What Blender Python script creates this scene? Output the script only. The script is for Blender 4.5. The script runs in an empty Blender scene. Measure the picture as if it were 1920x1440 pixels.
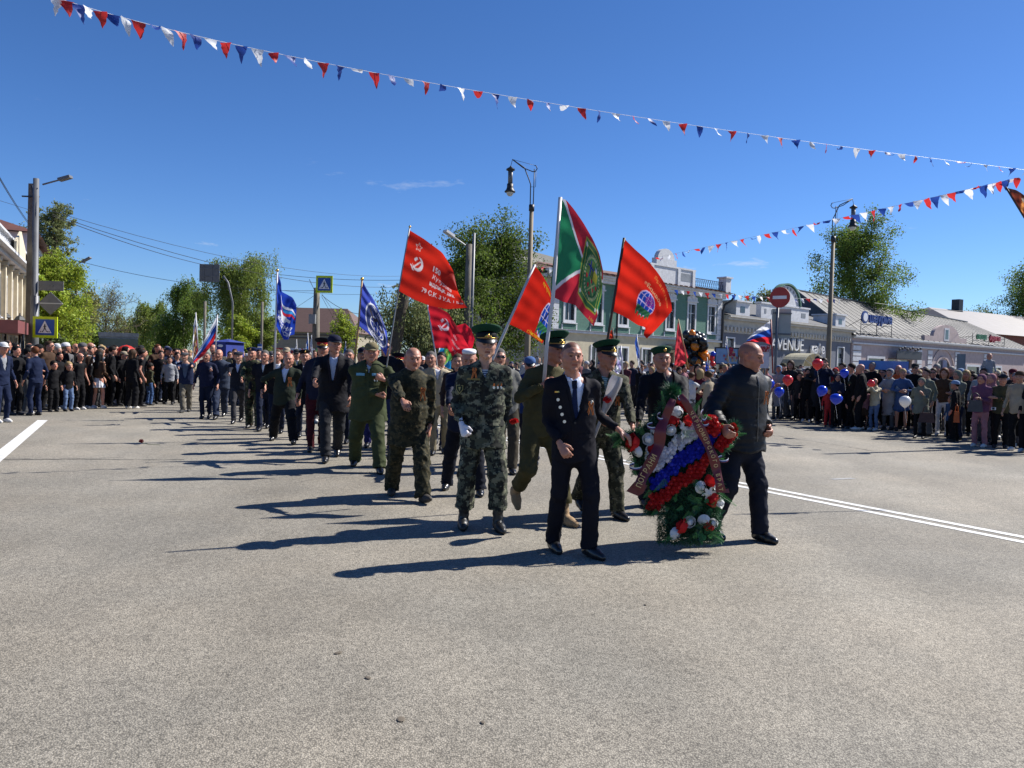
import bpy, math, random
import numpy as np
from mathutils import Vector, Matrix
from mathutils.bvhtree import BVHTree

R_ = math.radians
random.seed(7)
np.random.seed(7)
S = bpy.context.scene
COL = S.collection

# ------------------------------------------------------------------ camera
CAM = Vector((0.0, 0.0, 1.65))
FPX = 1442.0                      # focal length in photo pixels (1920 wide)
PITCH, ROLL = R_(-1.71), R_(1.7)
_f = Vector((0, math.cos(PITCH), math.sin(PITCH)))
_u0 = Vector((0, -math.sin(PITCH), math.cos(PITCH)))
_r0 = Vector((1, 0, 0))
_r = _r0 * math.cos(ROLL) + _u0 * math.sin(ROLL)
_u = -_r0 * math.sin(ROLL) + _u0 * math.cos(ROLL)
cam_d = bpy.data.cameras.new('camera')
cam_d.sensor_width = 36.0
cam_d.lens = 36.0 * FPX / 1920.0
cam_d.clip_start = 0.1
cam_d.clip_end = 4000.0
cam = bpy.data.objects.new('camera', cam_d)
COL.objects.link(cam)
cam.matrix_world = Matrix(((_r.x, _u.x, -_f.x, CAM.x), (_r.y, _u.y, -_f.y, CAM.y),
       (_r.z, _u.z, -_f.z, CAM.z), (0, 0, 0, 1)))
S.camera = cam

# ------------------------------------------------------------------ light
SUN_EL, SUN_AZ = R_(43.0), math.atan2(0.907, 0.42)     # azimuth clockwise from +Y
world = bpy.data.worlds.new('World')
S.world = world
world.use_nodes = True
wn, wl = world.node_tree.nodes, world.node_tree.links
bg = wn['Background']
sky = wn.new('ShaderNodeTexSky')
sky.sky_type = 'NISHITA'
sky.sun_disc = False
sky.sun_elevation = SUN_EL
sky.sun_rotation = SUN_AZ
sky.altitude = 120.0
sky.air_density = 1.0
sky.dust_density = 0.15
sky.ozone_density = 1.6
bg.inputs['Strength'].default_value = 0.052
# thin fair-weather cloud wisps low in the sky
tc = wn.new('ShaderNodeTexCoord')
mp = wn.new('ShaderNodeMapping'); mp.inputs['Scale'].default_value = (3.0, 3.0, 13.0)
nz = wn.new('ShaderNodeTexNoise'); nz.inputs['Scale'].default_value = 2.6
nz.inputs['Detail'].default_value = 7; nz.inputs['Roughness'].default_value = 0.62
rp = wn.new('ShaderNodeValToRGB')
rp.color_ramp.elements[0].position = 0.665; rp.color_ramp.elements[0].color = (0, 0, 0, 1)
rp.color_ramp.elements[1].position = 0.80; rp.color_ramp.elements[1].color = (1, 1, 1, 1)
sp = wn.new('ShaderNodeSeparateXYZ')
mr = wn.new('ShaderNodeMapRange'); mr.inputs['From Min'].default_value = 0.30; mr.inputs['From Max'].default_value = 0.05
mu = wn.new('ShaderNodeMath'); mu.operation = 'MULTIPLY'
hs = wn.new('ShaderNodeHueSaturation'); hs.inputs['Saturation'].default_value = 1.25
mx = wn.new('ShaderNodeMixRGB'); mx.inputs['Color2'].default_value = (8.5, 9.0, 9.8, 1)
wl.new(tc.outputs['Generated'], mp.inputs['Vector']); wl.new(mp.outputs[0], nz.inputs['Vector'])
wl.new(nz.outputs['Fac'], rp.inputs['Fac']); wl.new(tc.outputs['Generated'], sp.inputs[0])
wl.new(sp.outputs['Z'], mr.inputs['Value']); wl.new(rp.outputs['Color'], mu.inputs[0])
wl.new(mr.outputs[0], mu.inputs[1]); wl.new(mu.outputs[0], mx.inputs['Fac'])
# clear dry spring air: deep blue all the way down
te = wn.new('ShaderNodeMapRange'); te.inputs['From Min'].default_value = 0.0; te.inputs['From Max'].default_value = 0.38
wl.new(sp.outputs['Z'], te.inputs['Value'])
tn = wn.new('ShaderNodeMixRGB'); tn.inputs['Color1'].default_value = (0.70, 0.99, 1.55, 1); tn.inputs['Color2'].default_value = (0.82, 0.94, 1.27, 1)
wl.new(te.outputs[0], tn.inputs['Fac'])
tm = wn.new('ShaderNodeMixRGB'); tm.blend_type = 'MULTIPLY'; tm.inputs['Fac'].default_value = 1.0
wl.new(sky.outputs[0], hs.inputs['Color']); wl.new(hs.outputs[0], tm.inputs['Color1']); wl.new(tn.outputs[0], tm.inputs['Color2']); wl.new(tm.outputs[0], mx.inputs['Color1'])
wl.new(mx.outputs[0], bg.inputs['Color'])

sun_d = bpy.data.lights.new('sun', 'SUN')
sun_d.energy = 4.9
sun_d.angle = R_(0.53)
sun_d.color = (1.0, 0.955, 0.89)
sun = bpy.data.objects.new('sun', sun_d)
COL.objects.link(sun)
SUNV = Vector((math.sin(SUN_AZ) * math.cos(SUN_EL), math.cos(SUN_AZ) * math.cos(SUN_EL), math.sin(SUN_EL)))
sun.rotation_euler = SUNV.to_track_quat('Z', 'Y').to_euler()
sun.location = (30, 20, 40)

S.view_settings.view_transform = 'Standard'
S.view_settings.look = 'None'
S.view_settings.exposure = 0.85
S.view_settings.gamma = 1.0
S.view_settings.use_curve_mapping = False

# ------------------------------------------------------------------ geometry helpers
def ray(px, py):
 return _f + _r * ((px - 960.0) / FPX) + _u * ((720.0 - py) / FPX)

def G(px, py, z=0.0):
 d = ray(px, py)
 return CAM + d * ((z - CAM.z) / d.z)

def P(px, py, Y):
 d = ray(px, py)
 return CAM + d * (Y / d.y)

def gx(px, Y):                 # ground point seen at column px, at distance Y
 py = 690.0
 for _ in range(3):
  p = P(px, py, Y)
  py = proj((p.x, p.y, 0))[1]
 p = P(px, py, Y)
 return Vector((p.x, Y, 0))

def proj(p):
 v = Vector(p) - CAM
 z = v.dot(_f)
 return 960 + FPX * v.dot(_r) / z, 720 - FPX * v.dot(_u) / z

class MB:
 """collects vertices and faces, then links them as ONE mesh object"""
 def __init__(self):
  self.v, self.f, self.m, self.c = [], [], [], []
 def add(self, vs, fs, mi=0):
  b = len(self.v)
  self.v.extend([tuple(v) for v in vs])
  self.f.extend([tuple(i + b for i in f) for f in fs])
  self.m.extend([mi] * len(fs))
  return self
 def box(self, lo, hi, mi=0, M=None):
  x0, y0, z0 = lo; x1, y1, z1 = hi
  vs = [(x0, y0, z0), (x1, y0, z0), (x1, y1, z0), (x0, y1, z0), (x0, y0, z1), (x1, y0, z1), (x1, y1, z1), (x0, y1, z1)]
  if M is not None: vs = [M @ Vector(v) for v in vs]
  return self.add(vs, [(3, 2, 1, 0), (4, 5, 6, 7), (0, 1, 5, 4), (1, 2, 6, 5), (2, 3, 7, 6), (3, 0, 4, 7)], mi)
 def cbox(self, c, s, mi=0, M=None):
  return self.box([c[i] - s[i] / 2 for i in range(3)], [c[i] + s[i] / 2 for i in range(3)], mi, M)
 def bar(self, a, b, w, h, mi=0, up=(0, 0, 1)):
  a, b = Vector(a), Vector(b); d = (b - a); L = d.length
  if L < 1e-6: return self
  d.normalize(); s = d.cross(Vector(up))
  if s.length < 1e-4: s = d.cross(Vector((1, 0, 0)))
  s.normalize(); n = s.cross(d)
  M = Matrix(((s.x, d.x, n.x, a.x), (s.y, d.y, n.y, a.y), (s.z, d.z, n.z, a.z), (0, 0, 0, 1)))
  return self.box((-w / 2, 0, -h / 2), (w / 2, L, h / 2), mi, M)
 def tube(self, pts, rad, n=8, mi=0, caps=True):
  pts = [Vector(p) for p in pts]
  k = len(pts)
  rad = [rad] * k if not hasattr(rad, '__len__') else list(rad)
  vs = []; ref = None
  for i, p in enumerate(pts):
   d = (pts[min(i + 1, k - 1)] - pts[max(i - 1, 0)])
   if d.length < 1e-9: d = Vector((0, 0, 1))
   d.normalize()
   if ref is None: ref = Vector((1, 0, 0)) if abs(d.x) < 0.9 else Vector((0, 1, 0))
   s = (ref - d * ref.dot(d)).normalized(); ref = s
   t = d.cross(s)
   for j in range(n):
    a = 2 * math.pi * j / n
    vs.append(p + (s * math.cos(a) + t * math.sin(a)) * rad[i])
  fs = [(i * n + j, i * n + (j + 1) % n, (i + 1) * n + (j + 1) % n, (i + 1) * n + j) for i in range(k - 1) for j in range(n)]
  if caps:
   fs.append(tuple(reversed(range(n)))); fs.append(tuple((k - 1) * n + j for j in range(n)))
  return self.add(vs, fs, mi)
 def lathe(self, prof, n=16, c=(0, 0, 0), mi=0, sx=1, sy=1, caps=True, M=None):
  vs = []
  for r, z in prof:
   for j in range(n):
    a = 2 * math.pi * j / n
    v = Vector((c[0] + r * sx * math.cos(a), c[1] + r * sy * math.sin(a), c[2] + z))
    vs.append(M @ v if M is not None else v)
  k = len(prof)
  fs = [(i * n + j, i * n + (j + 1) % n, (i + 1) * n + (j + 1) % n, (i + 1) * n + j) for i in range(k - 1) for j in range(n)]
  if caps:
   if prof[0][0] > 1e-5: fs.append(tuple(reversed(range(n))))
   if prof[-1][0] > 1e-5: fs.append(tuple((k - 1) * n + j for j in range(n)))
  return self.add(vs, fs, mi)
 def ball(self, c, r, n=12, mi=0, M=None):
  r = (r, r, r) if not hasattr(r, '__len__') else r
  h = n // 2
  prof = [(math.sin(math.pi * i / h), -math.cos(math.pi * i / h)) for i in range(h + 1)]
  vs = []
  for a_, z in prof:
   for j in range(n):
    a = 2 * math.pi * j / n
    v = Vector((c[0] + r[0] * a_ * math.cos(a), c[1] + r[1] * a_ * math.sin(a), c[2] + r[2] * z))
    vs.append(M @ v if M is not None else v)
  fs = [(i * n + j, i * n + (j + 1) % n, (i + 1) * n + (j + 1) % n, (i + 1) * n + j) for i in range(h) for j in range(n)]
  return self.add(vs, fs, mi)
 def prism(self, poly, y0, y1, mi=0, M=None):
  """polygon given as (x,z) points, extruded from y0 to y1"""
  n = len(poly)
  vs = [Vector((x, y0, z)) for x, z in poly] + [Vector((x, y1, z)) for x, z in poly]
  if M is not None: vs = [M @ v for v in vs]
  fs = [tuple(range(n)), tuple(reversed(range(n, 2 * n)))] + [(i, i + n, (i + 1) % n + n, (i + 1) % n) for i in range(n)]
  return self.add(vs, fs, mi)
 def data(self, name, mats, smooth=False):
  me = bpy.data.meshes.new(name)
  me.from_pydata(self.v, [], self.f)
  for m_ in (mats if isinstance(mats, (list, tuple)) else [mats]): me.materials.append(m_)
  if any(self.m): me.polygons.foreach_set('material_index', self.m)
  if smooth: me.polygons.foreach_set('use_smooth', [True] * len(me.polygons))
  me.update()
  return me
 def build(self, name, mats, parent=None, smooth=False, **k):
  return link(name, self.data(name, mats, smooth), parent, **k)

def link(name, me, parent=None, loc=None, rot=None, mat=None):
 o = bpy.data.objects.new(name, me)
 COL.objects.link(o)
 if parent is not None: o.parent = parent
 if loc is not None: o.location = loc
 if rot is not None: o.rotation_euler = rot
 if mat is not None: o.matrix_local = mat
 return o

def tag(o, label=None, cat=None, group=None, kind=None):
 if label: o['label'] = label
 if cat: o['category'] = cat
 if group: o['group'] = group
 if kind: o['kind'] = kind
 return o

def empty(name, loc=(0, 0, 0), rz=0.0, label=None, cat=None, group=None):
 o = bpy.data.objects.new(name, None)
 COL.objects.link(o)
 o.location = loc; o.rotation_euler = (0, 0, rz)
 o.empty_display_size = 0.1
 return tag(o, label, cat, group)

# ------------------------------------------------------------------ materials
def _nt(name):
 m = bpy.data.materials.new(name)
 m.use_nodes = True
 nt = m.node_tree
 return m, nt.nodes, nt.links, nt.nodes['Principled BSDF']

def c4(c): return (c[0], c[1], c[2], 1.0)

def mat(name, col, rough=0.7, var=0.15, scale=3.0, bump=0.0, bscale=60.0, metal=0.0, spec=0.4, attr=None, transl=0.0, aniso=None, sheen=0.0, coat=0.0):
 """principled material with noise-driven variation of the base colour and optional fine bump"""
 m, n, l, b = _nt(name)
 b.inputs['Roughness'].default_value = rough
 b.inputs['Metallic'].default_value = metal
 b.inputs['Specular IOR Level'].default_value = spec
 if sheen: b.inputs['Sheen Weight'].default_value = sheen
 if coat: b.inputs['Coat Weight'].default_value = coat
 t = n.new('ShaderNodeTexCoord')
 vec = t.outputs['Object']
 if aniso:
  mp = n.new('ShaderNodeMapping'); mp.inputs['Scale'].default_value = aniso
  l.new(vec, mp.inputs[0]); vec = mp.outputs[0]
 nz = n.new('ShaderNodeTexNoise'); nz.inputs['Scale'].default_value = scale
 nz.inputs['Detail'].default_value = 5; nz.inputs['Roughness'].default_value = 0.6
 l.new(vec, nz.inputs['Vector'])
 mr = n.new('ShaderNodeMapRange')
 mr.inputs['From Min'].default_value = 0.3; mr.inputs['From Max'].default_value = 0.7
 mr.inputs['To Min'].default_value = 1 - var; mr.inputs['To Max'].default_value = 1 + var
 l.new(nz.outputs['Fac'], mr.inputs['Value'])
 vm = n.new('ShaderNodeVectorMath'); vm.operation = 'SCALE'
 if attr:
  at = n.new('ShaderNodeAttribute'); at.attribute_name = attr
  mm = n.new('ShaderNodeMixRGB'); mm.blend_type = 'MULTIPLY'; mm.inputs['Fac'].default_value = 1
  mm.inputs['Color2'].default_value = c4(col)
  l.new(at.outputs['Color'], mm.inputs['Color1']); l.new(mm.outputs[0], vm.inputs[0])
 else:
  vm.inputs[0].default_value = col
 l.new(mr.outputs[0], vm.inputs['Scale'])
 l.new(vm.outputs[0], b.inputs['Base Color'])
 if bump:
  n2 = n.new('ShaderNodeTexNoise'); n2.inputs['Scale'].default_value = bscale; n2.inputs['Detail'].default_value = 4
  l.new(vec, n2.inputs['Vector'])
  bp = n.new('ShaderNodeBump'); bp.inputs['Strength'].default_value = bump; bp.inputs['Distance'].default_value = 0.02
  l.new(n2.outputs['Fac'], bp.inputs['Height']); l.new(bp.outputs[0], b.inputs['Normal'])
 if transl:
  tr = n.new('ShaderNodeBsdfTranslucent'); mxs = n.new('ShaderNodeMixShader')
  mxs.inputs['Fac'].default_value = transl
  l.new(vm.outputs[0], tr.inputs['Color'])
  l.new(b.outputs[0], mxs.inputs[1]); l.new(tr.outputs[0], mxs.inputs[2])
  l.new(mxs.outputs[0], n['Material Output'].inputs['Surface'])
 return m

def camo(name, cols, scale=9.0, cuts=(0.42, 0.5, 0.58), digital=False, fine=3.0):
 m, n, l, b = _nt(name)
 b.inputs['Roughness'].default_value = 0.85; b.inputs['Specular IOR Level'].default_value = 0.25
 t = n.new('ShaderNodeTexCoord'); vec = t.outputs['Object']
 if digital:
  sn = n.new('ShaderNodeVectorMath'); sn.operation = 'SNAP'; sn.inputs[1].default_value = (0.012, 0.012, 0.012)
  l.new(vec, sn.inputs[0]); vec = sn.outputs[0]
 def layer(sc, off):
  mp = n.new('ShaderNodeMapping'); mp.inputs['Location'].default_value = (off, off * 1.7, off * 0.4); mp.inputs['Scale'].default_value = (1, 1, 1.25)
  l.new(vec, mp.inputs[0])
  z = n.new('ShaderNodeTexNoise'); z.inputs['Scale'].default_value = sc; z.inputs['Detail'].default_value = fine; z.inputs['Roughness'].default_value = 0.55
  l.new(mp.outputs[0], z.inputs['Vector'])
  return z.outputs['Fac']
 prev = None
 base = cols[0]
 for i, c in enumerate(cols[1:]):
  f = layer(scale * (1 + 0.25 * i), 3.1 * i)
  th = n.new('ShaderNodeMath'); th.operation = 'GREATER_THAN'; th.inputs[1].default_value = cuts[i]
  l.new(f, th.inputs[0])
  mx = n.new('ShaderNodeMixRGB'); mx.inputs['Color2'].default_value = c4(c)
  if prev is None: mx.inputs['Color1'].default_value = c4(base)
  else: l.new(prev, mx.inputs['Color1'])
  l.new(th.outputs[0], mx.inputs['Fac']); prev = mx.outputs[0]
 l.new(prev, b.inputs['Base Color'])
 return m

def textmesh(txt, size=1.0, ext=0.0, align='CENTER', sx=1.0, bold=0.0):
 cu = bpy.data.curves.new('lettering', 'FONT')
 cu.body = txt; cu.size = size; cu.extrude = ext; cu.align_x = align; cu.align_y = 'CENTER'; cu.resolution_u = 3
 cu.offset = bold
 o = bpy.data.objects.new('lettering', cu)
 me = bpy.data.meshes.new_from_object(o)
 bpy.data.objects.remove(o)
 if sx != 1.0:
  for v in me.vertices: v.co.x *= sx
 return me

def text_tris(txt, size=1.0, align='CENTER', bold=0.0):
 me = textmesh(txt, size, 0.0, align, bold=bold)
 me.calc_loop_triangles()
 co = np.empty(len(me.vertices) * 3); me.vertices.foreach_get('co', co); co = co.reshape(-1, 3)[:, :2]
 tri = np.empty(len(me.loop_triangles) * 3, int); me.loop_triangles.foreach_get('vertices', tri)
 bpy.data.meshes.remove(me)
 return co[tri.reshape(-1, 3)]

def in_tris(U, V, tris):
 m = np.zeros(U.shape, bool)
 for (a, b, c) in tris:
  x0, x1 = min(a[0], b[0], c[0]), max(a[0], b[0], c[0]); y0, y1 = min(a[1], b[1], c[1]), max(a[1], b[1], c[1])
  s = (U >= x0) & (U <= x1) & (V >= y0) & (V <= y1)
  if not s.any(): continue
  u, v = U[s], V[s]
  d1 = (u - b[0]) * (a[1] - b[1]) - (a[0] - b[0]) * (v - b[1])
  d2 = (u - c[0]) * (b[1] - c[1]) - (b[0] - c[0]) * (v - c[1])
  d3 = (u - a[0]) * (c[1] - a[1]) - (c[0] - a[0]) * (v - a[1])
  ok = ~(((d1 < 0) | (d2 < 0) | (d3 < 0)) & ((d1 > 0) | (d2 > 0) | (d3 > 0)))
  s[s] = ok; m |= s
 return m

def npmesh(name, V, F, mats, smooth=True, col=None, mi=None, nf=4):
 """fast mesh from numpy arrays (all faces with nf corners)"""
 me = bpy.data.meshes.new(name)
 me.vertices.add(len(V)); me.vertices.foreach_set('co', np.asarray(V, np.float32).ravel())
 F = np.asarray(F, np.int32)
 me.loops.add(F.size); me.loops.foreach_set('vertex_index', F.ravel())
 me.polygons.add(len(F)); me.polygons.foreach_set('loop_start', np.arange(0, F.size, nf, dtype=np.int32))
 me.update(calc_edges=True)
 me.validate()
 if smooth: me.polygons.foreach_set('use_smooth', np.ones(len(me.polygons), bool))
 if mi is not None: me.polygons.foreach_set('material_index', np.asarray(mi, np.int32))
 for m_ in (mats if isinstance(mats, (list, tuple)) else [mats]):
  me.materials.append(m_)
 if col is not None:
  ca = me.color_attributes.new('Col', 'FLOAT_COLOR', 'POINT')
  c = np.ones((len(V), 4), np.float32); c[:, :3] = col
  ca.data.foreach_set('color', c.ravel())
 me.update()
 return me
# ------------------------------------------------------------------ figure modelling by implicit surfaces
def A(*v): return np.array(v, float)
def nrm(v): return v / max(np.linalg.norm(v), 1e-9)

class Field:
 def __init__(s, xs, ys, zs):
  s.xs, s.ys, s.zs = [np.asarray(a, np.float32) for a in (xs, ys, zs)]
  s.D = np.full((len(xs), len(ys), len(zs)), 1.0, np.float32)
 def _sub(s, lo, hi):
  i = [max(np.searchsorted(a, l) - 1, 0) for a, l in zip((s.xs, s.ys, s.zs), lo)]
  j = [np.searchsorted(a, h) + 1 for a, h in zip((s.xs, s.ys, s.zs), hi)]
  sl = tuple(slice(a, b) for a, b in zip(i, j))
  return sl, s.xs[sl[0]][:, None, None], s.ys[sl[1]][None, :, None], s.zs[sl[2]][None, None, :]
 def cone(s, a, b, ra, rb=None, k=0.02, flat=None, wr=None, cut=False, cuta=False, mode='add', plane=None):
  """tapered capsule a->b; flat=(dir, scale); wr=(amp, n_folds, seed); cut=True ends flat at b"""
  rb = ra if rb is None else rb
  a, b = A(*a), A(*b)
  m = max(ra, rb) * (max(1.0, flat[1]) if flat else 1.0) + 0.05
  sl, X, Y, Z = s._sub(np.minimum(a, b) - m, np.maximum(a, b) + m)
  if 0 in [q.size for q in (X, Y, Z)]: return
  px, py, pz = X - a[0], Y - a[1], Z - a[2]
  d = b - a
  rd = d
  dx, dy, dz = px, py, pz
  if flat is not None:
   n = nrm(A(*flat[0])); f = 1.0 / flat[1] - 1.0
   pn = (px * n[0] + py * n[1] + pz * n[2]) * f
   px, py, pz = px + pn * n[0], py + pn * n[1], pz + pn * n[2]
   rd = d + n * float(d @ n) * f
  L2 = max(float(rd @ rd), 1e-8)
  t = np.clip((px * rd[0] + py * rd[1] + pz * rd[2]) / L2, 0, 1)
  r = ra + (rb - ra) * t
  if wr is not None:
   ax = nrm(rd); s1 = nrm(np.cross(ax, A(0.3, 1, 0.2))); s2 = np.cross(ax, s1)
   u = px * s1[0] + py * s1[1] + pz * s1[2]; v = px * s2[0] + py * s2[1] + pz * s2[2]
   ang = np.arctan2(v, u)
   sd = wr[2]
   w = np.sin(t * wr[1] * 6.283 + 1.4 * np.sin(ang + sd) + 0.9 * np.sin(2 * ang + 2 * sd) + sd) * (0.65 + 0.35 * np.sin(ang * 2 + sd * 1.7))
   r = r + wr[0] * w
  qx, qy, qz = px - rd[0] * t, py - rd[1] * t, pz - rd[2] * t
  dist = np.sqrt(qx * qx + qy * qy + qz * qz) - r
  if flat is not None: dist = dist * min(1.0, 0.5 + 0.5 * flat[1])
  if cut:
   ax = nrm(d); dist = np.maximum(dist, (dx - d[0]) * ax[0] + (dy - d[1]) * ax[1] + (dz - d[2]) * ax[2])
  if cuta:
   ax = -nrm(d); dist = np.maximum(dist, dx * ax[0] + dy * ax[1] + dz * ax[2])
  if plane is not None:       # keep the side where (p - c).n < 0
   c, n = plane
   dist = np.maximum(dist, (X - c[0]) * n[0] + (Y - c[1]) * n[1] + (Z - c[2]) * n[2])
  s.comb(sl, dist, k, mode)
 def ell(s, c, r, k=0.02, mode='add', rot=None):
  c = A(*c); m = max(r) + 0.05
  sl, X, Y, Z = s._sub(c - m, c + m)
  if 0 in [q.size for q in (X, Y, Z)]: return
  x, y, z = X - c[0], Y - c[1], Z - c[2]
  if rot is not None:
   x, y, z = (rot[0][0] * x + rot[1][0] * y + rot[2][0] * z, rot[0][1] * x + rot[1][1] * y + rot[2][1] * z, rot[0][2] * x + rot[1][2] * y + rot[2][2] * z)
  q = np.sqrt((x / r[0]) ** 2 + (y / r[1]) ** 2 + (z / r[2]) ** 2)
  s.comb(sl, (q - 1) * min(r), k, mode)
 def ring(s, c, R, h, t, k=0.008, sy=1.0, tilt=0.0):
  c = A(*c); m = R + 0.06
  sl, X, Y, Z = s._sub(c - m, c + m)
  if 0 in [q.size for q in (X, Y, Z)]: return
  zz = Z - c[2] - tilt * (Y - c[1])
  rr = np.sqrt((X - c[0]) ** 2 + ((Y - c[1]) / sy) ** 2) - R
  dz = np.maximum(np.abs(zz) - h, 0)
  s.comb(sl, np.sqrt(rr * rr + dz * dz) - t, k, 'add')
 def comb(s, sl, dist, k, mode):
  D = s.D[sl]
  if mode == 'add':
   h = np.clip(0.5 + 0.5 * (D - dist) / k, 0, 1)
   s.D[sl] = D + (dist - D) * h - k * h * (1 - h)
  else:
   s.D[sl] = np.maximum(D, -dist)
 def clip(s, fn):
  X, Y, Z = s.xs[:, None, None], s.ys[None, :, None], s.zs[None, None, :]
  s.D = np.maximum(s.D, fn(X, Y, Z).astype(np.float32))
 def mesh(s):
  D = s.D; D[0] = D[-1] = 1; D[:, 0] = D[:, -1] = 1; D[:, :, 0] = D[:, :, -1] = 1
  I = D < 0
  if not I.any(): return None
  c = np.zeros(tuple(n - 1 for n in D.shape), np.int8)
  cs = [(i, j, k) for i in (0, 1) for j in (0, 1) for k in (0, 1)]
  n0, n1, n2 = D.shape
  for i, j, k in cs: c += I[i:n0 - 1 + i, j:n1 - 1 + j, k:n2 - 1 + k]
  mixed = (c > 0) & (c < 8)
  ci, cj, ck = np.nonzero(mixed)
  idx = np.full(c.shape, -1, np.int32); idx[ci, cj, ck] = np.arange(len(ci))
  val = {q: D[ci + q[0], cj + q[1], ck + q[2]] for q in cs}
  acc = np.zeros((len(ci), 3)); cnt = np.zeros(len(ci))
  for ax in range(3):
   for q in cs:
    if q[ax]: continue
    p = list(q); p[ax] = 1; p = tuple(p)
    a, b = val[q], val[p]
    m = (a < 0) != (b < 0)
    t = np.where(m, a / np.where(m, a - b, 1), 0)
    for e in range(3):
     acc[:, e] += np.where(m, t if e == ax else q[e], 0)
    cnt += m
  acc /= cnt[:, None]
  V = np.empty((len(ci), 3))
  for e, (arr, cc) in enumerate(((s.xs, ci), (s.ys, cj), (s.zs, ck))):
   V[:, e] = arr[cc] + acc[:, e] * (arr[cc + 1] - arr[cc])
  F = []
  def quads(ax):
   sA = [slice(0, n) for n in D.shape]; sB = list(sA)
   sA[ax] = slice(0, D.shape[ax] - 1); sB[ax] = slice(1, D.shape[ax])
   a, b = I[tuple(sA)], I[tuple(sB)]
   o1, o2 = (ax + 1) % 3, (ax + 2) % 3
   m = a != b
   pos = np.array(np.nonzero(m))
   ok = (pos[o1] > 0) & (pos[o2] > 0) & (pos[o1] < D.shape[o1] - 1) & (pos[o2] < D.shape[o2] - 1)
   pos = pos[:, ok]
   fl = a[tuple(pos)]
   qs = []
   for d1, d2 in ((-1, -1), (0, -1), (0, 0), (-1, 0)):
    p = pos.copy(); p[o1] += d1; p[o2] += d2
    qs.append(idx[tuple(p)])
   q = np.stack(qs, 1)
   q[~fl] = q[~fl][:, ::-1]
   return q
  for ax in range(3): F.append(quads(ax))
  return V, np.concatenate(F)

def axis(lo, hi, step, fine=None):
 if not fine: return np.arange(lo, hi + step, step)
 a, b, st = fine
 a, b = max(a, lo), min(b, hi)
 return np.concatenate([np.arange(lo, a - st * 0.5, step), np.arange(a, b, st), np.arange(b, hi + step, step)])

def ik(a, b, l1, l2, hint):
 d = b - a; L = np.linalg.norm(d)
 dn = d / max(L, 1e-6)
 M_ = (l1 + l2) * 0.998
 if L > M_: b = a + dn * M_; L = M_
 L = max(L, abs(l1 - l2) + 1e-3)
 x = (l1 * l1 - l2 * l2 + L * L) / (2 * L); h = math.sqrt(max(l1 * l1 - x * x, 0))
 hp = nrm(hint - dn * float(hint @ dn))
 return a + dn * x + hp * h, b

def rotz(v, a):
 c, s_ = math.cos(a), math.sin(a)
 return A(v[0] * c - v[1] * s_, v[0] * s_ + v[1] * c, v[2])

def hand(F, w, d, n, Sc, curl=0.5, fine=True, side=1, k=0.008):
 """palm, four fingers of unequal length with a knuckle bend, and a thumb leaving the side of the palm"""
 d, n = nrm(d), nrm(n - d * float(n @ d) * 1.0)
 s_ = np.cross(d, n) * side
 F.cone(w - d * 0.02 * Sc, w + d * 0.015 * Sc, 0.026 * Sc, 0.030 * Sc, k, flat=(n, 0.72))
 F.cone(w + d * 0.02 * Sc, w + d * 0.075 * Sc, 0.034 * Sc, 0.040 * Sc, k, flat=(n, 0.42))
 if not fine:
  e = w + d * 0.085 * Sc
  dd = nrm(d * math.cos(curl) + n * math.sin(curl))
  F.cone(e, e + dd * 0.06 * Sc, 0.036 * Sc, 0.026 * Sc, k, flat=(n, 0.5))
  F.cone(w + d * 0.02 * Sc + s_ * 0.03 * Sc, w + d * 0.07 * Sc + s_ * 0.05 * Sc + n * 0.02, 0.014 * Sc, 0.012 * Sc, k)
  return
 for i, (off, ln) in enumerate(((0.030, 0.078), (0.0105, 0.088), (-0.010, 0.082), (-0.029, 0.064))):
  b0 = w + (d * 0.082 + s_ * off) * Sc
  c1 = curl * (0.8 + 0.08 * i); c2 = curl * (1.9 + 0.1 * i)
  d1 = nrm(d * math.cos(c1) + n * math.sin(c1) + s_ * off * 1.2)
  d2 = nrm(d * math.cos(c2) + n * math.sin(c2))
  m_ = b0 + d1 * ln * 0.5 * Sc
  F.cone(b0, m_, 0.0105 * Sc, 0.0095 * Sc, 0.003)
  F.cone(m_, m_ + d2 * ln * 0.5 * Sc, 0.0095 * Sc, 0.008 * Sc, 0.003)
 t0 = w + (d * 0.022 + s_ * 0.028) * Sc
 t1 = t0 + nrm(d * 0.75 + s_ * 0.7 + n * 0.35) * 0.042 * Sc
 t2 = t1 + nrm(d * 1.0 + s_ * 0.1 + n * (0.3 + curl * 0.5)) * 0.036 * Sc
 F.cone(t0, t1, 0.016 * Sc, 0.0125 * Sc, 0.006); F.cone(t1, t2, 0.0115 * Sc, 0.0095 * Sc, 0.003)

def headframe(c, yaw, pitch, roll=0.0):
 M = Matrix.Rotation(yaw, 4, 'Z') @ Matrix.Rotation(roll, 4, 'Y') @ Matrix.Rotation(pitch, 4, 'X')
 M.translation = Vector(c)
 return M

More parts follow.
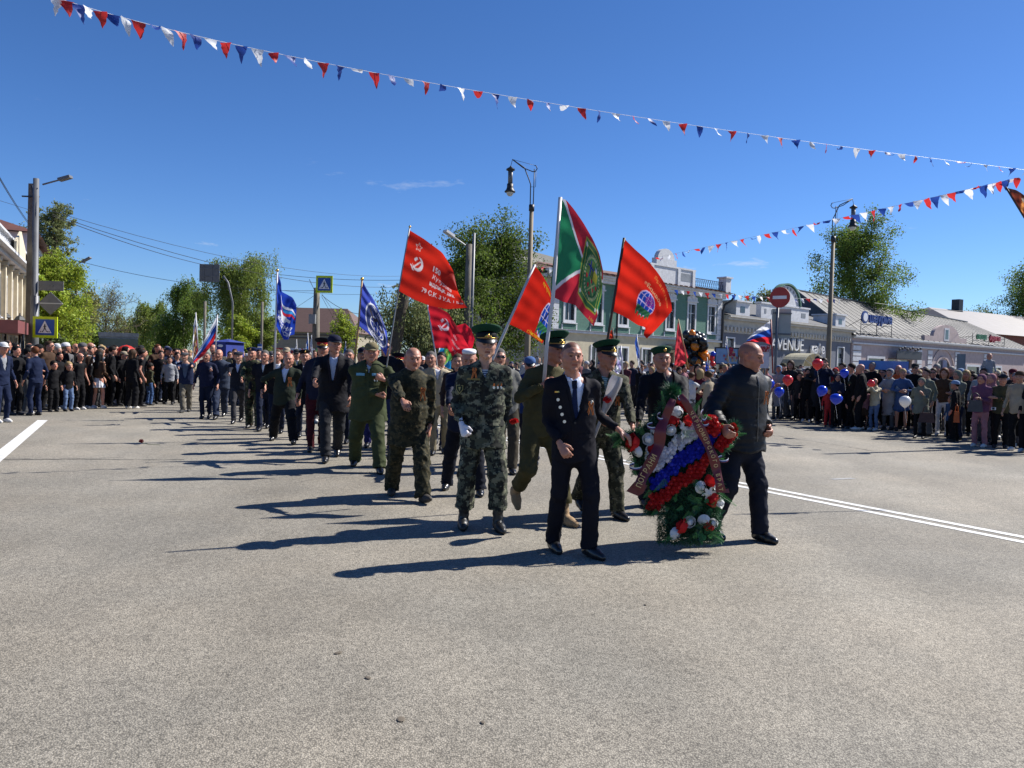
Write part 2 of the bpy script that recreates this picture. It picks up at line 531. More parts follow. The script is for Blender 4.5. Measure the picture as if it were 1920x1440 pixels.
def head(F, M, s, fine, fat=1.0, age=0.0):
 R3 = np.array(M.to_3x3()); c = np.array(M.translation)
 T = lambda x, y, z: c + R3 @ (A(x * fat if abs(x) > 0.05 else x, y, z) * s)
 Rm = R3
 D = lambda v: R3 @ A(*v)
 F.ell(T(0, 0.014, 0.036), (0.077 * s * (0.5 + fat / 2), 0.096 * s, 0.086 * s), 0.01, rot=Rm)
 F.cone(T(0, -0.025, 0.022), T(0, -0.040, -0.045), 0.064 * s, 0.052 * s, 0.02)
 F.cone(T(0, -0.040, -0.05), T(0, -0.060, -0.088), 0.046 * s * fat, 0.028 * s * fat, 0.02)
 for x in (-1, 1):
  F.cone(T(x * 0.055, 0.0, -0.02), T(x * 0.048, -0.005, -0.062), 0.024 * s, 0.024 * s * fat, 0.03)       # jaw corner
  F.cone(T(x * 0.03, -0.052, -0.022), T(x * 0.05, -0.035, -0.012), 0.032 * s, 0.028 * s, 0.02)           # cheek
  if fine:
   F.cone(T(x * 0.014, -0.086, 0.032), T(x * 0.046, -0.070, 0.034), 0.0135 * s, 0.011 * s, 0.012)    # brow
   F.ell(T(x * 0.031, -0.094, 0.011), (0.019 * s, 0.012 * s, 0.011 * s), mode='sub', rot=Rm)
   F.ell(T(x * 0.031, -0.0755, 0.011), (0.0145 * s, 0.0135 * s, 0.0125 * s), 0.003, rot=Rm)
  F.cone(T(x * 0.079, 0.012, 0.016), T(x * 0.076, 0.008, -0.018), 0.021 * s, 0.013 * s, 0.004, flat=(D((1, 0.35, 0)), 0.42))
 F.cone(T(0, -0.086, 0.024), T(0, -0.106, -0.020), 0.009 * s, 0.0135 * s, 0.012)
 if fine:
  for x in (-1, 1): F.ell(T(x * 0.0125, -0.094, -0.024), (0.010 * s, 0.010 * s, 0.008 * s), 0.006, rot=Rm)
  F.cone(T(-0.020, -0.080, -0.048), T(0.020, -0.080, -0.048), 0.0085 * s, None, 0.008)
  F.cone(T(-0.017, -0.079, -0.061), T(0.017, -0.079, -0.061), 0.0095 * s, None, 0.008)
  F.cone(T(-0.022, -0.0935, -0.0545), T(0.022, -0.0935, -0.0545), 0.0032 * s, None, mode='sub')
  F.ell(T(0, -0.082, -0.092), (0.018 * s, 0.014 * s, 0.014 * s), 0.012, rot=Rm)

def paint_skin(V, M, s, fine, buzz=None, brow=(0.10, 0.06, 0.04), lips=(0.62, 0.40, 0.36), gloves=None, stubble=0.0, wr=()):
 R3 = np.array(M.to_3x3()); c = np.array(M.translation)
 L = ((V - c) @ R3) / s
 x, y, z = L[:, 0], L[:, 1], L[:, 2]
 col = np.ones((len(V), 3))
 hd = (z > -0.13) & (z < 0.14) & (np.abs(x) < 0.12) & (np.abs(y) < 0.15)
 fr = hd & (y < -0.05)
 # cooler/redder zones of real skin: nose, cheeks, ears, lower face
 f = np.exp(-((np.abs(x) - 0.045) ** 2 + (z + 0.022) ** 2) / 0.0006) * fr + np.exp(-(x ** 2 + (z + 0.02) ** 2) / 0.0004) * fr
 col *= 1 - f[:, None] * np.array([0.02, 0.16, 0.18])
 ear = hd & (np.abs(x) > 0.074) & (y > -0.03) & (z > -0.04) & (z < 0.04)
 col[ear] *= (0.95, 0.80, 0.78)
 if stubble:
  b = hd & (z < -0.035) & (y < 0.0); col[b] *= 1 - stubble
 if fine:
  e = fr & (((np.abs(x) - 0.031) / 0.0165) ** 2 + ((z - 0.011) / 0.0062) ** 2 < 1)
  col[e] = (0.62, 0.50, 0.46)
  e2 = fr & (((np.abs(x) - 0.031) / 0.0065) ** 2 + ((z - 0.011) / 0.007) ** 2 < 1)
  col[e2] = (0.10, 0.08, 0.07)
  ul = fr & (np.abs(z - 0.018) < 0.0032) & (np.abs(np.abs(x) - 0.031) < 0.017)
  col[ul] *= 0.6
  eb = fr & (np.abs(z - 0.034 + (np.abs(x) - 0.03) ** 2 * 8) < 0.0055) & (np.abs(x) > 0.013) & (np.abs(x) < 0.05)
  col[eb] = col[eb] * 0.45 + np.array(brow) * 1.2
  lp = fr & (np.abs(z + 0.0545) < 0.0095) & (np.abs(x) < 0.023)
  col[lp] = np.array(lips) * 1.15
  ml = fr & (np.abs(z + 0.0545) < 0.002) & (np.abs(x) < 0.023); col[ml] = (0.38, 0.20, 0.18)
  nf = fr & (np.abs(np.abs(x) - (0.022 + np.clip(-0.022 - z, 0, 1) * 0.45)) < 0.003) & (z < -0.022) & (z > -0.055); col[nf] *= 0.78
 else:
  eb = fr & (z > 0.005) & (z < 0.036) & (np.abs(np.abs(x) - 0.031) < 0.018); col[eb] *= 0.45
  lp = fr & (np.abs(z + 0.0545) < 0.009) & (np.abs(x) < 0.022); col[lp] *= (0.7, 0.45, 0.45)
 if buzz is not None:
  hz = hd & ((z > 0.075 - 0.6 * np.clip(y + 0.06, 0, 0.3) - 8 * 0 * x) | ((y > 0.035) & (z > -0.06))) & ~ear & (z > -0.06)
  hz &= ~((y < -0.062) & (z < 0.082))
  a = buzz[3] if len(buzz) > 3 else 0.8
  col[hz] = col[hz] * (1 - a) + np.array(buzz[:3]) * 1.6 * a
 if gloves is not None:
  for w in wr:
   g = np.linalg.norm(V - w, axis=1) < 0.2
   col[g] = gloves
 return col

DEF = dict(H=1.76, w=1.0, belly=0.0, lean=0.03, yaw=0.0, pitch=0.0, headyaw=0.0, headpitch=0.0, feet=None, hands=(None, None), top='jacket', bottom='trousers',
   hem=None, bag=1.0, res=0.0112, fine=True, curl=(0.5, 0.5), elbow=(None, None), palm=(None, None), collar=True, boots=False, buzz=None, gloves=None,
   fat=1.0, stubble=0.0, shoulder=(0, 0), sleeve=1.0, puff=0, hood=False, fold=1.0, bust=0.0, barelegs=False)

def crumple(V, F, foci, amp, seed):
 """irregular creases: ridged waves, strongest near elbows, knees, waist and ankles"""
 r = np.random.RandomState(seed + 11)
 a, b, c = V[F[:, 0]], V[F[:, 1]], V[F[:, 2]]
 fn = np.cross(b - a, c - a)
 N = np.zeros_like(V)
 for j in range(4): np.add.at(N, F[:, j], fn)
 N /= np.maximum(np.linalg.norm(N, axis=1), 1e-12)[:, None]
 w = np.full(len(V), 0.35)
 for f, rad, g in foci: w += g * np.exp(-((V - f) ** 2).sum(1) / rad ** 2)
 w = np.minimum(w, 1.5)
 d = np.zeros(len(V))
 for L, am in ((0.21, 1.0), (0.12, 0.7), (0.07, 0.42), (0.045, 0.22)):
  for _ in range(2):
   k = r.normal(size=3) * np.array([0.8, 0.8, 1.3]); k *= 6.283 / L / np.linalg.norm(k)
   m = r.normal(size=3) * 6.283 / (L * 2.2) / 1.7
   ph = V @ k + 1.9 * np.sin(V @ m + r.uniform(0, 6)) + r.uniform(0, 6)
   d += am * (1 - 2.2 * np.abs(np.sin(ph * 0.5)) ** 0.8) * 0.5
 return V + N * (d * w * amp)[:, None]

def figure(sp, seed=0):
 """returns {part: (V, F, colours or None)} and joint info in the person's own frame (feet at z=0, facing -Y)"""
 p = dict(DEF); p.update(sp)
 s = p['H'] / 1.75
 s_head = s * p.get('hs', 1.05)
 fine = p['fine']; res = p['res']
 w = p['w'] * (1.10 if fine else 1.05); aw = 1 + (w - 1) * 0.6
 p['bag'] *= 1.10 if fine else 1.04; p['armw'] = p.get('armw', 1) * aw
 feet = p['feet'] or ((-0.11, 0.0, 0.0), (0.11, 0.0, 0.0))
 feet = [(tuple(f) + (0, 0, 0, 0))[:5] for f in feet]      # x,y,lift,pitch,turn
 l1, l2, ah = 0.43 * s, 0.42 * s, 0.085 * s
 ank = []
 for f in feet:
  pit = f[3]; tr = f[4]
  fd = rotz(A(0, -1, 0), tr)
  # heel raised by pitch: the ankle rises and moves forward over the toe
  a = A(f[0], f[1], ah + f[2]) + A(0, 0, 1) * 0.17 * s * math.sin(pit) * (pit > 0) + fd * 0.17 * s * (1 - math.cos(pit)) * (pit > 0)
  ank.append(a)
 hx = 0.088 * s
 cx = (feet[0][0] + feet[1][0]) / 2; cy = (feet[0][1] + feet[1][1]) / 2
 hz = 2.0
 for sd, a in zip((-1, 1), ank):
  dd = math.hypot(cx + sd * hx - a[0], cy - a[1])
  hz = min(hz, a[2] + math.sqrt(max(((l1 + l2) * 0.992) ** 2 - dd * dd, 0.1)))
 hz = min(hz, 0.925 * s)
 hip = A(cx, cy, hz)
 ln = A(0, -p['lean'], 0) + A(p.get('side', 0.0), 0, 0)
 def spn(h): return hip + (A(0, 0, 1) + ln * min(1, h / 0.5)) * h * s
 sy_ = p.get('tw', 0.0)      # shoulder twist
 sh = []
 for i, sd in enumerate((-1, 1)):
  o = rotz(A(sd * 0.166 * s * w, 0.0, 0), sy_)
  sh.append(spn(0.472) + o + A(0, 0, p['shoulder'][i]))
 hd = spn(0.705) + A(0, -0.03 * s, 0) + A(*p.get('headoff', (0, 0, 0)))
 M = headframe(hd, p['headyaw'], p['headpitch'], p.get('headroll', 0.0))
 wr, el, fd_ = [], [], []
 for i, sd in enumerate((-1, 1)):
  t = p['hands'][i]
  t = A(*t) if t is not None else A(cx + sd * 0.265 * s * w + 0, cy - 0.05, hz - 0.02 * s)
  h = p['elbow'][i]; h = A(*h) if h is not None else A(sd * 0.35, 1.0, -0.15)
  e, t = ik(sh[i], t, 0.29 * s, 0.255 * s, h)
  el.append(e); wr.append(t); fd_.append(nrm(t - e))
 kn, an2 = [], []
 for i, sd in enumerate((-1, 1)):
  k_, a_ = ik(hip + A(sd * hx, 0, 0), ank[i], l1, l2, rotz(A(sd * 0.12, -1, 0), feet[i][4] * 0.6))
  kn.append(k_); an2.append(a_)
 pts = np.array([*ank, *sh, *wr, *el, *kn, hd, hip])
 lo = pts.min(0) - 0.27; hi = pts.max(0) + 0.27
 lo[2] = -0.03; hi[2] = hd[2] + 0.16 * s
 out = {}
 rng = random.Random(seed)
 q = lambda: rng.uniform(0, 6)
 FA = p['fold'] * 0.0028
 flatY = rotz(A(0, 1, 0), sy_ * 0.5)
 bel = p['belly']; bu = p['bust']
 # ---------------- body: head, neck, hidden torso and limbs, hands, all one surface
 fr = (0.0064 if res < 0.0125 else 0.009) if fine else res
 F = Field(axis(lo[0], hi[0], res, (hd[0] - 0.1 * s, hd[0] + 0.1 * s, fr) if fine else None),
    axis(lo[1], hi[1], res, (hd[1] - 0.13 * s, hd[1] + 0.12 * s, fr) if fine else None),
    axis(lo[2], hi[2], res, (hd[2] - 0.13 * s, hd[2] + 0.13 * s, fr) if fine else None))
 head(F, M, s_head, fine, p['fat'])
 F.cone(spn(0.50), hd + np.array(M.to_3x3()) @ A(0, 0.02, -0.05) * s, 0.060 * s * p['fat'], 0.056 * s * p['fat'], 0.02)
 F.cone(spn(0.04), spn(0.44), 0.105 * s * w, 0.12 * s * w, 0.03, flat=(flatY, 0.6))
 for i, sd in enumerate((-1, 1)):
  F.cone(spn(0.46), sh[i], 0.04 * s, 0.034 * s, 0.03)
  th = 1.0 if p['sleeve'] < 0.9 else 0.62
  F.cone(sh[i], el[i], 0.047 * s * th, 0.040 * s * th, 0.02); F.cone(el[i], wr[i], 0.042 * s * th, 0.0255 * s * (1 if th > .9 else .9), 0.02)
  pn = p['palm'][i]
  pn = A(*pn) if pn is not None else A(-sd, 0.25, 0)
  hn = nrm(pn - fd_[i] * float(pn @ fd_[i]))
  hand(F, wr[i] + fd_[i] * 0.012, fd_[i] if not p.get('hdir', (None, None))[i] else A(*p['hdir'][i]), hn, s, p['curl'][i], fine and res < 0.013, 1 if sd < 0 else -1)
  lt = 1.3 if p['barelegs'] else 0.8
  F.cone(hip + A(sd * hx, 0, -0.02), kn[i], 0.062 * s * lt, 0.04 * s * lt, 0.03); F.cone(kn[i], an2[i], 0.040 * s * lt, 0.028 * s * lt, 0.02)
  if p['barelegs']: F.cone(kn[i] * 0.8 + an2[i] * 0.2 + A(0, 0.012, 0), kn[i] * 0.5 + an2[i] * 0.5 + A(0, 0.015, 0), 0.046 * s, 0.04 * s, 0.03)
 V, Fc = F.mesh()
 out['body'] = (V, Fc, paint_skin(V, M, s_head, fine, p['buzz'], gloves=p['gloves'], stubble=p['stubble'], wr=[wr[i] + fd_[i] * 0.08 for i in (0, 1)] if p['gloves'] is not None else (),
          brow=p.get('brow', (0.10, 0.06, 0.04))))
 gres = res * 1.28 if fine else res * 1.12
 zt = hd[2] - 0.06 * s
 # ---------------- trousers / skirt
 def grid(z0, z1):
  return Field(axis(lo[0], hi[0], gres), axis(lo[1], hi[1], gres), axis(z0, z1, gres))
 B = grid(0.0, hz + 0.2)
 bt = p['bottom']; bg_ = p['bag']
 if bt in ('trousers', 'shorts'):
  B.cone(spn(-0.05), spn(0.06), 0.142 * s * w, 0.132 * s * w, 0.04, flat=(flatY, 0.74 + bel), cut=True)
  for i, sd in enumerate((-1, 1)):
   h0 = hip + A(sd * hx * 1.02, 0.008, -0.01)
   k1 = kn[i]
   if bt == 'shorts':
    B.cone(h0, h0 * 0.1 + k1 * 0.9, 0.092 * s * w, 0.09 * s * bg_, 0.035, cut=True)
    continue
   B.cone(h0, k1, 0.091 * s * w, 0.068 * s * bg_, 0.035, wr=(FA * 0.8, 2.2, q()))
   e = an2[i] + nrm(an2[i] - k1) * (0.02 * s if not p['boots'] else -0.10 * s)
   B.cone(k1, e, 0.066 * s * bg_, 0.060 * s * bg_ * (1.0 if bg_ < 1.1 else 0.97), 0.02, wr=(FA * 1.1, 3.4, q()), cut=True)
   # cloth breaking over the shoe / bloused over the boot
   B.cone(e * 0.75 + k1 * 0.25, e, 0.058 * s * bg_, 0.064 * s * bg_, 0.02, wr=(FA * 1.3, 2.6, q()), cut=True)
 elif bt == 'skirt':
  hm = p.get('skirtlen', 0.5)
  B.cone(spn(0.06), hip + A(0, 0, -hm * s), 0.125 * s * w, 0.20 * s, 0.03, flat=(A(0, 1, 0), 0.8), wr=(0.004, 0.4, 1.0), cut=True)
  for a in range(14):      # pleats
   th = a / 14 * 6.283
   B.cone(hip + A(0.14 * math.cos(th), 0.11 * math.sin(th), 0) * s, hip + A(0.215 * math.cos(th), 0.17 * math.sin(th), -hm) * s, 0.004, 0.016 * s, 0.02, cut=True)
 out['bottom'] = B.mesh()
 ca = p['fold'] * 0.0105
 if out['bottom'] and bt != 'skirt':
  foci = [(kn[i], 0.14, 0.9) for i in (0, 1)] + [(an2[i], 0.13, 1.1) for i in (0, 1)] + [(hip, 0.15, 0.4)]
  out['bottom'] = (crumple(*out['bottom'], foci, ca, seed), out['bottom'][1])
 # ---------------- top
 T = grid((p['hem'] if p['hem'] is not None else hz - 0.12) - 0.05, hd[2] + (0.17 * s if p['hood'] else -0.045 * s))
 hem = p['hem'] if p['hem'] is not None else hz - 0.10 * s
 tp = p['top']
 th = {'tee': 0.90, 'shirt': 0.93, 'suit': 1.0, 'jacket': 1.04, 'camo': 1.05, 'puffer': 1.16, 'coat': 1.08}[tp]
 pf = p['puff']
 wrT = (0.0065, pf, 0.3) if pf else (FA, 2.6, q())
 wrA = (0.0065, pf * 0.65, 0.4) if pf else (FA * 1.15, 3.0, q())
 T.cone(spn(-0.16), spn(0.2), 0.172 * s * w * th, 0.160 * s * w * th, 0.04, flat=(flatY, 0.70 + bel), wr=wrT)
 T.cone(spn(0.16), spn(0.40), 0.158 * s * w * th, 0.165 * s * w * th, 0.05, flat=(flatY, 0.68 + bel * 0.3), wr=(FA * 0.6, 2, q()) if not pf else wrT)
 if bel > 0.02: T.ell(spn(0.10) + A(0, -0.06 - bel * 0.25, 0), (0.13 * s * w, 0.10 * s, 0.15 * s), 0.06)
 if bu > 0:
  for sd in (-1, 1): T.ell(spn(0.33) + A(sd * 0.07 * s, -0.085 * s, 0), (0.06 * s, 0.05 * s, 0.055 * s), 0.04)
 if hem < hz - 0.17 * s:
  T.cone(spn(-0.1), A(hip[0], hip[1], hem - 0.03), 0.175 * s * w * th, 0.205 * s * w * p.get('flare', 1.0), 0.04, flat=(A(0, 1, 0), 0.78), wr=(0.005, 1.2, q()))
 for i, sd in enumerate((-1, 1)):
  T.cone(spn(0.505) + A(sd * 0.03 * s, 0.01, 0.01), sh[i] + A(-sd * 0.005, 0, 0.0), 0.058 * s * th, 0.056 * s * th, 0.03)
  T.cone(sh[i], el[i], 0.060 * s * th * aw, 0.051 * s * th * p.get('armw', 1), 0.035, wr=wrA)
  if p['sleeve'] > 0.9:
   wend = el[i] + (wr[i] - el[i]) * 0.96
   T.cone(el[i], wend, 0.051 * s * th * p.get('armw', 1), 0.041 * s * th * p.get('armw', 1), 0.015, wr=wrA, cut=True)
  elif p['sleeve'] < 0.4:
   pass
 if p['sleeve'] < 0.5:
  for i in (0, 1):       # short sleeve: cut the arm below mid upper arm
   c_ = sh[i] * 0.45 + el[i] * 0.55; n_ = nrm(el[i] - sh[i])
   T.cone(c_ + n_ * 0.09, el[i] + n_ * 0.08, 0.085, 0.085, mode='sub', cuta=False)
 nb = spn(0.535) + A(0, -0.005, 0)
 if p['collar'] and tp != 'tee':
  hgt = {'suit': 0.012, 'shirt': 0.014, 'jacket': 0.022, 'camo': 0.016, 'puffer': 0.034, 'coat': 0.020}[tp]
  T.ring(nb + A(0, 0.004, 0.012 + hgt * 0.5), 0.069 * s * (0.5 + p['fat'] / 2), hgt, 0.010 * (1.7 if tp == 'puffer' else 1), k=0.02, sy=1.08, tilt=0.45)
 if p['hood']:
  R3 = np.array(M.to_3x3())
  T.ell(hd + R3 @ A(0, 0.02, 0.028) * s, (0.108 * s, 0.122 * s, 0.118 * s), 0.03, rot=R3)
  T.cone(hd + R3 @ A(0, 0.03, -0.06) * s, spn(0.5), 0.085 * s, 0.08 * s, 0.03)
  T.ell(hd + R3 @ A(0, -0.115, -0.01) * s, (0.070 * s, 0.085 * s, 0.095 * s), mode='sub', rot=R3)
 elif p.get('hooddown'):
  T.ell(nb + A(0, 0.075, -0.01) * s, (0.10 * s, 0.065 * s, 0.07 * s), 0.03)
 vn = p.get('vneck')
 if vn:
  z0, z1, wd = spn(vn[0])[2], spn(0.56)[2], vn[1]
  cx_, cy_ = spn(0.3)[0], spn(0.45)[1]
  off = p.get('voff', 0.0)
  T.clip(lambda X, Y, Z: -np.maximum(np.abs(X - cx_ - off * (Z - z0)) - wd * np.clip((Z - z0) / (z1 - z0), -1, 1.2), Y - cy_ - 0.02))
 if p.get('open'):       # open front showing what is worn underneath
  wd = p['open']; cx_, cy_ = spn(0.2)[0], spn(0.3)[1]
  T.clip(lambda X, Y, Z: -np.maximum(np.abs(X - cx_) - wd, Y - cy_))
 ho = hz - 0.10 * s
 T.clip(lambda X, Y, Z: (hem - Z) + 0 * X + 0 * Y + 0.012 * np.sin(X * 22))
 # arms below the hem must survive: hem clip applies to the trunk only when hands hang lower
 low = [i for i in (0, 1) if wr[i][2] < hem + 0.07 and p['sleeve'] > 0.9]
 for i in low:
  wend = el[i] + (wr[i] - el[i]) * 0.96
  T.cone(el[i] + (wend - el[i]) * 0.25, wend, 0.052 * s * th, 0.044 * s * th, 0.01, cut=True)
 out['top'] = T.mesh()
 foci = [(el[i], 0.12, 1.0) for i in (0, 1)] + [(wr[i], 0.10, 0.8) for i in (0, 1)] + [(spn(0.1), 0.2, 0.5)] + [(sh[i], 0.10, 0.3) for i in (0, 1)]
 out['top'] = (crumple(*out['top'], foci, ca * (0.8 if pf else 1.0), seed + 5), out['top'][1])
 if vn or p.get('open') or p.get('under'):
  U = grid(hz - 0.05 if not p.get('open') else hz - 0.1, hd[2] - 0.05 * s)
  U.cone(spn(-0.02), spn(0.2), 0.138 * s * w, 0.136 * s * w, 0.04, flat=(flatY, 0.68 + bel), wr=(0.003, 2, q()))
  U.cone(spn(0.16), spn(0.42), 0.134 * s * w, 0.124 * s * w, 0.03, flat=(flatY, 0.67 + bel * .3), wr=(0.003, 2, q()))
  if bel > 0.02: U.ell(spn(0.10) + A(0, -0.05 - bel * 0.25, 0), (0.12 * s * w, 0.09 * s, 0.14 * s), 0.06)
  for i, sd in enumerate((-1, 1)): U.cone(spn(0.48), sh[i] + A(-sd * 0.05, 0, -0.02), 0.042 * s, 0.03 * s, 0.03)
  if not p.get('nocollar'):
   U.ring(nb + A(0, 0.0, 0.022), 0.066 * s * (0.5 + p['fat'] / 2), 0.014, 0.0075, k=0.012, sy=1.08, tilt=0.5)
  if not p.get('tshirtneck'):
   cz = nb[2]; cx_ = nb[0]; cy_ = nb[1]
   U.clip(lambda X, Y, Z: -np.maximum(np.maximum(np.abs(X - cx_) - (Z - cz + 0.02) * 0.6, Y - cy_ + 0.03), 0.0 * Z - 1))
  out['under'] = U.mesh()
 # ---------------- shoes
 for i, sd in enumerate((-1, 1)):
  f = feet[i]
  a = an2[i]
  Sf = Field(axis(a[0] - 0.3, a[0] + 0.3, min(max(res, 0.013), 0.018)), axis(a[1] - 0.32, a[1] + 0.3, min(max(res, 0.013), 0.018)), axis(a[2] - 0.26, a[2] + 0.22, min(max(res, 0.013), 0.018)))
  fwd = rotz(A(0, -1, 0), f[4])
  pit = f[3]
  up = nrm(A(0, 0, 1) * math.cos(pit) + fwd * math.sin(pit))
  dr = nrm(fwd * math.cos(pit) - A(0, 0, 1) * math.sin(pit))
  sc = s * p.get('shoe', 1.0)
  heel = a - up * 0.045 * sc - dr * 0.045 * sc
  toe = heel + dr * 0.205 * sc - up * 0.004
  ball = heel + dr * 0.13 * sc
  sole = a - up * (ah - 0.002)
  pl = (sole, -up)
  Sf.cone(heel, ball, 0.036 * sc, 0.043 * sc, 0.02, plane=pl); Sf.cone(ball, toe - up * 0.008, 0.044 * sc, 0.032 * sc, 0.02, plane=pl)
  Sf.cone(a - up * 0.02 + dr * 0.01, ball - up * 0.01, 0.044 * sc, 0.035 * sc, 0.03, plane=pl)
  Sf.cone(a - up * 0.03, a + (nrm(kn[i] - a)) * (0.19 * s if p['boots'] else 0.03), 0.045 * sc, 0.050 * sc if p['boots'] else 0.040 * sc, 0.02, wr=(0.004, 4, 1) if p['boots'] else None, cut=True)
  out['shoe%d' % i] = Sf.mesh()
 s = p['H'] / 1.75
 info = dict(M=M, s=s_head, hip=hip, hd=hd, sh=sh, wr=wr, el=el, kn=kn, an=an2, spn=spn, fd=fd_)
 return out, info

HAIR = {}
def hair_mesh(kind, res=0.008, M=None):
 """hair in head coordinates"""
 k = (kind, res)
 if k in HAIR: return HAIR[k]
 F = Field(axis(-0.17, 0.17, res), axis(-0.2, 0.24, res), axis(-0.46 if kind == 'long' else -0.17, 0.17, res))
 th = {'short': 0.010, 'crop': 0.0045}.get(kind, 0.018)
 F.ell((0, 0.02, 0.043), (0.077 + th, 0.096 + th, 0.086 + th), 0.02)
 if kind == 'bun': F.ell((0, 0.125, 0.05), (0.045, 0.04, 0.045), 0.02)
 if kind in ('bob', 'long'):
  for x in (-1, 1): F.cone((x * 0.075, 0.01, 0.02), (x * 0.082, 0.02, -0.10), 0.03, 0.028, 0.03)
  F.cone((0, 0.07, 0.02), (0, 0.07, -0.10), 0.07, 0.07, 0.03)
 if kind == 'long': F.cone((0, 0.085, -0.05), (0, 0.13, -0.33), 0.085, 0.06, 0.03, flat=((0, 1, 0), 0.55), wr=(0.006, 1.5, 2))
 F.ell((0, -0.140, -0.030), (0.085, 0.115, 0.122), mode='sub')
 if kind in ('short', 'crop', 'bun'):
  F.ell((0, -0.03, -0.11), (0.2, 0.12, 0.115), mode='sub'); F.ell((0, 0.10, -0.16), (0.2, 0.12, 0.10), mode='sub')
 V, Fc = F.mesh()
 n_ = np.sin(V[:, 0] * 190 + 3 * np.sin(V[:, 2] * 60)) * np.sin(V[:, 1] * 170 + 2 * np.sin(V[:, 0] * 80)) * 0.0022
 dv = V / np.linalg.norm(V, axis=1)[:, None]
 HAIR[k] = npmesh('hair', V + dv * n_[:, None], Fc, M_BLK)
 return HAIR[k]
# ------------------------------------------------------------------ materials for people
SKIN = {}
def skin(tone=1.0, red=0.0):
 k = (round(tone, 2), round(red, 2))
 if k not in SKIN:
  m, n, l, b = _nt('skin')
  b.inputs['Roughness'].default_value = 0.5; b.inputs['Specular IOR Level'].default_value = 0.35
  b.inputs['Subsurface Weight'].default_value = 0.08; b.inputs['Subsurface Radius'].default_value = (0.02, 0.008, 0.005)
  at = n.new('ShaderNodeAttribute'); at.attribute_name = 'Col'
  mm = n.new('ShaderNodeMixRGB'); mm.blend_type = 'MULTIPLY'; mm.inputs['Fac'].default_value = 1
  mm.inputs['Color2'].default_value = (0.46 * tone, 0.255 * tone * (1 - red * 0.45), 0.175 * tone * (1 - red * 0.5), 1)
  tcn = n.new('ShaderNodeTexCoord'); nz_ = n.new('ShaderNodeTexNoise'); nz_.inputs['Scale'].default_value = 28; nz_.inputs['Detail'].default_value = 4
  mr_ = n.new('ShaderNodeMapRange'); mr_.inputs['To Min'].default_value = 0.82; mr_.inputs['To Max'].default_value = 1.16
  vm = n.new('ShaderNodeVectorMath'); vm.operation = 'SCALE'
  bp = n.new('ShaderNodeBump'); bp.inputs['Strength'].default_value = 0.25; bp.inputs['Distance'].default_value = 0.01
  l.new(tcn.outputs['Object'], nz_.inputs['Vector']); l.new(nz_.outputs['Fac'], mr_.inputs['Value']); l.new(nz_.outputs['Fac'], bp.inputs['Height'])
  l.new(at.outputs['Color'], mm.inputs['Color1']); l.new(mm.outputs[0], vm.inputs[0]); l.new(mr_.outputs[0], vm.inputs['Scale'])
  l.new(vm.outputs[0], b.inputs['Base Color']); l.new(bp.outputs[0], b.inputs['Normal'])
  SKIN[k] = m
 return SKIN[k]

CL = {}
def cloth(col, rough=0.85, name='fabric', var=0.18, bump=0.12, bs=260, sheen=0.0, spec=0.12):
 k = (tuple(round(c, 3) for c in col), rough, bump, sheen, name)
 if k not in CL:
  CL[k] = mat(name, col, rough, var, 6.0, bump, bs, spec=spec, sheen=sheen)
 return CL[k]

BLACK = (0.007, 0.007, 0.009); NAVY = (0.008, 0.012, 0.028); DGREY = (0.028, 0.030, 0.035); GREY = (0.09, 0.09, 0.10)
M_SUIT = cloth((0.0075, 0.0075, 0.012), 0.75)
M_BLACKSHOE = mat('black_leather', (0.010, 0.010, 0.011), 0.28, 0.2, 20, 0.15, 40, spec=0.6)
M_BOOT = mat('black_boot_leather', (0.012, 0.012, 0.013), 0.4, 0.2, 20, 0.3, 60, spec=0.5)
M_TAN = mat('tan_suede', (0.30, 0.20, 0.11), 0.9, 0.2, 20, 0.3, 90)
M_SOLE = mat('pale_rubber', (0.5, 0.5, 0.48), 0.7)
M_DIGI = camo('digital_camouflage', [(0.058, 0.066, 0.046), (0.015, 0.017, 0.014), (0.14, 0.145, 0.10), (0.010, 0.011, 0.012)], 11.0, (0.50, 0.56, 0.60), True)
M_FLORA = camo('dark_flora_camouflage', [(0.038, 0.034, 0.016), (0.015, 0.016, 0.008), (0.070, 0.056, 0.028), (0.010, 0.011, 0.008)], 16.0, (0.5, 0.60, 0.63), False, 5)
M_WOOD = camo('woodland_camouflage', [(0.032, 0.042, 0.018), (0.010, 0.012, 0.009), (0.12, 0.105, 0.06), (0.035, 0.022, 0.012)], 9.0, (0.50, 0.60, 0.58))
M_PIX2 = camo('pixel_camouflage', [(0.062, 0.062, 0.036), (0.022, 0.024, 0.014), (0.15, 0.135, 0.09), (0.014, 0.014, 0.010)], 14.0, (0.50, 0.6, 0.60), True)
M_OLIVE = cloth((0.042, 0.052, 0.023), 0.8, bump=0.1)
M_KHAKI = cloth((0.070, 0.062, 0.028), 0.8, bump=0.1)
M_WHITE = cloth((0.72, 0.73, 0.76), 0.7, bump=0.1)
M_SHIRT = cloth((0.58, 0.64, 0.80), 0.7, bump=0.1)
M_GOLD = mat('brass', (0.65, 0.43, 0.12), 0.32, 0.1, metal=1.0)
M_SILVER = mat('silver_metal', (0.62, 0.62, 0.62), 0.3, 0.1, metal=1.0)
M_ORANGE = mat('orange_ribbon', (0.75, 0.20, 0.03), 0.6)
M_BLK = mat('black_plastic', (0.012, 0.012, 0.014), 0.35)
M_GLASSES = mat('dark_lens', (0.01, 0.008, 0.008), 0.08, spec=0.8)
M_REDC = mat('red_enamel', (0.45, 0.02, 0.02), 0.4)
M_PALE = mat('pale_print', (0.62, 0.58, 0.48), 0.7)

def zig(pts, w):      # unused width helper kept tiny
 return pts

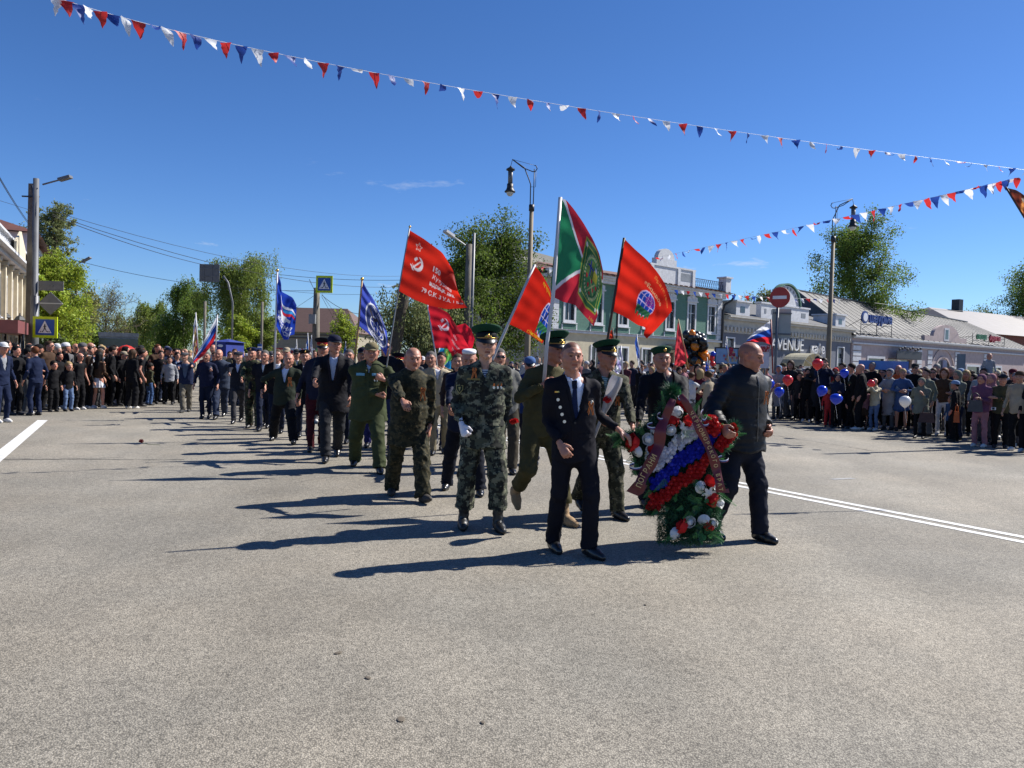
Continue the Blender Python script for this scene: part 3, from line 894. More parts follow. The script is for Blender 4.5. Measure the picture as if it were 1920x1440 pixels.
# ------------------------------------------------------------------ headgear, in head coordinates (metres at H=1.75)
HATS = {}
def hat_parts(kind):
 """list of (part name, mesh data with neutral slot, material key)"""
 if kind in HATS: return HATS[kind]
 out = []
 def lat(name, prof, n, sx, sy, cz, tilt=0.0, cy=0.012, dome=None, key='main', tiltz=0.06):
  mb = MB(); Mt = Matrix.Translation((0, cy, cz)) @ Matrix.Rotation(tilt, 4, 'X')
  mb.lathe(prof, n, (0, 0, 0), 0, sx, sy, True, Mt)
  out.append((name, mb.data(name, M_BLK, True), key))
 if kind == 'peaked':
  lat('cap_band', [(0.094, 0.0), (0.097, 0.004), (0.098, 0.040), (0.094, 0.046)], 28, 0.93, 1.12, 0.058, R_(-6), key='band')
  mb = MB(); Mt = Matrix.Translation((0, 0.012, 0.103)) @ Matrix.Rotation(R_(-15), 4, 'X')
  mb.lathe([(0.090, -0.004), (0.104, 0.010), (0.126, 0.028), (0.134, 0.040), (0.130, 0.047), (0.095, 0.053), (0.05, 0.058), (0.0, 0.060)], 32, (0, 0.0, 0), 0, 0.98, 1.06, False, Mt)
  out.append(('cap_crown', mb.data('cap_crown', M_BLK, True), 'main'))
  mb = MB()      # crescent visor sloping down
  n = 14; vs = []
  for lay in (0, 0.004):
   for i in range(n + 1):
    a = math.pi * (0.10 + 0.80 * i / n)
    x0, y0 = -0.094 * math.cos(a) * 0.94, -0.106 * math.sin(a) + 0.012
    x1, y1 = -0.104 * math.cos(a) * 0.95, -0.106 * math.sin(a) - 0.052 * math.sin(a) + 0.016
    vs += [(x0, y0, 0.058 - lay), (x1, y1, 0.058 - 0.040 * math.sin(a) - lay)]
  fs = [(2 * i, 2 * i + 2, 2 * i + 3, 2 * i + 1) for i in range(n)]
  m_ = 2 * (n + 1)
  fs += [(m_ + 2 * i, m_ + 2 * i + 1, m_ + 2 * i + 3, m_ + 2 * i + 2) for i in range(n)]
  fs += [(2 * i + 1, 2 * i + 3, m_ + 2 * i + 3, m_ + 2 * i + 1) for i in range(n)]
  mb.add(vs, fs); out.append(('visor', mb.data('visor', M_BLK, True), 'visor'))
  mb = MB(); mb.tube([(-0.094 * math.cos(math.pi * (0.1 + 0.8 * i / 12)) * 0.97, -0.111 * math.sin(math.pi * (0.1 + 0.8 * i / 12)) + 0.008, 0.066) for i in range(13)], 0.0028, 6)
  out.append(('chin_cord', mb.data('chin_cord', M_BLK, True), 'gold'))
  mb = MB(); mb.ball((0, -0.104, 0.083), (0.015, 0.006, 0.017), 10); mb.ball((0, -0.110, 0.083), (0.006, 0.004, 0.006), 8, 1)
  for k in (-1, 1): mb.ball((k * 0.018, -0.100, 0.077), (0.012, 0.004, 0.007), 8, 0)
  out.append(('badge', mb.data('badge', [M_GOLD, M_REDC], True), None))
 elif kind == 'cap':
  lat('cap_crown', [(0.094, 0.0), (0.096, 0.02), (0.090, 0.048), (0.072, 0.072), (0.04, 0.087), (0.0, 0.091)], 22, 0.93, 1.10, 0.046, R_(-4))
  mb = MB(); n = 12; vs = []
  for lay in (0, 0.004):
   for i in range(n + 1):
    a = math.pi * (0.16 + 0.68 * i / n); w = max(0, math.sin(math.pi * i / n)) ** 0.5
    vs += [(-0.088 * math.cos(a), -0.100 * math.sin(a) + 0.010, 0.055 - lay),
      (-0.092 * math.cos(a) * (1 - 0.1 * w), -0.100 * math.sin(a) - 0.068 * w + 0.010, 0.055 - 0.018 * w - 0.010 * abs(math.cos(a)) - lay)]
  fs = [(2 * i, 2 * i + 2, 2 * i + 3, 2 * i + 1) for i in range(n)]; m_ = 2 * (n + 1)
  fs += [(m_ + 2 * i, m_ + 2 * i + 1, m_ + 2 * i + 3, m_ + 2 * i + 2) for i in range(n)]
  fs += [(2 * i + 1, 2 * i + 3, m_ + 2 * i + 3, m_ + 2 * i + 1) for i in range(n)]
  mb.add(vs, fs); out.append(('visor', mb.data('visor', M_BLK, True), 'visor'))
 elif kind == 'beret':
  mb = MB(); Mt = Matrix.Translation((-0.004, 0.016, 0.072)) @ Matrix.Rotation(R_(-8), 4, 'X') @ Matrix.Rotation(R_(-5), 4, 'Y')
  mb.lathe([(0.092, -0.014), (0.095, 0.0), (0.108, 0.016), (0.122, 0.034), (0.112, 0.050), (0.075, 0.062), (0.03, 0.067), (0.0, 0.068)], 26, (0, 0, 0), 0, 0.92, 1.08, False, Mt)
  out.append(('beret_cloth', mb.data('beret_cloth', M_BLK, True), 'main'))
  mb = MB(); mb.ball((0.0, -0.112, 0.100), (0.016, 0.006, 0.018), 10); mb.ball((0, -0.118, 0.100), (0.007, 0.003, 0.008), 8, 1)
  out.append(('badge', mb.data('badge', [M_GOLD, M_REDC], True), None))
 elif kind == 'flatcap':
  lat('cap_crown', [(0.094, 0.0), (0.104, 0.016), (0.106, 0.036), (0.085, 0.054), (0.04, 0.064), (0, 0.066)], 22, 0.96, 1.18, 0.052, R_(8), cy=0.0)
  mb = MB(); mb.ball((0, -0.105, 0.055), (0.062, 0.045, 0.010), 12, 0, Matrix.Translation((0, 0, 0))); out.append(('visor', mb.data('visor', M_BLK, True), 'main'))
 elif kind == 'beanie':
  lat('knit_crown', [(0.096, 0.0), (0.100, 0.006), (0.100, 0.034), (0.096, 0.040), (0.092, 0.066), (0.068, 0.092), (0.03, 0.106), (0.0, 0.108)], 22, 0.93, 1.10, 0.030, R_(-6))
 elif kind == 'skullcap':
  lat('cap_crown', [(0.090, 0.0), (0.091, 0.030), (0.078, 0.044), (0.04, 0.050), (0, 0.051)], 22, 0.90, 1.08, 0.076, R_(-10), cy=0.02)
 elif kind == 'scarf':
  lat('headscarf_top', [(0.092, -0.05), (0.100, 0.0), (0.100, 0.05), (0.085, 0.085), (0.045, 0.105), (0.0, 0.110)], 20, 0.92, 1.06, 0.024, R_(-18), cy=0.030)
  mb = MB(); mb.tube([(-0.08, 0.0, 0.0), (-0.075, -0.02, -0.06), (-0.03, -0.05, -0.115), (0.03, -0.05, -0.115), (0.075, -0.02, -0.06), (0.08, 0, 0)], [0.016, 0.02, 0.02, 0.02, 0.02, 0.016], 8)
  out.append(('headscarf_tie', mb.data('headscarf_tie', M_BLK, True), 'main'))
 HATS[kind] = out
 return out

def _glasses():
 mb = MB()
 for k in (-1, 1):
  mb.ball((k * 0.032, -0.100, 0.012), (0.026, 0.007, 0.019), 10)
  mb.bar((k * 0.056, -0.097, 0.016), (k * 0.082, 0.0, 0.014), 0.004, 0.006)
 mb.bar((-0.012, -0.107, 0.016), (0.012, -0.107, 0.016), 0.004, 0.005)
 return mb.data('sunglasses', M_GLASSES, True)
GLASS_ME = None

def put_hat(root, info, kind, colors, mats=None):
 """colors: {'main','band','visor'} -> material"""
 M = info['M'] @ Matrix.Scale(info['s'] * 1.0, 4)
 for name, me, key in hat_parts(kind):
  o = link(name, me, root); o.matrix_local = M
  if key:
   o.material_slots[0].link = 'OBJECT'
   o.material_slots[0].material = colors.get(key) or (M_GOLD if key == 'gold' else colors['main'])

def put_hair(root, info, kind, m, res=0.008):
 o = link('hair', hair_mesh(kind, res), root); o.matrix_local = info['M'] @ Matrix.Scale(info['s'], 4)
 o.material_slots[0].link = 'OBJECT'; o.material_slots[0].material = m
 return o

# ------------------------------------------------------------------ things pinned to clothes follow the cloth surface
class Surf:
 def __init__(s, V, F):
  s.t = BVHTree.FromPolygons([tuple(v) for v in V], [tuple(int(i) for i in f) for f in F])
 def hit(s, x, z, off=0.004, fy=-1.0):
  h = s.t.ray_cast(Vector((x, -1.2 + 0 * fy, z)), Vector((0, 1, 0)))
  if h[0] is None: return None
  return h[0] + h[1] * off if h[1].y < 0 else h[0] - h[1] * off
def pin_strip(surf, pts, w, off=0.004, taper=None, n=10):
 """a strip of cloth lying on the surface along (x,z) points"""
 mb = MB(); P_ = []
 for i in range(len(pts) - 1):
  for k in range(n):
   t = k / n; P_.append((pts[i][0] + (pts[i + 1][0] - pts[i][0]) * t, pts[i][1] + (pts[i + 1][1] - pts[i][1]) * t))
 P_.append(pts[-1])
 vs = []; N = len(P_)
 last = None
 for i, (x, z) in enumerate(P_):
  a = P_[min(i + 1, N - 1)]; b = P_[max(i - 1, 0)]
  dx, dz = a[0] - b[0], a[1] - b[1]; L = math.hypot(dx, dz) or 1
  ww = w if taper is None else taper(i / (N - 1)) * w
  nx, nz_ = -dz / L * ww / 2, dx / L * ww / 2
  for sgn in (-1, 0, 1):
   h = surf.hit(x + sgn * nx, z + sgn * nz_, off + (0.002 if sgn == 0 else 0))
   if h is None: h = last if last is not None else Vector((x, -0.12, z))
   last = h
   vs.append(h)
 fs = []
 for i in range(N - 1):
  fs += [(3 * i, 3 * i + 1, 3 * i + 4, 3 * i + 3), (3 * i + 1, 3 * i + 2, 3 * i + 5, 3 * i + 4)]
 mb.add(vs, fs)
 return mb
def pin_patch(surf, cx, cz, w, h, off=0.005, shape='rect', mi=0, mb=None):
 mb = mb or MB()
 nx, nz_ = 5, 5
 vs = []
 for j in range(nz_):
  for i in range(nx):
   u, v = i / (nx - 1) * 2 - 1, j / (nz_ - 1) * 2 - 1
   if shape == 'oval':
    k = math.hypot(u, v); m_ = max(abs(u), abs(v)); f = m_ / k if k > 0 else 1
    u, v = u * f, v * f
   if shape == 'shield' and v < 0: u *= 1 - abs(v) ** 2 * 0.9
   p_ = surf.hit(cx + u * w / 2, cz + v * h / 2, off)
   vs.append(p_ if p_ is not None else Vector((cx, -0.1, cz)))
 fs = [(j * nx + i, j * nx + i + 1, (j + 1) * nx + i + 1, (j + 1) * nx + i) for j in range(nz_ - 1) for i in range(nx - 1)]
 mb.add(vs, fs, mi)
 return mb

def ribbon_bow(surf, x, z, root, sc=1.0, flip=1):
 sc *= 0.8
 """orange and black striped loop of ribbon with two tails"""
 mb = MB(); c = surf.hit(x, z, 0.008)
 if c is None: return
 for mi, w, o_ in ((0, 0.020, 0.0), (1, 0.006, 0.0022), ):
  for sg in (-1, 1):
   pts = [c, c + Vector((sg * 0.012, -0.018, 0.03)) * sc, c + Vector((sg * 0.022, -0.02, 0.055)) * sc, c + Vector((sg * 0.006, -0.012, 0.06)) * sc,
     c + Vector((-sg * 0.010, -0.014, 0.01)) * sc, c + Vector((-sg * 0.03 * 1, -0.012, -0.075)) * sc]
   for a, b in zip(pts, pts[1:]):
    mb.bar(a - Vector((0, o_, 0)), b - Vector((0, o_, 0)), w * sc, 0.002, mi, up=(0, 1, 0.1))
 mb.build('striped_ribbon', [M_ORANGE, M_BLK], root)

def make_person(label, sp, mats, loc, rz=0.0, group=None, seed=0, hat=None, hatm=None, glasses=False, tone=1.0, red=0.0, deco=None, name='person'):
 global GLASS_ME
 parts, info = figure(sp, seed)
 root = empty(name, loc, rz, label, 'person', group)
 V, F, C = parts['body']
 link('body', npmesh('body', V, F, skin(tone, red), col=C), root)
 nm = {'suit': 'suit_jacket', 'camo': 'uniform_jacket', 'tee': 't_shirt', 'puffer': 'padded_jacket'}.get(sp.get('top', 'jacket'), sp.get('top', 'jacket'))
 link(sp.get('topname', nm), npmesh('garment', parts['top'][0], parts['top'][1], mats['top']), root)
 if parts.get('bottom'): link({'skirt': 'skirt', 'shorts': 'shorts'}.get(sp.get('bottom'), 'trousers'), npmesh('trousers', *parts['bottom'], mats['bottom']), root)
 if 'under' in parts and parts['under']: link('shirt', npmesh('shirt', *parts['under'], mats.get('under', M_WHITE)), root)
 for i in (0, 1):
  if parts['shoe%d' % i]: link('boot' if sp.get('boots') else 'shoe', npmesh('shoe', *parts['shoe%d' % i], mats.get('shoe', M_BLACKSHOE)), root)
 if sp.get('hair'): put_hair(root, info, sp['hair'], mats['hair'], 0.006)
 if hat: put_hat(root, info, hat, hatm)
 if glasses:
  if GLASS_ME is None: GLASS_ME = _glasses()
  o = link('sunglasses', GLASS_ME, root); o.matrix_local = info['M'] @ Matrix.Scale(info['s'], 4)
 if deco:
  deco(root, Surf(*parts['top']), info, parts)
 return root, info, parts
# ------------------------------------------------------------------ ground
def asphalt():
 m, n, l, b = _nt('asphalt')
 t = n.new('ShaderNodeTexCoord'); V = t.outputs['Object']
 b.inputs['Roughness'].default_value = 0.82; b.inputs['Specular IOR Level'].default_value = 0.35
 def noise(sc, det=4, rough=0.6, mapping=None, dist=0.0):
  z = n.new('ShaderNodeTexNoise'); z.inputs['Scale'].default_value = sc; z.inputs['Detail'].default_value = det
  z.inputs['Roughness'].default_value = rough; z.inputs['Distortion'].default_value = dist
  if mapping:
   q = n.new('ShaderNodeMapping'); q.inputs['Rotation'].default_value = (0, 0, mapping[0]); q.inputs['Scale'].default_value = mapping[1]
   l.new(V, q.inputs[0]); l.new(q.outputs[0], z.inputs['Vector'])
  else: l.new(V, z.inputs['Vector'])
  return z.outputs['Fac']
 def rng(x, a, b_, c, d):
  q = n.new('ShaderNodeMapRange'); q.inputs['From Min'].default_value = a; q.inputs['From Max'].default_value = b_
  q.inputs['To Min'].default_value = c; q.inputs['To Max'].default_value = d; l.new(x, q.inputs['Value']); return q.outputs[0]
 def mul(a, b_):
  q = n.new('ShaderNodeMath'); q.operation = 'MULTIPLY'; l.new(a, q.inputs[0]); l.new(b_, q.inputs[1]); return q.outputs[0]
 vo = n.new('ShaderNodeTexVoronoi'); vo.inputs['Scale'].default_value = 120; l.new(V, vo.inputs['Vector'])     # chippings about 1 cm
 vc = n.new('ShaderNodeSeparateColor'); l.new(vo.outputs['Color'], vc.inputs[0])
 stones = rng(vc.outputs[0], 0.0, 1.0, 0.74, 1.28)
 gaps = rng(vo.outputs['Distance'], 0.30, 0.80, 1.08, 0.50)
 v2 = n.new('ShaderNodeTexVoronoi'); v2.inputs['Scale'].default_value = 36; l.new(V, v2.inputs['Vector'])
 s2 = n.new('ShaderNodeSeparateColor'); l.new(v2.outputs['Color'], s2.inputs[0])
 big = rng(s2.outputs[1], 0, 1, 0.86, 1.16)
 tone = rng(noise(0.22, 5, 0.62), 0.35, 0.65, 0.84, 1.12)
 wear = rng(noise(0.9, 5, 0.65), 0.3, 0.7, 0.91, 1.09)
 lane = rng(noise(0.5, 3, 0.5, (R_(27), (1.0, 0.05, 1))), 0.35, 0.65, 0.86, 1.08)       # wheel-polished bands along the street
 f = mul(mul(mul(stones, gaps), mul(big, tone)), mul(wear, lane))
 # dark oil and patch stains
 st = rng(noise(1.7, 6, 0.7, None, 0.6), 0.66, 0.74, 1.0, 0.72)
 f = mul(f, st)
 vm = n.new('ShaderNodeVectorMath'); vm.operation = 'SCALE'; l.new(f, vm.inputs['Scale'])
 mixc = n.new('ShaderNodeMixRGB'); mixc.inputs['Color1'].default_value = (0.285, 0.256, 0.205, 1); mixc.inputs['Color2'].default_value = (0.252, 0.233, 0.193, 1)
 l.new(rng(noise(0.35, 3), 0.4, 0.6, 0, 1), mixc.inputs['Fac']); l.new(mixc.outputs[0], vm.inputs[0])
 l.new(vm.outputs[0], b.inputs['Base Color'])
 bp = n.new('ShaderNodeBump'); bp.inputs['Strength'].default_value = 0.45; bp.inputs['Distance'].default_value = 0.008; bp.invert = True
 l.new(vo.outputs['Distance'], bp.inputs['Height']); l.new(bp.outputs[0], b.inputs['Normal'])
 return m
M_ASPH = asphalt()
mb = MB()
# gently tessellated sheet to the horizon
xs_ = [-900, -300, -100, -40, -15, 0, 15, 40, 100, 300, 900]; ys_ = [-60, -10, 0, 15, 40, 100, 300, 900, 1800]
mb.add([(x, y, 0) for y in ys_ for x in xs_], [(j * 11 + i, j * 11 + i + 1, (j + 1) * 11 + i + 1, (j + 1) * 11 + i) for j in range(8) for i in range(10)])
tag(mb.build('ground', M_ASPH), kind='structure')

M_PAINT = mat('road_paint', (0.62, 0.62, 0.60), 0.6, 0.30, 9.0, 0.3, 80)
def strip(name, pts, w, z, m, label=None):
 mb = MB(); L = []
 for i, p in enumerate(pts):
  a = pts[min(i + 1, len(pts) - 1)] - pts[max(i - 1, 0)]; a.z = 0; a.normalize()
  nn = Vector((-a.y, a.x, 0)) * (w[i] if hasattr(w, '__len__') else w) / 2
  L += [(p.x - nn.x, p.y - nn.y, z), (p.x + nn.x, p.y + nn.y, z)]
 mb.add(L, [(2 * i, 2 * i + 2, 2 * i + 3, 2 * i + 1) for i in range(len(pts) - 1)])
 return tag(mb.build(name, m), label, kind='structure')
def seg(a, b, n=8): return [a + (b - a) * (i / n) for i in range(n + 1)]
a0, b0 = G(940, 824), G(1925, 1018)
for k, off in enumerate((0.0, 0.26)):
 d_ = (b0 - a0).normalized(); nn = Vector((-d_.y, d_.x, 0)) * off
 strip('lane_marking', seg(a0 - d_ * 14 + nn, b0 + d_ * 3 + nn, 16), 0.115, 0.004, M_PAINT)
strip('lane_marking', seg(G(-70, 912), G(80, 788), 6), 0.20, 0.004, M_PAINT)
strip('lane_marking', seg(G(1560, 899), G(1600, 897), 2), 0.12, 0.004, mat('worn_paint', (0.26, 0.26, 0.25), 0.8, 0.4, 12))
# tar-sealed cracks and seams
M_CRACK = mat('tar_seam', (0.055, 0.053, 0.050), 0.8, 0.3, 8)
def crack(p0, p1, w, n=26, amp=0.03, seed=1):
 r = random.Random(seed); pts = []
 a, b = G(*p0), G(*p1); d = (b - a).normalized(); nn = Vector((-d.y, d.x, 0)); o = 0
 for i in range(n + 1):
  o = o * 0.8 + r.uniform(-amp, amp); pts.append(a + (b - a) * (i / n) + nn * o)
 ws = [w * r.uniform(0.4, 1.3) for _ in pts]
 strip('road_crack', pts, ws, 0.004, M_CRACK)
crack((-20, 861), (345, 862), 0.030, 40, 0.02, 1); crack((0, 863.5), (230, 858), 0.014, 30, 0.03, 2)
crack((1440, 815), (1640, 846), 0.022, 26, 0.04, 3); crack((1500, 800), (1900, 858), 0.012, 30, 0.05, 4)
crack((560, 905), (700, 884), 0.008, 20, 0.03, 5)
# small flattened leaves and stains on the road
M_LEAF = mat('dry_leaf', (0.12, 0.10, 0.075), 0.9)
for (x, y, s_) in ((634, 1225, 0.022), (690, 1272, 0.018), (752, 1350, 0.024), (905, 1356, 0.014), (1210, 1135, 0.012)):
 p = G(x, y); mb = MB(); mb.ball((0, 0, 0), (s_ * 1.1, s_ * 0.8, 0.003), 8, 0, Matrix.Translation((p.x, p.y, 0.005)) @ Matrix.Rotation(x * 0.7, 4, 'Z'))
 tag(mb.build('leaf', M_LEAF), 'small dry leaf flattened on the road, ' + {634: 'alone nearest the marchers', 690: 'the middle of three in a slanting line', 752: 'lowest of three in a slanting line', 905: 'close to the bottom edge', 1210: 'right of the suited man, far below the wreath'}[x], 'leaf', 'dry leaves on the road')

# pavements and kerbs in front of the buildings
M_KERB = mat('kerb_stone', (0.30, 0.29, 0.27), 0.85, 0.2, 4, 0.3)
M_PAVE = mat('paving', (0.24, 0.22, 0.21), 0.85, 0.2, 3, 0.3)
FD = Vector((0.742, 0.670, 0)); FN = Vector((0.670, -0.742, 0))      # facade line of the right-hand street, and its outward normal
F0 = Vector((2.3, 47.6, 0))
def pavement(a, b, w):
 d = (b - a).normalized(); nn = Vector((-d.y, d.x, 0))
 mb = MB(); mb.bar(a + nn * w / 2 + Vector((0, 0, 0.06)), b + nn * w / 2 + Vector((0, 0, 0.06)), w, 0.12)
 tag(mb.build('pavement', M_PAVE), kind='structure')
 mb = MB(); mb.bar(a - nn * 0.08 + Vector((0, 0, 0.065)), b - nn * 0.08 + Vector((0, 0, 0.065)), 0.15, 0.13)
 tag(mb.build('kerb', M_KERB), kind='structure')
pavement(F0 - FD * 20 + FN * 4, F0 + FD * 110 + FN * 4, 4.2)

# ------------------------------------------------------------------ walls with real openings
def wall_open(mb, x0, x1, z0, z1, ops, t=0.35, mi=0, y=0.0):
 """wall from x0..x1, z0..z1, thickness t behind y, with rectangular openings (xa, xb, za, zb) in one row"""
 ops = sorted(ops); x = x0
 for xa, xb, za, zb in ops:
  if xa > x: mb.box((x, y, z0), (xa, y + t, z1), mi)
  if za > z0: mb.box((xa, y, z0), (xb, y + t, za), mi)
  if zb < z1: mb.box((xa, y, zb), (xb, y + t, z1), mi)
  x = xb
 if x < x1: mb.box((x, y, z0), (x1, y + t, z1), mi)

M_GLASS = mat('window_glass', (0.035, 0.045, 0.055), 0.08, 0.3, 1.2, spec=0.7)
M_CURT = mat('curtain', (0.42, 0.42, 0.42), 0.8, 0.3, 5)
M_WPAINT = mat('white_painted_wood', (0.52, 0.53, 0.55), 0.6, 0.16, 4, 0.1)
M_CREAM = mat('cream_plaster', (0.46, 0.41, 0.29), 0.85, 0.14, 2.5, 0.25, 30)
M_GREEN = mat('green_boards', (0.072, 0.165, 0.125), 0.7, 0.2, 1.5, 0.35, 20, aniso=(1, 1, 14))
M_ROOFR = mat('rusty_roof', (0.15, 0.075, 0.05), 0.7, 0.3, 2)
M_METAL = mat('grey_metal', (0.22, 0.23, 0.24), 0.5, 0.2, 3, metal=0.3)
M_DMETAL = mat('dark_metal', (0.020, 0.022, 0.028), 0.5, 0.2, 8)
M_ROOFG = mat('tin_roof', (0.085, 0.084, 0.083), 0.7, 0.2, 1.2, 0.2, 6, metal=0.1)

def window(parent, xa, xb, za, zb, trim=0.12, mull=(1, 1), fm=None, sill=True, ped=None, depth=0.14, y=0.0, gm=None):
 fm = fm or M_WPAINT
 f = MB()
 e = 0.03
 f.box((xa - trim, y - 0.05, za - trim), (xa, y + depth, zb + trim)); f.box((xb, y - 0.05, za - trim), (xb + trim, y + depth, zb + trim))
 f.box((xa, y - 0.048, zb), (xb, y + depth, zb + trim)); f.box((xa, y - 0.048, za - trim), (xb, y + depth, za))
 w = 0.05
 for i in range(1, mull[0] + 1):
  x = xa + (xb - xa) * i / (mull[0] + 1); f.box((x - w / 2, y + 0.06, za), (x + w / 2, y + 0.11, zb))
 if mull[1]:
  z = za + (zb - za) * 0.66; f.box((xa, y + 0.058, z - w / 2), (xb, y + 0.108, z + w / 2))
 fo = f.build('window', fm, parent)
 g = MB(); g.box((xa, y + 0.115, za), (xb, y + 0.125, zb)); g.build('pane', gm or M_GLASS, fo)
 if sill:
  q = MB(); q.box((xa - trim - 0.06, y - 0.14, za - trim - 0.07), (xb + trim + 0.06, y - 0.01, za - trim - 0.003)); q.build('sill', fm, fo)
 if ped:
  q = MB(); c = (xa + xb) / 2; hw = (xb - xa) / 2 + trim + 0.10; z = zb + trim + 0.003
  q.box((c - hw, y - 0.13, z), (c + hw, y + 0.02, z + 0.10))
  q.prism([(c - hw + 0.06, z + 0.103), (c - hw + 0.06, z + 0.36), (c - hw * 0.55, z + 0.42), (c, z + 0.72), (c + hw * 0.55, z + 0.42), (c + hw - 0.06, z + 0.36), (c + hw - 0.06, z + 0.103)], y - 0.08, y + 0.02)
  q.prism([(c - 0.18, z + 0.36), (c, z + 0.54), (c + 0.18, z + 0.36), (c, z + 0.24)], y - 0.11, y - 0.085)
  q.build('pediment', fm, fo)
 return fo

# ------------------------------------------------------------------ green and cream corner house
def green_house():
 rz = math.atan2(FD.y, FD.x)
 root = empty('corner_house', F0, rz, 'two-storey corner house, green boarded upper floor with white window surrounds over cream ground floor', 'house')
 L, zb, ze = 18.6, 3.55, 7.3
 xs = [1.6 + i * 2.62 for i in range(7)]
 up = [(x - 0.42, x + 0.42, 4.35, 6.25) for x in xs]
 m1 = MB(); wall_open(m1, 0, L, 3.75, ze, up); m1.box((0, 0.36, 3.75), (0.3, 12, ze)); m1.build('upper_wall', M_GREEN, root)
 lo = [(x - 0.5, x + 0.5, 1.15, 2.75) for x in xs]; lo[4] = (xs[4] - 0.6, xs[4] + 0.6, 0.1, 2.6)
 m2 = MB(); wall_open(m2, 0, L, 0, zb, lo, 0.45, y=-0.06); m2.box((0, 0.40, 0), (0.35, 12, zb)); m2.build('lower_wall', M_CREAM, root)
 m3 = MB(); m3.box((-0.1, -0.22, zb + 0.003), (L + 0.1, 0.35, zb + 0.14)); m3.box((-0.05, -0.12, zb + 0.143), (L + 0.05, 0.34, 3.748)); m3.build('string_course', M_WPAINT, root)
 m3 = MB(); m3.box((-0.12, -0.27, zb + 0.143), (L + 0.12, -0.125, zb + 0.165)); m3.build('ledge_flashing', M_DMETAL, root)
 for i, (x, op) in enumerate(zip(xs, up)):
  window(root, *op, trim=0.16, mull=(1, 1), ped=True)
  m4 = MB(); m4.box((x - 0.60, -0.07, 3.78), (x + 0.60, -0.003, 4.05)); m4.build('apron', M_GREEN, root)
  for q_ in (-0.70, 0.603): m4 = MB(); m4.box((x + q_, -0.06, 3.752), (x + q_ + 0.097, -0.004, 4.08)); m4.build('apron_frame', M_WPAINT, root)
 for i, op in enumerate(lo):
  if i == 4:
   m5 = MB(); m5.box((op[0], 0.1, op[2]), (op[1], 0.16, op[3])); m5.build('door', mat('brown_door', (0.07, 0.03, 0.02), 0.5), root)
   m5 = MB(); n_ = 10
   pr = [(op[0] - 0.5 + 2.2 * k / n_, 2.75 + 0.45 * math.sin(math.pi * k / n_)) for k in range(n_ + 1)]
   for a, b in zip(pr, pr[1:]): m5.bar((a[0], -0.9, a[1]), (b[0], -0.9, b[1]), 1.6, 0.03, up=(0, 1, 0)) if False else m5.add([(a[0], -1.5, a[1]), (b[0], -1.5, b[1]), (b[0], -0.07, b[1]), (a[0], -0.07, a[1]), (a[0], -1.5, a[1] + .03), (b[0], -1.5, b[1] + .03), (b[0], -0.07, b[1] + .03), (a[0], -0.07, a[1] + .03)], [(0, 3, 2, 1), (4, 5, 6, 7), (0, 1, 5, 4)])
   m5.build('door_canopy', M_DMETAL, root)
   m5 = MB(); m5.tube([(op[0] - 0.45, -1.4, 2.75), (op[0] - 0.45, -0.8, 2.2), (op[0] - 0.45, -0.08, 1.9)], 0.02, 6); m5.build('canopy_bracket', M_DMETAL, root); m5 = MB(); m5.tube([(op[1] + 0.45, -1.4, 2.75), (op[1] + 0.45, -0.8, 2.2), (op[1] + 0.45, -0.08, 1.9)], 0.02, 6); m5.build('canopy_bracket', M_DMETAL, root)
   continue
  window(root, *op, trim=0.12, mull=(1, 0), y=-0.06, sill=False)
 for xa in (0.0, L - 0.55):
  for k in range(9):       # rusticated corner blocks
   q = MB(); z = 3.76 + k * 0.39; q.box((xa - 0.02, -0.09, z), (xa + 0.57, -0.003, z + 0.36)); q.build('corner_block', M_WPAINT, root)
 q = MB()
 for k, (o, z0_, z1_) in enumerate(((0.30, 6.92, 7.12), (0.45, 7.122, 7.25), (0.62, 7.252, 7.38))): q.box((-o, -o, z0_), (L + o * 0.6, -0.003, z1_))
 q.build('cornice', M_WPAINT, root)
 q = MB(); q.prism([(0, 0), (0.9, 0), (0.9, 0)], 0, 0)
 q = MB()     # roof slab, sloping back
 q.add([(-0.7, -0.75, 7.39), (L + 0.7, -0.75, 7.39), (L - 3, 5.0, 8.7), (3, 5.0, 8.7), (-0.7, 12, 7.39), (L + 0.7, 12, 7.39)], [(0, 1, 2, 3), (0, 3, 4), (1, 5, 2), (3, 2, 5, 4)])
 ro = q.build('roof', M_ROOFR, root)
 q = MB(); x = -0.6
 while x < L + 0.5: q.bar((x, -0.76, 7.415), (x + 0.0, 0.6, 7.73), 0.045, 0.05); x += 0.62
 q.build('roof_seam', M_ROOFR, ro)
 # attic parapet with arched pediment, dated panel, railing and end pillar
 px_ = MB(); z = 7.45
 px_.box((9.0, -0.5, z), (14.2, -0.15, z + 1.15)); px_.box((8.9, -0.56, z + 1.153), (14.3, -0.1, z + 1.27))
 px_.box((9.6, -0.55, z + 1.273), (11.9, -0.12, z + 1.70))
 n_ = 16; px_.prism([(10.75 + 0.95 * math.cos(math.pi * k / n_), z + 1.703 + 0.72 * math.sin(math.pi * k / n_)) for k in range(n_ + 1)], -0.5, -0.15)
 for xx in (9.0, 12.1, 13.9): px_.box((xx, -0.57, z - 0.05), (xx + 0.32, -0.503, z + 1.15))
 px_.build('attic_parapet', M_WPAINT, root)
 q = MB(); q.box((12.5, -0.515, z + 0.35), (13.8, -0.503, z + 0.9)); q.build('date_panel', M_METAL, root)
 q = MB()
 for k in range(15):
  a = 14.5 + 0.25 * k; q.bar((a, -0.35, z), (a + 0.25, -0.35, z + 0.7), 0.022, 0.022, up=(0, 1, 0)); q.bar((a + 0.25, -0.35, z), (a, -0.35, z + 0.7), 0.022, 0.022, up=(0, 1, 0))
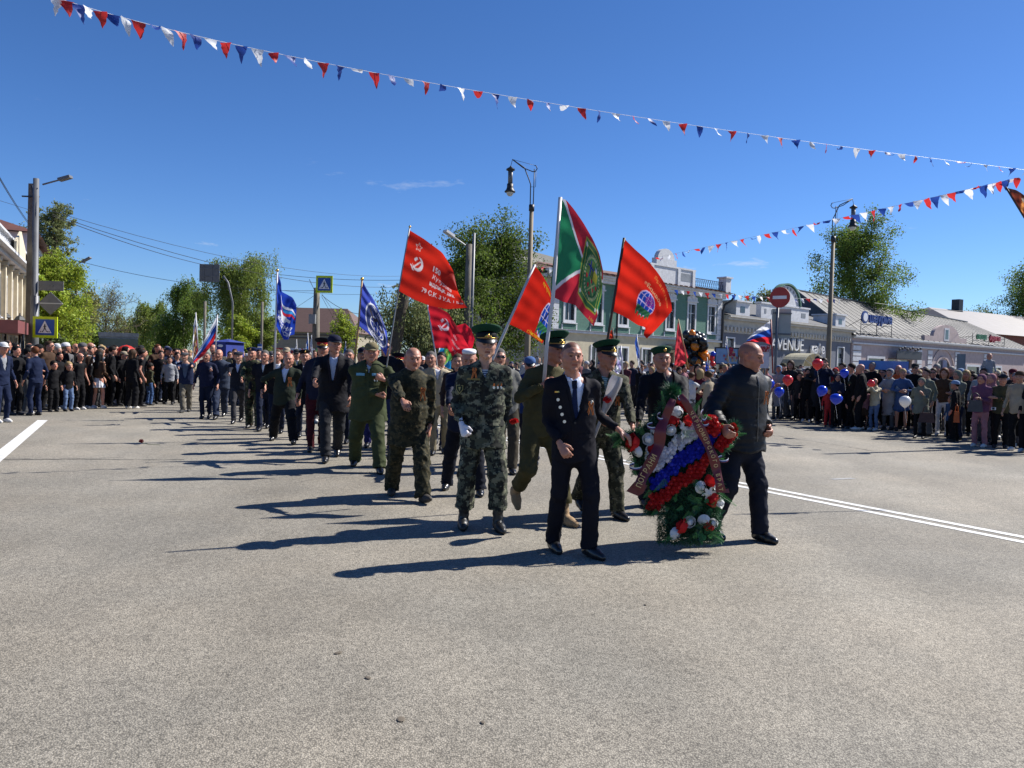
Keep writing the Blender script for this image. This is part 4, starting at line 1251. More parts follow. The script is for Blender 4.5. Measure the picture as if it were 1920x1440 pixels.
 q.bar((14.4, -0.35, z + 0.72), (18.2, -0.35, z + 0.72), 0.04, 0.04); q.bar((14.4, -0.35, z + 0.03), (18.2, -0.35, z + 0.03), 0.04, 0.04)
 q.build('roof_railing', M_DMETAL, root)
 q = MB(); q.box((18.2, -0.62, z - 0.05), (18.9, 0.05, z + 1.05)); q.box((18.08, -0.72, z + 1.053), (19.02, 0.15, z + 1.17)); q.build('end_pillar', M_WPAINT, root)
 q = MB(); q.tube([(L + 0.75, -0.75, 7.35), (L + 0.55, -0.6, 6.9), (L + 0.1, -0.25, 6.5), (L + 0.02, -0.16, 6.0), (L + 0.02, -0.16, 0.4)], 0.09, 10); q.build('downpipe', M_DMETAL, root, True)
 q = MB(); q.tube([(6.0, -0.7, 7.3), (6.0, -0.25, 6.9), (6.0, -0.2, 3.3)], 0.06, 8); q.build('downpipe', M_DMETAL, root, True)
 q = MB(); q.box((3.9, -0.10, 2.75), (4.9, -0.065, 3.0)); q.build('street_plate', mat('blue_enamel', (0.02, 0.08, 0.30), 0.4), root)
 # side wing turning the corner and running back, seen from the street on the left
 wr_ = empty('side_wing', (-0.02, 14.0, 0), -math.pi / 2); wr_.parent = root
 ops_l = [(1.0 + i * 2.2, 1.9 + i * 2.2, 1.0, 2.8) for i in range(6)]; ops_u = [(a, b, 4.2, 5.9) for a, b, _, _ in ops_l]
 w2 = MB(); wall_open(w2, 0, 13.9, 0, 3.6, ops_l, 0.4); wall_open(w2, 0, 13.9, 3.603, 6.9, ops_u, 0.4); w2.build('wing_wall', M_CREAM, wr_)
 for o in ops_l + ops_u: window(wr_, *o, sill=False)
 w2 = MB(); w2.box((-0.3, -0.35, 6.903), (13.9, 0.4, 7.15)); w2.build('wing_cornice', M_WPAINT, wr_)
 M_HIP = mat('grey_hip_roof', (0.13, 0.125, 0.10), 0.7, 0.2, 1.5)
 w2 = MB(); w2.add([(-3.3, -0.5, 7.16), (14.2, -0.5, 7.16), (5.5, 5.5, 10.0), (0.5, 5.5, 10.0), (-3.3, 12, 7.16), (14.2, 12, 7.16)], [(0, 1, 2, 3), (0, 3, 4), (1, 5, 2), (3, 2, 5, 4)]); r2 = w2.build('wing_roof', M_HIP, wr_)
 for xx, zz in ((5.2, 10.2), (0.7, 10.2)):
  c_ = MB(); c_.box((xx - 0.5, 4.2, zz - 0.9), (xx + 0.4, 5.0, zz + 0.25)); c_.box((xx - 0.58, 4.1, zz + 0.253), (xx + 0.48, 5.1, zz + 0.45)); c_.build('chimney', M_DMETAL, r2)
 d_ = MB(); d_.prism([(8.2, 7.3), (8.2, 8.1), (8.8, 8.6), (9.5, 8.75), (10.2, 8.6), (10.8, 8.1), (10.8, 7.3)], 0.1, 2.6); d_.build('dormer', M_HIP, r2)
 d_ = MB(); d_.lathe([(0.3, 0), (0.3, 0.05)], 16, (0, 0, 0), 0, 1, 1, True, Matrix.Translation((9.5, 0.07, 8.0)) @ Matrix.Rotation(R_(90), 4, 'X')); d_.build('round_window', M_WPAINT, r2)
 return root
green_house()

# horn loudspeaker on a bracket beside the corner house
def loudspeaker(p, label):
 r = empty('loudspeaker', p, R_(-20), label, 'loudspeaker')
 m = MB(); m.lathe([(0.05, 0), (0.08, 0.12), (0.16, 0.26), (0.34, 0.42), (0.36, 0.42), (0.17, 0.24)], 18, M=Matrix.Rotation(R_(82), 4, 'X'), caps=False); m.build('horn', M_WPAINT, r, True)
 m = MB(); m.lathe([(0.0, -0.2), (0.10, -0.18), (0.10, 0.0), (0.05, 0.02)], 14, M=Matrix.Rotation(R_(82), 4, 'X')); m.build('driver_housing', M_DMETAL, r, True)
loudspeaker(P(975, 503, 44.0), 'pale horn loudspeaker fixed in front of the grey hip roof')

# ------------------------------------------------------------------ cafe and pink single-storey row
def lettering(txt, size, parent, loc, m, ext=0.03, name='lettering', sx=1.0, bold=0.012, rot=(R_(90), 0, 0)):
 me = textmesh(txt, size, ext, 'LEFT', sx, bold); me.materials.clear(); me.materials.append(m)
 return link(name, me, parent, loc, rot)
def cafe():
 base = F0 + FD * 19.0
 rz = math.atan2(FD.y, FD.x)
 root = empty('cafe_building', base, rz, 'low grey cafe building with AVENUE lettering and small white roof turrets', 'building')
 M_CAFE = mat('grey_cafe_wall', (0.125, 0.135, 0.165), 0.8, 0.1, 3, 0.2)
 M_PALE2 = mat('pale_cornice', (0.40, 0.39, 0.36), 0.8, 0.15, 3)
 L = 16.6
 ops = [(0.35, 1.15, 1.0, 3.6), (7.2, 9.4, 0.1, 2.2), (14.6, 15.5, 0.9, 3.5)]
 m = MB(); wall_open(m, 0, L, 0, 4.0, ops, 0.4); m.build('wall', M_CAFE, root)
 m = MB(); m.box((0, -0.06, 4.003), (L, 0.4, 4.9)); m.box((-0.05, -0.35, 4.903), (L + 0.05, 0.42, 5.08)); m.box((-0.05, -0.5, 5.083), (L + 0.05, 0.43, 5.2)); m.build('cornice', M_PALE2, root)
 x = 0.1
 while x < L - 0.2:
  m = MB(); m.prism([(x, 4.42), (x, 4.18), (x + 0.1, 4.08), (x + 0.2, 4.18), (x + 0.2, 4.42)], -0.2, -0.063); m.build('dentil', M_PALE2, root); x += 0.40
 for i, o in enumerate(ops):
  if i == 1:
   q = MB(); q.box((o[0], 0.2, o[2]), (o[1], 0.25, o[3])); q.build('entrance_door', M_GLASS, root)
  else:
   window(root, *o, trim=0.10, mull=(0, 0), sill=False)
   for z in (1.25, 2.15, 3.0):
    q = MB(); q.box((o[0] + 0.12, 0.08, z), (o[1] - 0.12, 0.10, z + 0.45)); q.build('panel', M_METAL, root)
 # barrel awning over the door
 n_ = 12; q = MB(); vs = []
 for k in range(n_ + 1):
  a = math.pi * k / n_
  for yy in (-1.5, 0.0): vs.append((8.3 - 1.5 * math.cos(a), yy, 1.75 + 1.05 * math.sin(a)))
 for k in range(n_ + 1):
  a = math.pi * k / n_
  for yy in (-1.5, 0.0): vs.append((8.3 - 1.46 * math.cos(a), yy, 1.75 + 1.01 * math.sin(a)))
 m_ = 2 * (n_ + 1)
 q.add(vs, [(2 * i, 2 * i + 1, 2 * i + 3, 2 * i + 2) for i in range(n_)] + [(m_ + 2 * i, m_ + 2 * i + 2, m_ + 2 * i + 3, m_ + 2 * i + 1) for i in range(n_)] + [(2 * i, 2 * i + 2, m_ + 2 * i + 2, m_ + 2 * i) for i in range(n_)])
 q.build('awning', mat('pale_awning', (0.50, 0.48, 0.38), 0.5, 0.15, 3, transl=0.3), root)
 q = MB()
 for k in range(7):
  a = math.pi * k / 6; q.bar((8.3 - 1.5 * math.cos(a), -1.51, 1.75 + 1.05 * math.sin(a)), (8.3, -1.51, 1.75), 0.03, 0.03, up=(0, 1, 0))
 q.tube([(6.8, -1.5, 0.1), (6.8, -1.5, 1.75)], 0.03, 8); q.tube([(9.8, -1.5, 0.1), (9.8, -1.5, 1.75)], 0.03, 8)
 q.build('awning_frame', M_METAL, root)
 ML = mat('pale_letters', (0.62, 0.62, 0.62), 0.5); ML2 = mat('letter_shadow_edge', (0.05, 0.05, 0.06), 0.6)
 lettering('AVENUE', 1.40, root, (5.2, -0.10, 3.42), ML, 0.06, sx=0.80, bold=-0.006)
 lettering('кафе', 1.15, root, (10.45, -0.10, 3.22), ML, 0.06, sx=0.72, bold=0.0)
 q = MB(); q.add([(-0.1, -0.5, 5.21), (L + 0.1, -0.5, 5.21), (L + 0.1, 6, 7.4), (-0.1, 6, 7.4), (L + 0.1, 12, 5.2), (-0.1, 12, 5.2)], [(0, 1, 2, 3), (3, 2, 4, 5)]); ro = q.build('roof', M_ROOFG, root)
 # attic: turrets, stepped parapet and arched gable
 q = MB(); q.box((3.6, -0.3, 5.203), (9.6, 0.05, 6.35)); q.box((3.5, -0.36, 6.353), (9.7, 0.1, 6.48)); q.build('attic_wall', M_WPAINT, root)
 for k, xx in enumerate((4.0, 4.8, 8.6)):
  q = MB(); q.box((xx, -0.315, 5.65), (xx + (0.2 if k == 0 else 0.55), -0.303, 6.0)); q.build('attic_vent', M_METAL, root)
 n_ = 18; q = MB()
 q.prism([(6.7 + 1.5 * math.cos(math.pi * k / n_), 6.483 + 1.5 * math.sin(math.pi * k / n_)) for k in range(n_ + 1)], -0.3, 0.0); q.build('arched_gable', M_WPAINT, root)
 q = MB()
 for k in range(n_):
  a, b = math.pi * k / n_, math.pi * (k + 1) / n_
  q.bar((6.7 + 1.62 * math.cos(a), -0.2, 6.49 + 1.62 * math.sin(a)), (6.7 + 1.62 * math.cos(b), -0.2, 6.49 + 1.62 * math.sin(b)), 0.4, 0.12, up=(0, 0.01, 1))
 q.build('gable_coping', M_GREEN, root)
 for k in range(9):
  a = math.pi * (k + 1) / 10; q = MB(); q.ball((6.7 + 1.28 * math.cos(a), -0.31, 6.5 + 1.28 * math.sin(a)), (0.09, 0.03, 0.12), 8); q.build('gable_dentil', M_METAL, root)
 for xx in (0.9, 13.6):
  q = MB(); q.box((xx, -0.25, 5.203), (xx + 1.5, 1.4, 6.25)); q.box((xx - 0.1, -0.36, 6.253), (xx + 1.6, 1.5, 6.37)); q.build('turret', M_WPAINT, root)
  q = MB(); q.box((xx + 0.45, -0.262, 5.5), (xx + 0.95, -0.253, 5.95)); q.build('turret_window', M_GLASS, root)
 root.scale = (1.343, 1.343, 1.10)
 return root
cafe()

PB = F0 + FD * 41.6
PD = Vector((0.80, 0.60, 0)); PD.normalize()
def pink_row():
 rz = math.atan2(PD.y, PD.x)
 root = empty('shop_row', PB, rz, 'long low pinkish shop building with arched passage and grey tin roof', 'building')
 M_PINK = mat('pink_plaster', (0.40, 0.325, 0.315), 0.85, 0.13, 2.2, 0.25, 25)
 L = 44
 ops = [(3.2, 6.2, 1.2, 3.0), (7.3, 12.2, 0.1, 3.0), (17.6, 21.0, 0.0, 2.3), (25.5, 28.8, 1.0, 2.6), (31, 35, 0.6, 2.6)]
 m = MB(); wall_open(m, 0, L, 0, 4.9, ops, 0.5); m.build('wall', M_PINK, root)
 m = MB(); m.box((-0.05, -0.2, 4.35), (L, -0.003, 4.50)); m.box((-0.05, -0.25, 4.903), (L, 0.5, 5.03)); m.box((-0.05, -0.45, 5.033), (L, 0.5, 5.15)); m.build('cornice', M_WPAINT, root)
 for i in (0, 3, 4): window(root, *ops[i], trim=0.25, mull=(0, 0), sill=False, gm=M_GLASS)
 q = MB(); q.box((7.3, 0.25, 0.1), (12.2, 0.3, 3.0)); q.build('shop_front', M_GLASS, root)
 q = MB(); q.box((7.1, -0.9, 3.05), (12.4, -0.02, 3.12)); q.box((7.1, -0.92, 3.123), (12.4, -0.86, 3.9)); q.build('shop_fascia', M_DMETAL, root)
 q = MB();
 for k in range(9): q.ball((7.6 + k * 0.55, -0.95, 4.05 + 0.1 * (k % 3)), (0.22, 0.1, 0.14), 8)
 q.build('fascia_ornament', M_DMETAL, root)
 for px0 in (0.15, 13.2, 15.6, 22.2, 29.9):
  for k in range(7):
   q = MB(); q.box((px0, -0.10, 0.5 + k * 0.54), (px0 + (1.5 if px0 < 1 else 1.0), -0.003, 0.94 + k * 0.54)); q.build('rustic_block', M_WPAINT, root)
 n_ = 16       # arched surround over the passage
 for rr, w in ((2.9, 0.16), (2.0, 0.2)):
  q = MB()
  for k in range(n_):
   a, b = math.pi * k / n_, math.pi * (k + 1) / n_
   q.bar((19.3 + rr * math.cos(a), -0.05, 1.55 + rr * math.sin(a)), (19.3 + rr * math.cos(b), -0.05, 1.55 + rr * math.sin(b)), 0.1, w, up=(0, 0.01, 1))
  q.build('arch_moulding', M_PINK, root)
 q = MB(); q.prism([(19.3 + 1.7 * math.cos(math.pi * k / n_), 2.3 + 0.9 * math.sin(math.pi * k / n_)) for k in range(n_ + 1)], -0.012, -0.004); q.box((17.6, 0.6, 0), (21, 0.7, 2.3)); q.build('passage_gate', M_DMETAL, root)
 q = MB(); n2 = 20
 q.prism([(14.2, 5.153), (14.2, 5.8)] + [(19.3 - 3.1 * math.cos(math.pi * k / n2), 5.8 + 1.35 * math.sin(math.pi * k / n2)) for k in range(n2 + 1)] + [(24.4, 5.8), (24.4, 5.153)], -0.3, 0.1); q.build('arched_gable', M_PINK, root)
 q = MB(); q.box((18.7, -0.33, 5.35), (19.9, -0.303, 6.8)); go = q.build('gable_window', M_WPAINT, root)
 q = MB(); q.box((18.95, -0.34, 5.55), (19.65, -0.332, 6.6)); q.build('pane', M_GLASS, go)
 q = MB(); q.add([(-0.2, -0.45, 5.16), (L, -0.45, 5.16), (L, 8, 9.0), (2.5, 8, 10.2), (L, 16, 5.1), (-0.2, 16, 5.1)], [(0, 1, 2, 3), (0, 3, 5), (3, 2, 4, 5)]); ro = q.build('roof', M_ROOFG, root)
 q = MB(); x = 0.6
 while x < L: q.bar((x, -0.46, 5.19), (x + (2.3 * (1 - x / L)), 8, 10.20 - 1.2 * max(0, x - 2.5) / (L - 2.5)), 0.03, 0.05); x += 1.3
 q.bar((2.5, 8, 10.25), (L, 8, 9.05), 0.3, 0.12); q.bar((-0.2, -0.45, 5.2), (2.5, 8, 10.28), 0.25, 0.12); q.build('roof_seam', mat('roof_seam_metal', (0.14, 0.14, 0.14), 0.5, metal=0.1), ro)
 q = MB();
 for k in range(14): q.bar((0.8 + k * 0.95, -0.35, 5.2), (0.8 + k * 0.95 + 0.3, 0.4, 5.75), 0.03, 0.03)
 q.bar((0.8, 0.0, 5.6), (14, 0.0, 5.6), 0.03, 0.03, up=(0, 1, 0)); q.build('snow_guard', M_DMETAL, ro)
 return root
pink_row()
def roof_sign(x0, txts, label, zz, wd):
 rz = math.atan2(PD.y, PD.x)
 root = empty('rooftop_sign', PB + PD * x0 + Vector((PD.y, -PD.x, 0)) * 0.0, rz, label, 'sign')
 q = MB()
 for k in range(3):
  xx = wd * k / 2
  q.bar((xx, -0.35, 5.2), (xx, -0.35, zz + 0.9), 0.05, 0.05); q.bar((xx, 1.2, 6.0), (xx, -0.35, zz + 0.5), 0.04, 0.04)
  q.bar((xx, -0.35, 5.3), (xx - 1.2, 0.6, 5.6), 0.04, 0.04)
 q.bar((0, -0.35, zz), (wd, -0.35, zz), 0.05, 0.05, up=(0, 1, 0)); q.build('sign_frame', M_DMETAL, root)
 for t, x, sz, z, m_ in txts: lettering(t, sz, root, (x, -0.45, z), m_, 0.08, sx=0.9, bold=0.03)
 return root
M_BLUEL = mat('blue_letters', (0.03, 0.06, 0.22), 0.4); M_WHT = mat('white_letters', (0.70, 0.70, 0.72), 0.5)
r_ = roof_sign(0.9, [('ШАУРМА'.lower(), 1.25, 1.3, 6.95, M_BLUEL)], 'blue rooftop lettering reading шаурма on thin struts over the tin roof', 6.3, 6.0)
q = MB(); q.lathe([(0.62, 0), (0.62, 0.1)], 20, M=Matrix.Translation((0.55, -0.36, 7.0)) @ Matrix.Rotation(R_(90), 4, 'X')); q.build('round_logo', M_BLUEL, r_)
q = MB(); q.lathe([(0.42, 0), (0.42, 0.05)], 16, M=Matrix.Translation((0.55, -0.46, 7.0)) @ Matrix.Rotation(R_(90), 4, 'X')); q.build('logo_disc', M_WHT, r_)
roof_sign(25.8, [('овощи', 0.8, 0.95, 6.2, mat('green_letters', (0.04, 0.16, 0.08), 0.5)), ('фрукты', 4.4, 0.95, 6.15, mat('red_letters', (0.35, 0.04, 0.06), 0.5))], 'small coloured rooftop lettering above the pink shop row beside its arched gable', 5.7, 9.0)

# further roofs behind the row
def back_house(label, c, w, d, h, rh, wallm, roofm, rz, broken=False):
 root = empty('back_house', c, rz, label, 'house')
 m = MB(); m.box((-w / 2, 0, 0), (w / 2, d, h)); m.build('wall', wallm, root)
 m = MB()
 m.add([(-w / 2 - .4, -.4, h), (w / 2 + .4, -.4, h), (w / 2 + .4, d + .4, h), (-w / 2 - .4, d + .4, h), (-w / 2 + d * .3, d / 2, h + rh), (w / 2 - d * .3, d / 2, h + rh)], [(0, 1, 5, 4), (1, 2, 5), (2, 3, 4, 5), (3, 0, 4)])
 ro = m.build('roof', roofm, root)
 return root, ro
M_BRICK = mat('red_brick', (0.17, 0.055, 0.035), 0.85, 0.25, 6, 0.3)
bp_ = P(1880, 640, 118)
br, ro = back_house('red brick house with broad pale metal roof behind the pink shop row', (bp_.x + 10, 118, 0), 50, 22, 7.4, 4.4, M_BRICK, mat('pale_metal_roof', (0.125, 0.115, 0.12), 0.6, 0.15, 0.8), R_(30))
q = MB(); q.box((-12, 10, 10), (-10.9, 11.2, 13.4)); q.build('chimney', M_DMETAL, ro)
q = MB(); q.box((-2, -0.06, 3.5), (25, -0.01, 8.0)); q.build('white_wall_panel', M_WPAINT, br)
bp_ = P(1688, 640, 105)
root, ro = back_house('dilapidated dark wooden house with collapsing roof behind the tin roof', (bp_.x, 105, 0), 15, 10, 7.0, 2.4, mat('old_boards', (0.10, 0.08, 0.06), 0.9, 0.3, 3), mat('rotten_roof', (0.11, 0.09, 0.07), 0.8, 0.4, 2), R_(20))
q = MB()
rr = random.Random(4)
for k in range(16): q.bar((rr.uniform(-6, 7), 2 + rr.uniform(-2, 4), 7.2 + rr.uniform(0, 2)), (rr.uniform(-6, 7), 2 + rr.uniform(-2, 4), 7.5 + rr.uniform(0, 2.2)), 0.35, 0.08)
q.build('loose_planks', mat('dark_planks', (0.05, 0.04, 0.035), 0.9), root)

# brown hip-roofed house across the street
hp = gx(572, 96)
hr_, ro = back_house('long beige house with brown hipped roof and dark chimneys behind the crossing sign pole', (hp.x, 96, 0), 13, 9, 4.5, 3.3, mat('beige_brick', (0.27, 0.24, 0.18), 0.85, 0.15, 5, 0.3), mat('brown_tiles', (0.105, 0.062, 0.052), 0.75, 0.2, 2, 0.4, 12, aniso=(1, 6, 6)), R_(-6))
for xx, zz in ((-4.4, 7.4), (-3.2, 7.8)):
 q = MB(); q.box((xx - 0.55, 3.6, 4.8), (xx + 0.45, 4.6, zz)); q.build('chimney', M_DMETAL, ro)
for z in (3.7, 4.1):
 q = MB(); q.box((-6.6, -0.12, z), (6.6, -0.003, z + 0.13)); q.build('eaves_band', mat('dark_band', (0.09, 0.07, 0.06), 0.8), hr_)
q = MB(); q.prism([(4.0, 5.6), (4.9, 6.3), (6.0, 5.4)], 0.5, 2.5); q.build('dormer', M_DMETAL, ro)

# ------------------------------------------------------------------ left street side: cream classical house and white house
LD = Vector((-0.459, 0.888, 0)); L0 = Vector((-14.8, 20.2, 0))
def left_houses():
 # local x runs away from the viewer along the street; the street side faces local -y
 rz = math.atan2(LD.y, LD.x)
 M = Matrix.Rotation(rz, 4, 'Z')
 root = empty('classical_house', L0, rz, 'cream classical house with balustraded balcony and heavy cornice on the left edge', 'house')
 # street normal: rotate so that facade faces +X side: local +y points to the left building mass
 sgn = 1
 L = 19.0
 xs = [1.2 + 1.9 * i for i in range(9)]
 ops2 = [(x, x + 0.85, 4.0, 6.2) for x in xs]; ops1 = [(x, x + 0.85, 0.9, 2.9) for x in xs]
 MC = mat('pale_cream_plaster', (0.56, 0.50, 0.37), 0.85, 0.12, 2, 0.2)
 m = MB(); wall_open(m, 0, L, 0, 3.4, ops1, 0.4); wall_open(m, 0, L, 3.403, 7.0, ops2, 0.4); m.box((L - 0.4, 0.41, 0), (L, 10, 7.0)); m.build('wall', MC, root)
 for o in ops1 + ops2: window(root, *o, trim=0.10, mull=(1, 1), sill=True)
 for x in [0.55 + 1.9 * i for i in range(10)]:
  q = MB(); q.box((x, -0.16, 3.5), (x + 0.3, -0.003, 6.7)); q.box((x - 0.06, -0.22, 6.703), (x + 0.36, -0.003, 6.95)); q.build('pilaster', MC, root)
 q = MB(); q.box((-0.2, -0.35, 7.003), (L + 0.2, 0.4, 7.2)); q.box((-0.2, -0.6, 7.203), (L + 0.3, 0.4, 7.35)); q.box((-0.2, -0.3, 3.3), (L + 0.1, -0.17, 3.45)); q.build('cornice', M_WPAINT, root)
 for k in range(int(L / 0.45)):
  x = 0.1 + k * 0.45
  q = MB(); q.lathe([(0.06, 0), (0.10, 0.15), (0.06, 0.35), (0.05, 0.5), (0.09, 0.6)], 6, (x, -0.35, 7.353)); q.build('baluster', M_WPAINT, root)
 q = MB(); q.box((-0.2, -0.5, 7.955), (L + 0.1, -0.2, 8.07)); q.build('balustrade_rail', M_WPAINT, root)
 for x in (9.0, 14.0):
  q = MB(); q.prism([(x, 7.36), (x + 3.2, 7.36), (x + 3.2, 7.9), (x + 1.6, 8.7), (x, 7.9)], -0.6, -0.52); q.build('gable_ornament', MC, root)
 q = MB(); q.add([(-0.5, -0.3, 8.1), (L + 0.4, -0.3, 8.1), (L - 4, 6, 10.6), (-0.5, 6, 10.6), (L + 0.4, 12, 8.1)], [(0, 1, 2, 3), (1, 4, 2)]); q.build('roof', mat('brown_metal_tiles', (0.13, 0.05, 0.035), 0.6, 0.25, 2, 0.5, 10), root)
 q = MB(); q.box((-0.3, 0.3, 7.36), (L, 0.5, 8.1)); q.build('attic_wall', M_METAL, root)
 q = MB(); q.box((6.0, -0.95, 3.0), (18.2, -0.24, 3.62)); q.build('shop_awning', mat('maroon_awning', (0.16, 0.05, 0.05), 0.7), root)
 for x in (8.2, 10.6, 13.0, 15.2, 17.3):
  q = MB(); q.tube([(x, -0.9, 0), (x, -0.9, 3.0)], 0.05, 8); q.build('awning_post', M_DMETAL, root)
 # white three-storey house further along
 r2 = empty('white_house', L0 + LD * 19.6, rz, 'white three-storey house with tall dark narrow windows beyond the cream one', 'house')
 ops = [[(x, x + 0.7, z, z + 2.0) for x in (0.9, 3.0, 5.1, 7.2)] for z in (0.9, 4.1, 7.0)]
 m = MB()
 for i, (z0_, z1_) in enumerate(((0, 3.3), (3.303, 6.4), (6.403, 9.6))): wall_open(m, 0, 9, z0_, z1_, ops[i], 0.35)
 m.box((8.65, 0.36, 0), (9, 9, 9.6)); m.box((0, 0.36, 0), (0.3, 9, 9.6)); m.build('wall', mat('white_plaster', (0.62, 0.62, 0.63), 0.8, 0.1, 2), r2)
 for row in ops:
  for o in row: window(r2, *o, trim=0.08, mull=(0, 1), sill=False, fm=mat('dark_red_frame', (0.10, 0.04, 0.035), 0.6))
 q = MB(); q.add([(-0.4, -0.5, 9.61), (9.4, -0.5, 9.61), (6, 4.5, 12.0), (3, 4.5, 12.0), (-0.4, 9.4, 9.61), (9.4, 9.4, 9.61)], [(0, 1, 2, 3), (0, 3, 4), (1, 5, 2)]); q.build('roof', mat('dark_red_roof', (0.12, 0.05, 0.04), 0.7, 0.2, 2), r2)
left_houses()
for o_ in COL.objects:
 if o_.name == 'classical_house': o_.scale = (1, 1, 0.70)
 if o_.name == 'white_house': o_.scale = (1, 1, 0.75)
# ------------------------------------------------------------------ trees
def leafmat(name, col, tr=0.5): return mat(name, (col[0] * 2.2, col[1] * 2.2, col[2] * 1.6), 0.6, 0.25, 0.7, attr='Col', transl=tr, spec=0.3)
LM = dict(dark=leafmat('dark_leaves', (0.040, 0.062, 0.014)), mid=leafmat('green_leaves', (0.055, 0.085, 0.020)), lime=leafmat('lime_leaves', (0.115, 0.150, 0.022), 0.4),
   grey=leafmat('grey_green_leaves', (0.085, 0.100, 0.055)), birch=leafmat('birch_leaves', (0.075, 0.100, 0.026)), spruce=leafmat('needles', (0.022, 0.035, 0.012), 0.1), olive=leafmat('olive_leaves', (0.10, 0.105, 0.045)))
M_BARK = mat('bark', (0.075, 0.060, 0.045), 0.9, 0.3, 5, 0.5, 25)
M_BIRCHB = mat('birch_bark', (0.34, 0.32, 0.28), 0.8, 0.4, 3, 0.3, 15, aniso=(1, 1, 3))

def leaves(name, C, sz, m, parent, seed=0, droop=0.0, aspect=0.5, jit=0.3):
 """one quad-shaped leaf spray at every centre C"""
 r = np.random.RandomState(seed); n = len(C)
 d = r.normal(size=(n, 3)); d[:, 2] -= droop * 2.0; d /= np.linalg.norm(d, axis=1)[:, None]
 e = r.normal(size=(n, 3)); e -= d * (e * d).sum(1)[:, None]; e /= np.linalg.norm(e, axis=1)[:, None]
 L = sz * (0.6 + 0.8 * r.rand(n))[:, None]; W = L * aspect
 a = C - d * L * 0.5; b = C + e * W * 0.5; c = C + d * L * 0.5; q = C - e * W * 0.5
 V = np.stack([a, b, c, q], 1).reshape(-1, 3)
 F = np.arange(4 * n).reshape(-1, 4)
 t = 0.75 + 0.5 * r.rand(n); hue = 0.9 + 0.25 * r.rand(n)
 col = np.repeat(np.stack([t * hue, t, t * (0.9 + 0.2 * r.rand(n))], 1), 4, 0)
 return link(name, npmesh(name, V, F, m, False, col=col), parent)

def limb_curve(r, a, d, L, n=6, wob=0.18, up=0.0):
 pts = [Vector(a)]; d = Vector(d).normalized()
 for i in range(n):
  d = (d + Vector((r.gauss(0, wob), r.gauss(0, wob), r.gauss(0, wob) + up))).normalized()
  pts.append(pts[-1] + d * L / n)
 return pts

